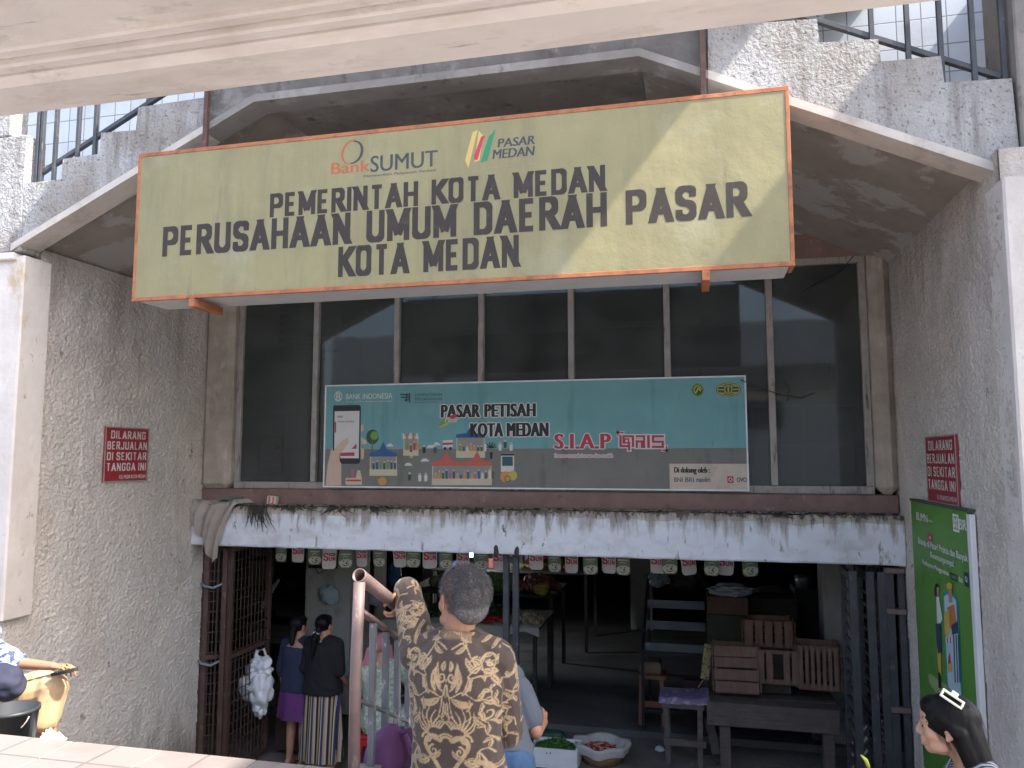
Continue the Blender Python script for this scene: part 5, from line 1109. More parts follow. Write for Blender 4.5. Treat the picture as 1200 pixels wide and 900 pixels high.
n = top_m.node_tree.nodes; L = top_m.node_tree.links; p = n['Principled BSDF']; tc = n.new('ShaderNodeTexCoord'); wv = n.new('ShaderNodeTexWave'); wv.bands_direction = 'Y'; wv.inputs['Scale'].default_value = 14; wv.inputs['Distortion'].default_value = 0.6
L.new(tc.outputs['Object'], wv.inputs['Vector']); cr = n.new('ShaderNodeValToRGB'); cr.color_ramp.elements[0].position = .50; cr.color_ramp.elements[0].color = (.33, .34, .37, 1); cr.color_ramp.elements[1].position = .54; cr.color_ramp.elements[1].color = (.03, .035, .06, 1)
L.new(wv.outputs[0], cr.inputs[0]); L.new(cr.outputs[0], p.inputs['Base Color']); p.inputs['Roughness'].default_value = .85
wom.shirt(top_m, 'top', .8, -.20, .010, .003, .006, collar=False, top=.965)
wom.trousers(mat('dark blue skirt cloth', (.03, .035, .06), .85, .1), .9, voxel=.008)
mb = MB(); P = wom.P; M3 = wom.M3
ell(mb, P(0, -.024, .042), (.080, .100, .085), M3); ell(mb, P(0, .030, .078), (.062, .052, .040), M3)
for x in (-1, 1): capsule(mb, P(.066 * x, .012, .055), P(.070 * x, -.045, .0), .020, .030); capsule(mb, P(.066 * x, -.045, .0), P(.062 * x, -.085, -.11), .030, .034)
H0 = P(0, -.075, .0); H1 = P(0, -.115, -.14); H2 = P(0, -.17, -.28); H3 = P(0, -.20, -.42)
rr, ff, uu = frame(wf_)
loft(mb, [(P(0, -.06, .07), rr, ff, .066, .05), (H0, rr, ff, .076, .055), (H1, rr, ff, .082, .045), (H2, rr, ff, .080, .036), (H3, rr, ff, .062, .026)])
hb = fuse(mb, 'hair', hair_black, wom.o, None, .0055, 4, .0015, 30, (1, 1, .12))
rnd = random.Random(4); seeds = []
for v in rnd.sample(range(len(hb.data.vertices)), 3200):
    vv = hb.data.vertices[v]; seeds.append((vv.co + wloc(wom.o), vv.normal.copy()))
strands('loose_hair', hair_black, wom.o, seeds, .07, 4, lambda p, n: -ff * .38 + Vector((0, 0, -.92)) - n * .06, .0011, .06)
# claw clip on the crown
ct = thing('hair_clip', 'white rectangular hair clip holding the seated woman\'s black hair', 'hair clip', P(0, -.04, .125)); mb = MB()
cc = Vector(P(-.054, -.030, .128)); ax = (-ff * .80 - uu * .55).normalized(); nn = (rr * -.75 + uu * .55 - ff * .1); nn = (nn - ax * nn.dot(ax)).normalized(); bx = ax.cross(nn)
M = Matrix(((ax.x, bx.x, nn.x, cc.x), (ax.y, bx.y, nn.y, cc.y), (ax.z, bx.z, nn.z, cc.z), (0, 0, 0, 1)))
for a, b in (((-.040, -.016, 0), (.040, -.008, .008)), ((-.040, .008, 0), (.040, .016, .008)), ((-.040, -.0078, 0), (-.032, .0078, .008)), ((.032, -.0078, 0), (.040, .0078, .008))): mb.box(a, b, M, .002)
clipm = mat('ivory plastic', (.70, .72, .58), .35, .03); mb.build('clip_bar', clipm, ct)
sgn = 1 if (M @ Vector((0, .03, 0))).z > (M @ Vector((0, -.03, 0))).z else -1
mb = MB(); mb.box((-.012, .0165 * sgn, 0), (.012, .030 * sgn, .008), M, .002); mb.build('clip_tab', clipm, ct)
pk = MB(); a = Vector(at(1018, 899, 3.12)); bz = Vector(at(1009, 885, 3.10)); pk.tube([a, lerp(a, bz, .5) + Vector((.004, 0, .004)), bz], [.006, .007, .003], 8); o = pk.build('vegetable_stalk', mat('yellow green stalk', (.42, .48, .06), .5, .1), None, a); tag(o, 'yellow green vegetable stalk held by the seated woman', 'vegetable')

# ---------- vendor seated at the left edge holding a sandal
lj = dict(hip=(-4.48, 4.10, 1.62), neck=(-4.78, 4.10, 2.12), head=(-4.80, 4.10, 2.30), shL=(-4.72, 4.27, 2.06), shR=(-4.72, 3.92, 2.06), elR=at(20, 777, 4.0), wrR=at(63, 781, 4.0), elL=(-4.26, 4.40, 1.90), wrL=(-4.05, 4.3, 1.88), knR=at(63, 806, 4.02), knL=at(50, 800, 4.24), anR=at(46, 868, 4.0), anL=at(60, 866, 4.24))
lj['shR'] = Vector(lj['elR']) + Vector((-.28, 0, .10)); lj['shL'] = lj['shR'] + Vector((-.22, .26, 0)); lj['neck'] = lj['shR'] + Vector((-.14, .13, .06)); lj['head'] = lj['neck'] + Vector((-.12, 0, .15)); lj['elL'] = lj['shL'] + Vector((-.04, .05, -.26)); lj['wrL'] = lj['elL'] + Vector((.14, -.06, -.16))
ven = Person(lj, (1, 0, 0), 'vendor seated at the left edge in tan trousers, holding out a black sandal', (-4.2, 4.1, 1.42), skin, .005, hs=.95, bow=.03, hands=dict(R=dict(d=(1, .05, .02), n=(0, 0, -1), side=1, curl=.45, s=1.0)))
pat = mat('blue white printed shirt', (.45, .50, .60), .85, .1, 9, layers=[((.03, .05, .12), (28, 28, 28), .47, .52, 3, .95)])
ven.shirt(pat, sleeve=.96, hem=-.1, infl=.014, fold=.004, collar=False)
tan_m = mat('tan cotton trousers', (.56, .375, .21), .85, .08, 6, bump=[('n', 12, .3, .006), ('n', 300, .2, .001)])
ven.trousers(tan_m, .58, .020, fold=.006)
mb = MB(); ell(mb, ven.P(0, -.026, .042), (.080, .095, .086), ven.M3); ell(mb, ven.P(0, .02, .08), (.064, .055, .042), ven.M3); fuse(mb, 'hair', hair_black, ven.o, None, .006, 3)
sd = thing('sandal', 'black rubber sandal held out in the seated vendor\'s hand', 'sandal', at(76, 785, 4.0)); mb = MB(); a = at(62, 789, 3.955); b = at(91, 783, 3.955)
d_ = (Vector(b) - Vector(a)).normalized(); M4 = Matrix(((d_.x, 0, -d_.z, 0), (0, 1, 0, 0), (d_.z, 0, d_.x, 0), (0, 0, 0, 1)))
Ls = (Vector(b) - Vector(a)).length; out = [(Ls * t, .034 * (math.sin(math.pi * min(1, t * .92 + .08)) ** .45) * (1 - .25 * math.sin(2 * math.pi * t) * .5)) for t in [i / 16 for i in range(17)]]
ring = [(x, y) for x, y in out] + [(x, -y) for x, y in out[::-1]]
vs = [Vector(a) + M4 @ Vector((x, y, z)) for z in (-.014, .004) for x, y in ring]; k = len(ring)
mb.mesh(vs, [tuple(range(k))[::-1], tuple(range(k, 2 * k))] + [(i, (i + 1) % k, (i + 1) % k + k, i + k) for i in range(k)]); mb.build('sole', mat('black rubber', (.022, .02, .02), .7, .2, 30), sd)
mb = MB(); mb.tube([Vector(a) + M4 @ Vector(q) for q in ((Ls * .35, .032, .002), (Ls * .5, .02, .035), (Ls * .72, 0, .006), (Ls * .5, -.02, .035), (Ls * .35, -.032, .002))], .005, 6); mb.build('strap', mat('tan strap', (.45, .30, .12), .6, .1), sd)
bgm = MB(); c = Vector(at(4, 800, 3.86)); bgm.blob(c, (.13, .10, .10), 5, 9, .16, 1.8); o = bgm.build('cloth_bundle', mat('navy cloth', (.028, .030, .055), .85, .15, 6, bump=[('n', 10, .4, .012)]), None, c); tag(o, 'dark navy cloth bundle on the lap of the seated vendor', 'bundle')
bk = thing('bucket', 'black plastic bucket standing in front of the seated vendor', 'bucket', (at(12, 860, 3.70).x, 3.70, 1.42)); mb = MB(); cx = at(12, 860, 3.70).x; zt = at(12, 829, 3.70).z
mb.lathe((cx, 3.70, 0), [(.001, 1.425), (.100, 1.425), (.135, zt - .02), (.142, zt - .02), (.142, zt), (.132, zt), (.098, 1.44), (.001, 1.44)], 28); blkp = mat('dusty black plastic', (.035, .038, .042), .45, .2, 6); mb.build('bucket_body', blkp, bk)
mb = MB(); mb.tube([(cx + .14 * math.cos(a), 3.70 - .02 - .05 * math.sin(a), zt - .03 - .10 * math.sin(a)) for a in [math.pi * i / 14 for i in range(15)]], .004, 6); mb.build('handle', win_frame_m, bk)
so_ = MB(); so_.box((-4.62, 3.9, 1.424), (-4.22, 4.28, 1.54), bev=.01); o = so_.build('low_stool', wood_grey, None, (-4.4, 4.1, 1.424)); tag(o, 'low wooden block under the seated vendor', 'stool')
pbm = MB(); c = at(58, 872, 3.9); pbm.blob(c, (.075, .06, .06), 5, 3, .5, 2.4); pbm.blob((c.x - .01, c.y, c.z + .03), (.03, .035, .05), 5, 5, .5, 2.4); o = pbm.build('plastic_bag', plastic_white, None, c); tag(o, 'white plastic bag beside the seated vendor\'s foot', 'plastic bag')

# ---------- two women standing in the doorway, backs turned
def standing(x, y, z0, H, fwd, tilt=0, dx=0, arm=(0, 0)):
    r = Vector((fwd[1], -fwd[0], 0)).normalized(); f = Vector(fwd).normalized(); k = H / 1.6; z = Vector((0, 0, 1)); b = Vector((x, y, z0))
    J = dict(hip=b + z * .83 * k, neck=b + z * 1.335 * k + f * tilt, head=b + z * 1.475 * k + f * (tilt * 1.6 + .01))
    for s, n in ((-1, 'L'), (1, 'R')):
        J['sh' + n] = b + z * 1.285 * k + r * s * .148 * k + f * tilt * .9; J['el' + n] = b + z * 1.03 * k + r * s * .19 * k + f * (tilt * .6 - .02); J['wr' + n] = b + z * .81 * k + r * s * .195 * k + f * (tilt * .5 + arm[0 if n == 'L' else 1])
        J['kn' + n] = b + z * .45 * k + r * s * .08 * k + f * .02; J['an' + n] = b + z * .075 * k + r * s * .085 * k
    return J
def skirt(P, m, bottom, w0, w1, name='skirt', pleats=9, amp=.012, top=.16):
    J = P.J; mb = MB(); up = (J['neck'] - J['hip']).normalized(); c0 = J['hip'] + up * top; vs = []; fs = []; seg = 72; n = 14; r = P.right; f = Vector((0, 0, 1)).cross(r)
    for i in range(n + 1):
        t = i / n; z = c0.z + (bottom - c0.z) * t; a = w0 + (w1 - w0) * t ** .8; b = a * .72; cx = c0.x + (J['anL'].x + J['anR'].x - 2 * c0.x) / 2 * t; cy = c0.y
        for j in range(seg):
            q = 2 * math.pi * j / seg; k = 1 + (amp / a) * math.sin(pleats * q + 1.5 * t) * t + .01 * math.sin(3 * q + 4 * t)
            vs.append(Vector((cx, cy, z)) + r * math.cos(q) * a * k + f * math.sin(q) * b * k)
    for i in range(n):
        for j in range(seg): a = i * seg + j; b = i * seg + (j + 1) % seg; fs.append((a, b, b + seg, a + seg))
    fs.append(tuple(range(seg))); mb.mesh(vs, fs, None, True); o = mb.build(name, m, P.o)
    return o
w1 = Person(standing(-4.12, 7.62, .012, 1.52, (.12, 1, 0)), (.12, 1, 0), 'woman in a navy top and knee-length purple skirt, back turned, nearest the open mesh gate', (-4.12, 7.62, 0), skin_light, .008, .95, .95, hs=.96, headfwd=(.45, .9, -.1), detail=False)
w1.shirt(mat('deep navy jersey', (.020, .028, .065), .85, .12), 'top', 1.25, -.06, .016, .005, .009, flare=.03, collar=False, top=.95)
skirt(w1, mat('purple cotton', (.115, .032, .15), .85, .12, 5, bump=[('n', 9, .3, .01)]), .50, .165, .215, pleats=7)
mb = MB(); ell(mb, w1.P(0, -.028, .04), (.082, .098, .088), w1.M3); ell(mb, w1.P(0, .02, .08), (.066, .055, .042), w1.M3); ell(mb, w1.P(.02, -.10, -.05), (.045, .045, .06), w1.M3); capsule(mb, w1.P(.02, -.10, -.05), w1.P(.05, -.12, -.16), .04, .025); fuse(mb, 'hair', hair_black, w1.o, None, .008, 3)
w2 = Person(standing(-3.80, 7.56, .012, 1.56, (.05, 1, 0), arm=(.05, .2)), (.05, 1, 0), 'woman in a black top, long striped skirt and white hair tie, back turned', (-3.80, 7.56, 0), skin_light, .008, 1.0, 1.0, hs=.96, headfwd=(.25, .95, -.08), detail=False)
w2.shirt(mat('black jersey', (.010, .011, .014), .85, .15), 'top', .95, -.08, .026, .006, .009, flare=.05, collar=False, top=.97)
sk = bpy.data.materials.new('striped skirt cloth'); sk.use_nodes = True; n = sk.node_tree.nodes; L = sk.node_tree.links; p = n['Principled BSDF']; tc = n.new('ShaderNodeTexCoord'); sp_ = n.new('ShaderNodeSeparateXYZ'); L.new(tc.outputs['Object'], sp_.inputs[0]); ml = n.new('ShaderNodeMath'); ml.operation = 'MULTIPLY_ADD'; ml.inputs[1].default_value = 8.6; ml.inputs[2].default_value = 10; L.new(sp_.outputs[0], ml.inputs[0])
fr_ = n.new('ShaderNodeMath'); fr_.operation = 'FRACT'; L.new(ml.outputs[0], fr_.inputs[0]); cr = n.new('ShaderNodeValToRGB'); cr.color_ramp.interpolation = 'CONSTANT'; e = cr.color_ramp.elements; e[0].position = 0; e[0].color = (.015, .016, .03, 1); e[1].position = .2; e[1].color = (.36, .25, .12, 1)
for pp, c in ((.36, (.02, .02, .035, 1)), (.46, (.42, .38, .33, 1)), (.56, (.03, .04, .10, 1)), (.74, (.38, .27, .14, 1)), (.86, (.40, .37, .33, 1))): q = e.new(pp); q.color = c
L.new(fr_.outputs[0], cr.inputs[0]); L.new(cr.outputs[0], p.inputs['Base Color']); p.inputs['Roughness'].default_value = .85
skirt(w2, sk, .13, .165, .235, pleats=10, amp=.018)
mb = MB(); ell(mb, w2.P(0, -.028, .04), (.083, .100, .090), w2.M3); ell(mb, w2.P(0, .02, .08), (.066, .055, .042), w2.M3); capsule(mb, w2.P(0, -.10, -.03), w2.P(0, -.15, -.12), .035, .042); capsule(mb, w2.P(0, -.15, -.12), w2.P(.0, -.16, -.32), .042, .018); fuse(mb, 'hair', hair_black, w2.o, None, .008, 3)
mb = MB(); c = w2.P(0, -.125, -.06); mb.blob(c, (.034, .030, .024), 5, 2, .35, 3); o = mb.build('hair_tie', mat('white scrunchie', (.6, .57, .56), .9, .05), w2.o)

# ---------- customer in a grey T-shirt bending on the lower steps
GY = 4.0
gj = dict(hip=(-1.0, 3.98, 1.66), neck=(-1.13, 4.34, 2.0), head=(-1.24, 4.50, 2.02), shR=(-.955, 4.20, 1.955), shL=(-1.27, 4.32, 1.955), elR=at(628, 857, 4.10), wrR=(-.85, 4.36, 1.74), elL=(-1.24, 4.42, 1.75), wrL=(-1.15, 4.62, 1.68), knR=(-.90, 4.16, 1.28), knL=(-1.10, 4.12, 1.28), anR=(-.90, 4.05, .86), anL=(-1.10, 4.05, .86))
gp_ = Person(gj, (0, 1, 0), 'person in blue grey T-shirt and jeans bending down, half hidden by the batik shirt', (-1.0, 4.0, .77), skin, .006, headfwd=(0, .85, -.5), headup=(0, .5, .85), bow=.05, detail=False)
gp_.shirt(mat('blue grey T-shirt jersey', (.085, .10, .125), .85, .1, 6), 'T-shirt', .72, -.1, .016, .005, .006, collar=False)
gp_.trousers(mat('blue denim', (.045, .095, .19), .85, .18, 12, bump=[('n', 200, .3, .001)]), .95, .018, 'jeans', .006)
mb = MB(); ell(mb, gp_.P(0, -.026, .042), (.080, .095, .086), gp_.M3); ell(mb, gp_.P(0, .02, .08), (.064, .055, .042), gp_.M3); fuse(mb, 'hair', hair_black, gp_.o, None, .006, 3)

# ---------- seller with pink headscarf on a red stool behind the balusters
qx = -3.16
qj = dict(hip=(qx, 7.6, .56), neck=(qx - .02, 7.60, 1.10), head=(qx - .02, 7.60, 1.28), shL=(qx - .17, 7.5, 1.05), shR=(qx + .13, 7.70, 1.05), elL=(qx - .18, 7.62, .82), elR=(qx + .22, 7.85, .85), wrL=(qx + .04, 7.75, .75), wrR=(qx + .25, 8.05, .80), knL=(qx + .18, 7.80, .56), knR=(qx + .30, 7.72, .56), anL=(qx + .2, 7.9, .09), anR=(qx + .34, 7.8, .09))
q_ = Person(qj, (.6, .8, 0), 'seller in pink headscarf and pale green patterned dress seated on a red stool behind balusters', (qx, 7.6, 0), skin_light, .008, 1.1, 1.15, hs=.96, detail=False)
dm = mat('pale green patterned cotton', (.34, .40, .32), .9, .1, 6, layers=[((.50, .53, .46), (22, 22, 22), .50, .56, 3, .9), ((.16, .22, .17), (30, 30, 30), .58, .62, 3, .8)])
q_.shirt(dm, 'dress_top', 1.6, -.2, .022, .006, .009, flare=.05, collar=False)
q_.trousers(dm, .9, .03, 'dress_skirt', .008, .010)
mb = MB(); ell(mb, q_.P(0, -.015, .035), (.092, .108, .100), q_.M3); loft(mb, [(q_.P(0, -.02, .0), q_.right, q_.fwd, .09, .10), (q_.P(0, -.03, -.12), q_.right, q_.fwd, .11, .11), (q_.P(0, -.03, -.24), q_.right, q_.fwd, .19, .15), (q_.P(0, -.03, -.30), q_.right, q_.fwd, .20, .155)]); fuse(mb, 'headscarf', mat('dusty pink cloth', (.40, .17, .20), .85, .1, 6), q_.o, None, .009, 4, .005, 9)
rs = thing('plastic_stool', 'red plastic stool under the seller in the pink headscarf', 'stool', (qx, 7.58, 0)); mb = MB(); redp = mat('red plastic', (.42, .02, .03), .35, .08, 5)
mb.box((qx - .17, 7.41, .40), (qx + .17, 7.75, .44), bev=.012); mb.box((qx - .165, 7.415, .34), (qx + .165, 7.43, .399), bev=.004); mb.build('seat', redp, rs)
for a in (-1, 1):
    for b in (-1, 1): mb = MB(); mb.bar((qx + a * .15, 7.58 + b * .15, .399), (qx + a * .18, 7.58 + b * .18, .004), .05, .03); mb.build('leg', redp, rs)
mb = MB(); mb.bar((qx - .165, 7.405, .12), (qx + .165, 7.405, .12), .02, .04); mb.build('stretcher', redp, rs)
# ------------------------------------------------------------------ goods on the right of the doorway
TY = 8.55
tb = thing('market_table', 'heavy weathered grey timber table carrying slatted wooden crates', 'table', (.75, TY, 0))
xa, xb = at(828, 820, TY - .05).x, at(984, 830, TY - .05).x
zt = at(900, 810, TY).z
zt = .68
m = MB()
for i in range(5): m.box((xa - .02, TY + i * .19, zt - .035), (xb + .02, TY + i * .19 + .182, zt + random.uniform(-.003, .003)), bev=.005)
m.build('tabletop', wood_grey, tb)
m = MB(); m.box((xa, TY - .045, zt - .23), (xb, TY - .003, zt + .002), bev=.006); m.box((xa, TY + .95, zt - .2), (xb, TY + .98, zt - .04), bev=.006); m.build('apron', wood_grey, tb)
for lx in (xa + .18, xb - .10):
    for ly in (TY + .02, TY + .86): m = MB(); m.box((lx - .055, ly, .088 if ly > 9.2 else .004), (lx + .055, ly + .09, zt - .04), bev=.006); m.build('leg', wood_grey, tb)
m = MB(); m.bar((xa + .02, TY + .15, .45), (xa + .09, TY + .15, .10), .09, .04); m.build('brace', wood_grey, tb)
def crate(label, loc, w_, h_, d_, rz, tilt, style, k=5, m_=wood_crate):
    """slatted crate: box of four corner posts, slats on each side; style h = horizontal front slats, v = upright front slats in a frame"""
    t = thing('wooden_crate', label, 'crate', loc, 'slatted wooden crates'); t.rotation_euler = (tilt, 0, rz)
    def part(nm, boxes):
        mb = MB()
        for a, b in boxes: mb.box(a, b, bev=.003)
        o = mb.build(nm, m_, None, (0, 0, 0)); o.parent = t; return o
    W2 = w_ / 2; th = .012; rnd = random.Random(int(abs(loc[0] * 100)))
    part('corner_post', [((sx * W2 - .015, sy, 0), (sx * W2 + .015, sy + .03, h_)) for sx in (-.96, .96) for sy in (.001, d_ - .03)])
    part('bottom', [((-W2, i * d_ / 4 + .004, -.012), (W2, (i + 1) * d_ / 4 - .008, -.001)) for i in range(4)])
    fr = []
    if style == 'h':
        n = k
        for i in range(n):
            if i == n - 2 and n > 3: z0 = h_ * i / n + .012
            else: z0 = h_ * i / n + .002
            fr.append(((-W2 + rnd.uniform(-.01, .004), -th, z0), (W2 + rnd.uniform(-.004, .01), 0, h_ * (i + 1) / n - rnd.uniform(.003, .012))))
    else:
        fr += [((-W2, -th, 0), (W2, 0, h_ * .13)), ((-W2, -th, h_ * .88), (W2, 0, h_))]
        for i in range(k):
            if style == 'w' and i == k // 2: continue
            x0 = -W2 + w_ * i / k; fr.append(((x0 + .008, -th * 2, .006), (x0 + w_ / k - .012, -th - .001, h_ - .004)))
    part('front_slats', fr)
    part('back_slats', [((-W2, d_ + .001, h_ * i / 4 + .005), (W2, d_ + th, h_ * (i + 1) / 4 - .012)) for i in range(4)])
    for sx in (-1, 1): part('side_slats', [((sx * W2 - th / 2 + sx * .021, .0, h_ * i / 4 + .005), (sx * W2 + th / 2 + sx * .021, d_, h_ * (i + 1) / 4 - .012)) for i in range(4)])
    return t
def px_crate(label, l, t, r, b, Y, d_, style, k, rz=0, tilt=0):
    a = at(l, b, Y); c = at(r, t, Y); x = (a.x + c.x) / 2; z = max(zt + .016, a.z) if Y < 9 else a.z
    return crate(label, (x, Y, z), (c.x - a.x) * .97, abs(at((l + r) / 2, t, Y).z - z), d_, rz, tilt, style, k)
px_crate('wide slatted crate with horizontal planks at the left end of the grey table', 838, 757, 889, 810, 8.60, .40, 'h', 4, .03, -.10)
px_crate('crate with a missing middle slat between two others on the grey table', 887, 762, 937, 800, 8.66, .36, 'w', 5, -.02, 0)
px_crate('crate of narrow upright slats at the right end of the grey table', 936, 757, 983, 807, 8.62, .36, 'v', 7, -.05, 0)
px_crate('crate with upright slats lying behind, topmost of the pile on the grey table', 872, 727, 930, 757, 8.92, .34, 'v', 5, 0, 0)
sp1 = MB(); c = at(900, 760, 9.0); sp1.box((.45, 8.93, zt + .01), (.95, 9.28, c.z - .02), bev=.01); o = sp1.build('produce_box', wood_grey, None, (.7, 9.1, zt)); tag(o, 'closed grey wooden box under the topmost crate behind the others', 'box')
cb = MB(); a = at(829, 755, 9.12); b = at(876, 722, 9.12); cb.box((a.x, 9.12, zt + .005), (b.x, 9.5, b.z), bev=.008); o = cb.build('box', mat('dark olive board', (.040, .042, .030), .8, .2, 8), None, (a.x, 9.2, zt)); tag(o, 'dark olive panelled box behind the wide crate', 'box')
cb = MB(); a = at(829, 721, 9.2); b = at(876, 700, 9.2); cb.box((a.x, 9.16, a.z), (b.x, 9.48, b.z), bev=.006); o = cb.build('carton', mat('dull brown card', (.085, .055, .042), .9, .15, 6), None, (a.x, 9.3, a.z)); tag(o, 'brown carton with a plastic bag on it, stacked on the dark olive box', 'carton')
pbm = MB(); c = at(855, 694, 9.3); pbm.blob((c.x, 9.28, b.z + .055), (.23, .13, .075), 5, 12, .35, 2.6); o = pbm.build('plastic_bag', mat('clear crumpled plastic', (.26, .28, .30), .25, .15, 8, bump=[('n', 24, .7, .015)], spec=.6), None, c); tag(o, 'crumpled clear plastic bag lying on the brown carton', 'plastic bag')
cb = MB(); a = at(878, 724, 9.5); b = at(918, 702, 9.5); cb.box((a.x, 9.5, .09), (b.x + .15, 9.9, b.z), bev=.01); o = cb.build('chest', mat('blackened timber', (.028, .024, .022), .85, .2, 8), None, (a.x, 9.6, .09)); tag(o, 'blackened wooden chest standing behind the crates', 'chest')
bp2 = MB(); bp2.box((-.2, 9.55, .09), (1.3, 9.62, .60)); o = bp2.build('board_wall', mat('dark red brown boarding', (.05, .030, .028), .85, .25, 5), None, (.6, 9.6, .09)); tag(o, 'low dark red brown boarding behind the grey table', 'board')
# stool with the purple sheet
sx0_, sx1_ = at(778, 820, TY).x, at(823, 820, TY).x
stl_ = thing('wooden_stool', 'tall weathered plank stool with crooked legs left of the grey table', 'stool', ((sx0_ + sx1_) / 2, TY + .2, 0)); hz = .665
m = MB(); m.box((sx0_ - .02, TY, hz - .09), (sx1_ + .02, TY + .38, hz), bev=.006); m.build('seat', wood_grey, stl_)
for a in (0, 1):
    for b in (0, 1): m = MB(); xx = sx0_ + .035 if a == 0 else sx1_ - .035; m.bar((xx, TY + .03 + b * .30, .004), (xx - (.02 if a == 0 else -.01), TY + .03 + b * .30, hz - .09), .055, .05, up=(0, 1, 0)); m.build('leg', wood_grey, stl_)
m = MB(); m.box((sx0_ - .01, TY - .012, .20), (sx1_ + .03, TY + .003, .27), bev=.004); m.build('stretcher', wood_grey, stl_)
m = MB(); vs = []; fs = []; nu, nv = 26, 18
for i in range(nu + 1):
    for j in range(nv + 1):
        u = i / nu; v = j / nv; x = sx0_ - .05 + (sx1_ - sx0_ + .12) * u; y = TY - .03 + .42 * v; z = hz + .012 + .03 * abs(mnoise.noise(Vector((u * 5, v * 4, 2)))) + .12 * max(0, u - .75) ** 1.2 - (.05 if j == 0 else 0)
        vs.append((x, y, z))
for i in range(nu):
    for j in range(nv): a = i * (nv + 1) + j; fs.append((a, a + 1, a + nv + 2, a + nv + 1))
m.mesh(vs, fs, None, True); o = m.build('plastic_sheet', mat('lilac plastic sheet', (.22, .16, .30), .4, .15, 12, layers=[((.46, .44, .52), (14, 14, 14), .55, .62, 4, .7)]), None, (sx0_, TY, hz)); tag(o, 'crumpled lilac plastic sheet lying on the plank stool', 'sheet')
sl2 = MB(); p0 = at(818, 806, TY + .1); p1 = at(830, 755, TY + .25); sl2.tube([p0, lerp(p0, p1, .5) + Vector((.07, 0, -.04)), p1], .006, 6); sl2.bar(lerp(p0, p1, .2) + Vector((.045, 0, 0)), p1, .085, .008, up=(0, 1, 0)); o = sl2.build('strap', mat('yellow black measuring strap', (.30, .24, .10), .6, .1, 9, layers=[((.03, .03, .02), (40, 40, 40), .55, .58, 2, .9)]), None, p0); tag(o, 'speckled yellow strap hanging between the stool and the wide crate', 'strap')
# rack with trays
ra = thing('tray_rack', 'dark slanting display rack with grey blue trays beside the aisle', 'rack', (-.3, 9.3, .085)); xl_, xr_ = at(752, 700, 9.35).x, at(829, 700, 9.35).x
m = MB()
for xx in (xl_, xr_):
    m.bar((xx, 9.32, .09), (xx, 9.32, .98), .035, .035, up=(0, 1, 0)); m.bar((xx, 9.32, .96), (xx + .02, 10.3, 1.62), .035, .035); m.bar((xx + .02, 10.3, .09), (xx + .02, 10.3, 1.7), .035, .035, up=(0, 1, 0))
m.bar((xl_, 9.32, .94), (xr_, 9.32, .94), .035, .05); m.bar((xl_, 9.32, .3), (xr_, 9.32, .3), .03, .04); m.build('frame', mat('black iron rack', (.022, .022, .024), .6, .2, 9), ra)
traym = mat('grey blue zinc tray', (.13, .15, .18), .42, .2, 6, layers=[((.22, .25, .29), (7, 7, 7), .55, .7, 6, .7)], metallic=.3)
for i in range(3):
    y0 = 9.36 + i * .29; z0 = .965 + i * .195; m = MB(); m.box((xl_ + .03, y0, z0), (xr_ - .03, y0 + .26, z0 + .012)); m.box((xl_ + .03, y0 - .012, z0 - .01), (xr_ - .03, y0 - .001, z0 + .09)); m.build('tray', traym, ra)
m = MB(); m.blob((xl_ + .16, 10.1, 1.68), (.13, .10, .10), 5, 8, .35, 2.5); o = m.build('plastic_bag', mat('grey plastic bundle', (.16, .19, .20), .4, .2, 7), None, (xl_, 10.1, 1.6)); tag(o, 'pale bundled plastic bag on the top of the tray rack', 'plastic bag')
m = MB(); m.blob((xr_ - .22, 10.15, 1.68), (.24, .16, .14), 5, 15, .3, 2.0); o = m.build('sack', mat('black sack', (.015, .016, .018), .6, .2), None, (xr_, 10.1, 1.6)); tag(o, 'black sack slumped on the top of the tray rack', 'sack')
os_ = thing('small_stool', 'orange brown wooden stool tucked under the tray rack', 'stool', (-.55, 9.45, .085)); xs = at(762, 790, 9.5).x
m = MB(); m.box((xs - .13, 9.42, .62), (xs + .18, 9.75, .66), bev=.004); m.build('seat', wood_orange, os_)
for a in (-.12, .15):
    for b in (9.45, 9.70): m = MB(); m.bar((xs + a, b, .09), (xs + a * .85, b, .62), .045, .04, up=(0, 1, 0)); m.build('leg', wood_orange, os_)
m = MB(); m.box((xs - .12, 9.425, .30), (xs + .16, 9.445, .37)); m.build('stretcher', wood_orange, os_)
m = MB(); c = at(762, 770, 9.6); m.box((xs - .12, 9.45, .665), (xs + .13, 9.72, .80), bev=.02); o = m.build('carton', mat('tan carton', (.20, .15, .11), .9, .15), None, (xs, 9.6, .66)); tag(o, 'small tan carton on the orange brown stool', 'carton')
m = MB(); c = at(884, 888, 8.75); m.blob((at(773, 860, 8.9).x, 8.9, .03), (.05, .04, .03), 5, 5, .3); o = m.build('litter', plastic_white, None, (-.4, 8.9, 0)); tag(o, 'scrap of white litter on the paving beside the plank stool', 'litter')
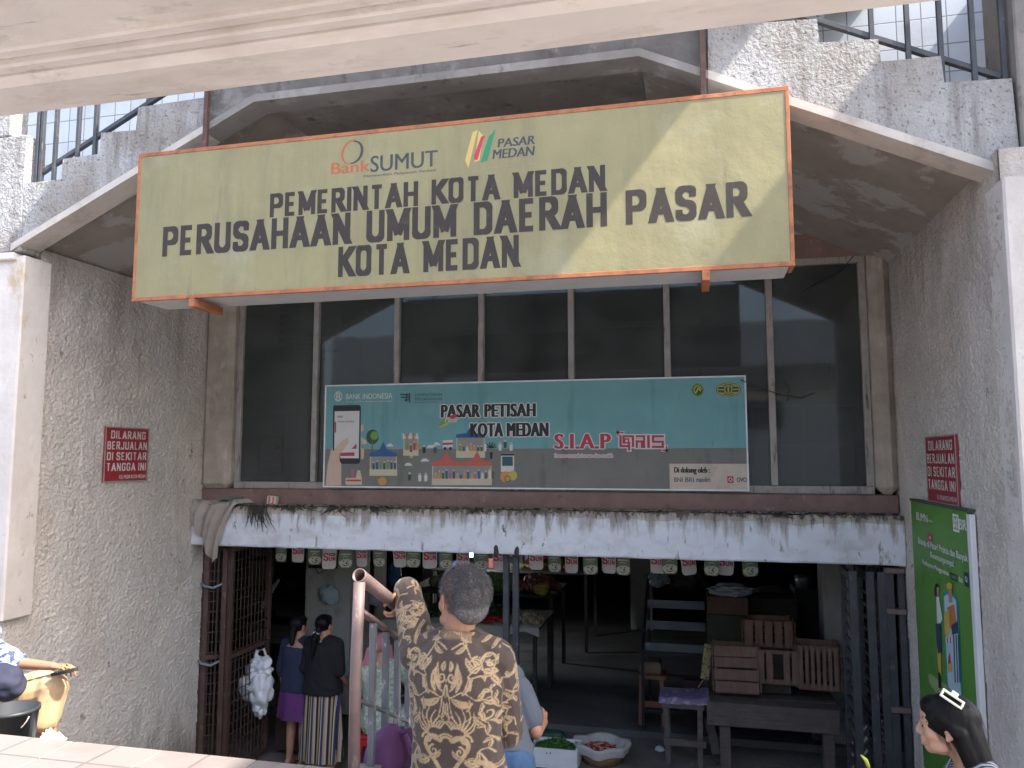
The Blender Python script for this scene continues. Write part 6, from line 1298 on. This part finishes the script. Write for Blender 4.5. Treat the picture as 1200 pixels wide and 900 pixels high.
# far right: pale appliance shelf and an awning frame deep in the hall
m = MB(); m.box((at(930, 668, 11).x, 11, .09), (at(962, 668, 11).x, 11.5, at(930, 690, 11).z), bev=.01); o = m.build('cabinet', mat('grey cabinet', (.10, .105, .11), .6, .2, 5), None, (1.5, 11, .09)); tag(o, 'grey cabinet deep in the hall right of the crates', 'cabinet')
m = MB(); c = at(943, 667, 10.9); m.lathe((c.x, 11.1, at(930, 690, 11).z), [(.001, 0), (.09, .002), (.11, .10), (.11, .16), (.001, .17)], 16); o = m.build('pot', mat('dull aluminium', (.35, .36, .38), .4, .1, metallic=.6), None, c); tag(o, 'dull metal pot on the grey cabinet', 'pot')
m = MB(); c = at(905, 690, 10.2); m.box((c.x - .35, 10.2, .09), (c.x + .35, 10.8, c.z - .22), bev=.02); o = m.build('stall_counter', mat('murky counter', (.06, .058, .055), .8, .2), None, (c.x, 10.4, .09)); tag(o, 'murky stall counter behind the chest', 'counter')
m = MB(); m.blob((c.x, 10.4, c.z - .12), (.30, .18, .12), 5, 22, .25, 2.2); o = m.build('sack', mat('grey sack', (.09, .09, .09), .8, .2), None, c); tag(o, 'grey sack on the murky counter', 'sack')
# ------------------------------------------------------------------ vegetables in front of the door
fb = thing('foam_box', 'white foam box heaped with green chillies on the paving', 'box', (-1.44, 8.35, 0)); fx0, fx1, fy0, fy1, fh = -1.74, -1.24, 8.16, 8.50, .20
m = MB(); t_ = .03
for a, b in (((fx0, fy0, .004), (fx1, fy1, .03)), ((fx0, fy0, .031), (fx1, fy0 + t_, fh)), ((fx0, fy1 - t_, .031), (fx1, fy1, fh)), ((fx0, fy0 + t_ + .001, .031), (fx0 + t_, fy1 - t_ - .001, fh)), ((fx1 - t_, fy0 + t_ + .001, .031), (fx1, fy1 - t_ - .001, fh))): m.box(a, b, bev=.006)
m.build('box_body', styro, fb)
def heap(name, label, cat, c, ex, ey, h, n, fn, mats, seed):
    rnd = random.Random(seed); mb = MB()
    for i in range(n):
        r = math.sqrt(rnd.random()); a = rnd.uniform(0, 2 * math.pi); x = c[0] + ex * r * math.cos(a); y = c[1] + ey * r * math.sin(a); z = c[2] + h * (1 - r * r) * rnd.uniform(.75, 1); mb.k = rnd.randrange(len(mats)); fn(mb, Vector((x, y, z)), rnd)
    o = mb.build(name, mats, None, c); tag(o, label, cat); o['kind'] = 'stuff'; return o
def chilli(L, r):
    def f(mb, p, rnd):
        a = rnd.uniform(0, 2 * math.pi); d = Vector((math.cos(a), math.sin(a), rnd.uniform(-.25, .3))) * L / 2; n = Vector((-d.y, d.x, rnd.uniform(-.02, .02))) * rnd.uniform(-.35, .35); mb.tube([p - d, p + n * .6, p + d * .6 + n * .3, p + d], [r * .8, r, r * .7, r * .15], 6)
    return f
heap('green_chillies', 'heap of fresh green chillies filling the white foam box', 'vegetables', (-1.49, 8.33, .16), .20, .13, .07, 330, chilli(.10, .0095), [flat('chilli green', (.045, .13, .02), .35), flat('chilli bright green', (.08, .20, .03), .35), flat('chilli dark green', (.025, .075, .015), .4)], 5)
bk_ = thing('basket', 'round basket lined with white sacking and holding red chillies beside the foam box', 'basket', (-1.05, 8.42, 0)); m = MB(); m.lathe((-1.03, 8.50, 0), [(.001, .006), (.20, .006), (.235, .15), (.225, .15), (.19, .02), (.001, .02)], 28); m.build('basket_body', mat('plaited cane', (.30, .19, .10), .85, .2, 30), bk_)
m = MB(); vs = []; fs = []
for i in range(49):
    a = 2 * math.pi * i / 48; w_ = 1 + .05 * math.sin(7 * a) + .05 * mnoise.noise(Vector((math.cos(a) * 2, math.sin(a) * 2, 0)))
    for (r, z) in ((.245, .10), (.27, .17), (.262, .205), (.225, .195), (.19, .14), (.12, .12), (.0, .115)): vs.append((-1.03 + r * w_ * math.cos(a) * 1.12, 8.50 + r * w_ * math.sin(a), z + .012 * math.sin(5 * a) * (r > .2)))
for i in range(48):
    for k in range(6): b = i * 7 + k; fs.append((b, b + 1, b + 8, b + 7))
m.mesh(vs, fs, None, True); m.build('liner', mat('white woven sacking', (.52, .50, .47), .85, .1, 14, bump=[('n', 60, .3, .004)]), bk_)
heap('red_chillies', 'heap of red chillies with pale stems in the sack-lined basket', 'vegetables', (-1.05, 8.50, .125), .15, .12, .05, 120, chilli(.12, .010), [flat('chilli red', (.36, .03, .02), .35), flat('pale stem', (.50, .38, .28), .6)], 6)
m = MB(); m.blob((-1.62, 8.62, .17), (.20, .09, .07), 5, 3, .2, 2); o = m.build('plastic_bag', mat('dark green plastic', (.03, .075, .055), .4, .15), None, (-1.5, 8.6, .1)); tag(o, 'dark green plastic bag behind the foam box', 'plastic bag')
# ------------------------------------------------------------------ stalls down the left of the hall
def table(name, label, x0, x1, y0, y1, z, m_, cloth=None):
    t = thing(name, label, 'stall', ((x0 + x1) / 2, y0, .085)); mb = MB(); mb.box((x0, y0, z - .04), (x1, y1, z), bev=.006); mb.build('tabletop', m_, t)
    for xx in (x0 + .06, x1 - .06):
        for yy in (y0 + .06, y1 - .06): mb = MB(); mb.box((xx - .025, yy - .025, .088), (xx + .025, yy + .025, z - .041)); mb.build('leg', m_, t)
    if cloth:
        mb = MB(); vs = []; fs = []; n = 60
        for i in range(n + 1):
            u = i / n; x = x0 - .01 + (x1 - x0 + .02) * u; dz = .10 + .05 * math.sin(u * 19) + .04 * mnoise.noise(Vector((u * 9, 1, 1)))
            for k, (yy, zz) in enumerate(((y1, z + .006), (y0 - .005, z + .006), (y0 - .016 - .006 * math.sin(u * 40), z - .01), (y0 - .02 - .012 * math.sin(u * 40), z - dz))): vs.append((x, yy, zz))
        for i in range(n):
            for k in range(3): b = i * 4 + k; fs.append((b, b + 1, b + 5, b + 4))
        mb.mesh(vs, fs, None, True); mb.build('cloth', cloth, t)
    return t
cl_w = mat('grubby white table cover', (.42, .41, .39), .8, .12, 6); dkw = mat('dark stall timber', (.05, .045, .04), .85, .2, 7)
table('vegetable_stall', 'vegetable stall under a grubby white cover beyond the gate posts', -4.0, -1.93, 9.6, 10.7, 1.10, dkw, cl_w)
table('vegetable_stall', 'second vegetable stall further back with onions and squash', -4.2, -1.95, 10.85, 12.0, 1.28, dkw)
table('vegetable_stall', 'third vegetable stall with red produce deepest in the left row', -4.4, -1.7, 12.6, 13.9, 1.35, dkw)
def ball(r0, r1, sq=1):
    def f(mb, p, rnd): r = rnd.uniform(r0, r1); mb.blob(p, (r, r, r * sq), 2, rnd.randrange(99), .12, 2)
    return f
def leafy(L):
    def f(mb, p, rnd):
        a = rnd.uniform(0, 6.28); d = Vector((math.cos(a), math.sin(a), rnd.uniform(.1, .6))) * L; s_ = Vector((-math.sin(a), math.cos(a), rnd.uniform(-.4, .4))) * L * .35
        mb.mesh([p, p + d * .5 + s_, p + d, p + d * .5 - s_], [(0, 1, 2, 3)])
    return f
heap('potatoes', 'pile of pale potatoes at the cloth edge of the nearest stall', 'vegetables', (-2.15, 9.9, 1.13), .22, .22, .10, 70, ball(.03, .045), [flat('potato skin', (.30, .23, .16), .8), flat('pale root', (.38, .33, .26), .8)], 3)
heap('mixed_greens', 'spread of leafy greens on the nearest stall', 'vegetables', (-3.0, 10.1, 1.12), .75, .40, .14, 500, leafy(.10), [flat('leaf green', (.05, .12, .025), .5), flat('leaf mid', (.08, .15, .04), .5), flat('leaf dark', (.02, .06, .015), .5)], 4)
heap('tomatoes', 'tray of red tomatoes on the nearest stall', 'vegetables', (-2.55, 9.72, 1.12), .24, .10, .07, 60, ball(.024, .032), [flat('tomato red', (.32, .03, .02), .35)], 8)
heap('red_onions', 'heap of red onions on the second stall', 'vegetables', (-2.25, 11.2, 1.32), .32, .30, .20, 150, ball(.03, .045), [flat('onion skin', (.20, .055, .05), .5), flat('onion pale', (.30, .12, .10), .5)], 9)
heap('yellow_squash', 'small pile of yellow squash at the front of the second stall', 'vegetables', (-2.12, 10.90, 1.32), .14, .05, .08, 12, ball(.06, .075, .7), [flat('squash yellow', (.42, .32, .06), .5)], 10)
heap('cabbages', 'row of green cabbages on the second stall', 'vegetables', (-3.2, 11.2, 1.34), .7, .3, .14, 60, ball(.07, .10), [flat('cabbage green', (.10, .20, .07), .6), flat('cabbage pale', (.20, .28, .13), .6)], 12)
heap('red_produce', 'scatter of red produce on the deepest stall', 'vegetables', (-2.4, 13.0, 1.38), .5, .3, .12, 120, ball(.03, .045), [flat('tomato red', (.32, .03, .02)), flat('leaf green', (.05, .12, .025))], 13)
# crates, sacks and bags on the far left
for i, (x, y, z, w_, h_, mm_, lab) in enumerate(((-4.95, 10.2, .09, .9, .75, mat('brown sacking', (.12, .085, .06), .9, .2, 9), 'stack of brown sacks behind the woman in navy'), (-5.1, 10.4, .85, .8, .28, mat('dark tarpaulin', (.03, .035, .04), .6, .2), 'dark tarpaulin bundle on the brown sacks'), (-4.75, 10.15, 1.14, .42, .16, mat('dark blue bag', (.03, .05, .10), .5, .2), 'dark blue bag topping the tarpaulin bundle'))):
    mb = MB(); mb.blob((x, y, z + h_ / 2), (w_ / 2, .3, h_ / 2), 5, i + 30, .18, 1.7); o = mb.build(('sack_stack', 'tarpaulin', 'cloth_bag')[i], mm_, None, (x, y, z)); tag(o, lab, ('sacks', 'tarpaulin', 'bag')[i])
tbm = MB(); a = at(307, 712, 9.3); b = at(323, 684, 9.3); tbm.bar(a, b, .05, .012, up=(0, 1, 0)); tbm.bar(a + Vector((.0, .05, .03)), b + Vector((.02, .05, .05)), .03, .012, up=(0, 1, 0)); o = tbm.build('ladder_rail', mat('pale grey slat', (.26, .26, .27), .7, .1), None, a); tag(o, 'pale slanting slats leaning in the dark left corner', 'slats')
sb2 = thing('shelf_unit', 'dim cluttered shelf unit in the dark left corner of the hall', 'shelf', (-5.6, 11.5, .085))
mb = MB()
for zz in (.5, 1.0, 1.5, 2.0): mb.box((-7.5, 11.6, zz), (-5.0, 12.1, zz + .03))
for xx in (-7.5, -6.2, -5.03): mb.box((xx, 11.6, .09), (xx + .04, 12.1, 2.3))
mb.build('frame', dkw, sb2)
rnd = random.Random(21)
def clutter(n, x0, x1, y0, y1, zfun, seed):
    rnd = random.Random(seed); cols = [('red box', (.18, .03, .03)), ('blue box', (.04, .07, .16)), ('cream box', (.30, .26, .19)), ('green box', (.05, .12, .06)), ('tan box', (.17, .12, .08)), ('grey box', (.14, .14, .15))]
    for i in range(n):
        x = rnd.uniform(x0, x1); y = rnd.uniform(y0, y1); z = zfun(rnd); w_ = rnd.uniform(.12, .3); h_ = rnd.uniform(.10, .26); nm, c = rnd.choice(cols); mb = MB()
        if rnd.random() < .55: mb.box((x - w_ / 2, y - .1, z), (x + w_ / 2, y + .1, z + h_), Matrix.Translation((x, y, 0)) @ Matrix.Rotation(rnd.uniform(-.4, .4), 4, 'Z') @ Matrix.Translation((-x, -y, 0)), .005); k = 'goods_box'
        else: mb.blob((x, y, z + h_ / 2), (w_ / 2, .1, h_ / 2), 5, i, .3, 2); k = 'goods_bag'
        o = mb.build(k, mat('dull ' + nm, c, .7, .15, 8), None, (x, y, z)); tag(o, 'dim ' + nm.replace(' box', '') + (' box' if k == 'goods_box' else ' bag') + ' among the goods stacked deep in the dark hall', 'goods', 'goods stacked deep in the hall')
clutter(14, -7.2, -5.2, 11.7, 12.0, lambda r: r.choice((.53, 1.03, 1.53)), 3)
clutter(12, -4.2, -2.2, 12.7, 13.7, lambda r: 1.352, 5)
table('stall_counter', 'long dim stall counter down the right side of the aisle', .2, 4.5, 12.0, 13.0, .95, dkw); clutter(12, .3, 3.8, 12.1, 12.9, lambda r: .952, 6)
table('stall_counter', 'dim counter of goods left of the aisle at the far end', -5.0, -2.0, 16.0, 17.0, 1.2, dkw); clutter(10, -4.8, -2.2, 16.1, 16.9, lambda r: 1.202, 7)
# hanging bags
for (px, py, Y, w_, h_, mm_, lab) in ((386, 697, 8.93, .12, .20, mat('pale blue bag', (.36, .46, .52), .5, .08, 8, bump=[('n', 14, .4, .01)]), 'pale blue carrier bag hanging on the white column'), (462, 672, 10.5, .10, .30, mat('blue plastic bag', (.03, .10, .24), .4, .1), 'blue plastic bag hanging above the handrail end'), (400, 785, 8.4, .11, .24, mat('frosted bag', (.33, .36, .41), .35, .1), 'frosted plastic bag held beside the woman in black'), (440, 700, 9.6, .12, .18, mat('frosted bag', (.33, .36, .41)), 'small frosted bag hanging behind the stair post')):
    mb = MB(); c = at(px, py, Y); mb.blob(c, (w_, w_ * .5, h_ * .6), 5, px, .25, 1.8); mb.tube([c + Vector((0, 0, h_ * .45)), c + Vector((.01, 0, h_ * .9))], [.02, .008], 8); o = mb.build('hanging_bag', mm_, None, c); tag(o, lab, 'bag')
pbm = thing('knotted_bag', 'white plastic bag knotted on the left mesh gate', 'plastic bag', at(305, 800, 7.5)); mb = MB(); c = at(302, 806, 7.55)
mb.blob((c.x, c.y, c.z), (.17, .12, .20), 5, 41, .45, 1.9); mb.blob((c.x + .02, c.y, c.z + .21), (.13, .09, .12), 5, 44, .5, 2.0); mb.blob((c.x + .03, c.y, c.z - .18), (.08, .06, .12), 5, 47, .4, 2.0); mb.build('bag_body', plastic_white, pbm)
mb = MB(); mb.tube([(c.x - .04, c.y, c.z + .28), (c.x - .02, c.y, c.z + .38), (c.x + .06, c.y, c.z + .40), (c.x + .09, c.y, c.z + .33)], [.03, .018, .014, .01], 8); mb.build('handles', plastic_white, pbm)
mb = MB(); 
for (za, xa) in ((1.93, 0), (1.18, .02)): mb.tube([(-4.83, 6.93, za + .02), (-4.78, 6.90, za), (-4.70, 6.93, za - .02), (-4.60, 6.98, za + .03), (-4.58, 7.02, za + .05)], .012, 7)
o = mb.build('rag_tie', mat('pale blue rag', (.20, .24, .28), .9, .1), None, (-4.7, 6.9, 1.2)); tag(o, 'pale blue rag ties knotted round the left gate leaves', 'rag')
gr = MB(); leafy_ = leafy(.09); rnd = random.Random(8)
for i in range(90): leafy_(gr, Vector((-4.35 + rnd.uniform(-.14, .14), 7.3 + rnd.uniform(-.2, .2), .02)), rnd)
o = gr.build('vegetable_trimmings', flat('leaf mid', (.08, .15, .04)), None, (-4.35, 7.3, 0)); tag(o, 'scatter of green vegetable trimmings at the foot of the left gate', 'trimmings'); o['kind'] = 'stuff'
wr = MB()
for i in range(60):
    x, y = rnd.uniform(-.3, 1.4), rnd.uniform(8.2, 9.1); a = rnd.uniform(0, 6.28); l = rnd.uniform(.02, .08); wr.bar((x, y, .012), (x + l * math.cos(a), y + l * math.sin(a), .014), .012, .006, bev=0)
o = wr.build('straw_litter', mat('straw bits', (.24, .19, .12), .9, .2), None, (.5, 8.6, 0)); tag(o, 'straw and scraps littering the paving in front of the table', 'litter'); o['kind'] = 'stuff'
# ------------------------------------------------------------------ things left on the lintel ledge
dc = MB(); vs = []; fs = []; nu, nv = 40, 34
for i in range(nu + 1):
    for j in range(nv + 1):
        u = i / nu; v = j / nv; wl = -4.90 + .02 * math.sin(3 * v) - .02 * math.sin(math.pi * v); wr_ = -4.46 - .10 * v ** .6 + .06 * (v > .0) * (1 - v) * .5
        wr_ = -4.22 - .10 * min(v, .15) / .15 - .22 * max(0, v - .15) ** .7
        lowL = .24 + .50 * u ** 1.3 if u < .75 else .24 + .50 * .75 ** 1.3 - (u - .75) * .25
        x = wl + (wr_ - wl) * u * (1 - .25 * v) + .16 * v * v * .5; fold_ = .020 * math.sin(u * 17 + 2 * v) + .012 * math.sin(u * 31 + 5 * v) + .012 * mnoise.noise(Vector((u * 5, v * 4, 7)))
        if v < .15: t = v / .15; y = 6.95 - .20 * t; z = 2.765 + .02 * math.sin(u * 9) + .015 * math.sin(u * 23)
        else: t = (v - .15) / .85; y = 6.742 - .02 * math.sin(math.pi * t) + fold_; z = 2.76 - t * lowL
        vs.append((x, y, z))
for i in range(nu):
    for j in range(nv): a = i * (nv + 1) + j; fs.append((a, a + 1, a + nv + 2, a + nv + 1))
dc.mesh(vs, fs, None, True); o = dc.build('draped_cloth', mat('dusty grey beige cloth', (.33, .285, .245), .95, .18, 4, layers=[((.16, .13, .11), (5, 5, 5), .55, .7, 8, .6)], bump=[('n', 120, .2, .002), ('n', 14, .4, .008)]), None, (-4.7, 6.8, 2.76)); tag(o, 'dusty grey beige cloth draped over the left end of the lintel', 'cloth')
gs = MB(); c = at(270, 586, 6.9); rnd = random.Random(3)
for i in range(10): p = Vector((c.x + rnd.uniform(-.12, .12), 6.84 + rnd.uniform(-.03, .03), 2.775 + rnd.uniform(0, .02))); a = rnd.uniform(-.5, .5); gs.bar(p, p + Vector((.10 * math.cos(a), .03, .05 * math.sin(a))), .03, .004, bev=0, up=(0, .3, 1))
o = gs.build('plastic_scrap', mat('green plastic scrap', (.03, .22, .09), .4, .1), None, c); tag(o, 'scraps of bright green plastic on the lintel ledge beside the cloth', 'litter')
pk_ = MB(); c = at(322, 583, 6.86); pk_.box((c.x - .05, 6.80, 2.745), (c.x + .05, 6.86, 2.83), Matrix.Translation(c) @ Matrix.Rotation(.12, 4, 'Y') @ Matrix.Translation(-c), .006); pk_.k = 1
for dx in (-.03, .012): pk_.box((c.x + dx, 6.797, 2.75), (c.x + dx + .018, 6.7995, 2.826), Matrix.Translation(c) @ Matrix.Rotation(.12, 4, 'Y') @ Matrix.Translation(-c))
o = pk_.build('packet', [mat('cream packet', (.50, .44, .38), .6, .1), mat('faded red stripe', (.42, .12, .08), .6, .1)], None, c); tag(o, 'small red striped packet lying on the lintel ledge', 'packet')
rt = MB(); rnd = random.Random(12)
for px, n, L in ((300, 34, .26), (336, 8, .08), (395, 10, .10), (560, 9, .06), (352, 7, .07), (915, 6, .05), (440, 8, .07)):
    c = at(px, 592, 6.76)
    for i in range(n):
        x = c.x + rnd.gauss(0, .04); p = Vector((x, 6.772, 2.745)); l = L * rnd.uniform(.4, 1); sw = rnd.gauss(0, .05)
        rt.tube([p, p + Vector((sw * .3, -.022, -.01 - l * .2)), p + Vector((sw, -.024, -l * .7)), p + Vector((sw * 1.6, -.016, -l))], [.006, .005, .003, .001], 5)
o = rt.build('dry_roots', mat('dry roots', (.045, .036, .030), .95, .2), None, (-4.2, 6.76, 2.74)); tag(o, 'dry dark roots and moss trailing over the lintel edge', 'roots'); o['kind'] = 'stuff'
db = MB(); rnd = random.Random(13)
for i in range(420):
    x = rnd.uniform(-4.85, 1.55); r = rnd.uniform(.006, .022); db.blob((x, rnd.uniform(6.79, 6.88), 2.74 + r * .4), (r * rnd.uniform(1, 2), r, r * .7), 1, i, .4, 2)
o = db.build('rubble_crumbs', mat('plaster crumbs', (.15, .125, .105), .95, .4, 20), None, (-1.6, 6.83, 2.74)); tag(o, 'crumbs of fallen plaster along the lintel ledge', 'rubble'); o['kind'] = 'stuff'
# cracked wire on the right of the banner and loose wires
wz = MB(); wz.tube([at(935, 345, 6.93), at(960, 330, 6.92), at(985, 318, 6.93), at(1000, 300, 6.94)], .004, 5); wz.tube([at(868, 445, 6.88), at(890, 455, 6.9), at(915, 462, 6.93), at(940, 466, 6.94), at(955, 460, 6.94)], .004, 5); wz.tube([at(923, 470, 6.94), at(925, 455, 6.93), at(918, 445, 6.94)], .003, 5)
o = wz.build('loose_wire', mat('black cable', (.015, .015, .015)), None, at(900, 440, 6.9)); tag(o, 'loose black wires dangling across the right hand window panes', 'wire')

# ------------------------------------------------------------------ hall cables, a lit bulb deep inside, and bags on hooks
lb = thing('hanging_lamp', 'small lit white lamp hanging deep in the hall above the stalls', 'lamp', at(552.5, 648, 12.2)); c = at(552.5, 648, 12.2)
em = bpy.data.materials.new('lit lamp glass'); em.use_nodes = True; q = em.node_tree.nodes['Principled BSDF']; q.inputs['Emission Color'].default_value = (.92, .96, 1, 1); q.inputs['Emission Strength'].default_value = 9
mb = MB(); mb.lathe(c, [(.001, -.07), (.022, -.058), (.030, -.02), (.022, .03), (.015, .06), (.001, .06)], 14); mb.build('bulb', em, lb)
mb = MB(); mb.tube([c + Vector((0, 0, .06)), c + Vector((0, 0, .10)), (c.x, c.y, 2.49)], [.02, .012, .004], 8); mb.build('cord', MATS['black cable'], lb)
pl_ = bpy.data.lights.new('lamp light', 'POINT'); pl_.energy = 9; pl_.color = (.92, .96, 1); pl_.shadow_soft_size = .06; po = bpy.data.objects.new('lamp_light', pl_); COL.objects.link(po); po.parent = lb; po.location = (0, 0, -.14)
cb2 = MB(); rnd = random.Random(17)
for i in range(9):
    x0 = rnd.uniform(-5, .5); y0 = rnd.uniform(8.3, 12); x1 = x0 + rnd.uniform(.8, 2.4); y1 = y0 + rnd.uniform(-.6, .8); sg = rnd.uniform(.08, .3)
    cb2.tube([(x0 + (x1 - x0) * t, y0 + (y1 - y0) * t, 2.46 - sg * 4 * t * (1 - t)) for t in [k / 10 for k in range(11)]], .006, 5)
o = cb2.build('ceiling_cables', MATS['black cable'], None, (-2, 9, 2.4)); tag(o, 'tangle of sagging black cables under the hall ceiling', 'cables'); o['kind'] = 'stuff'
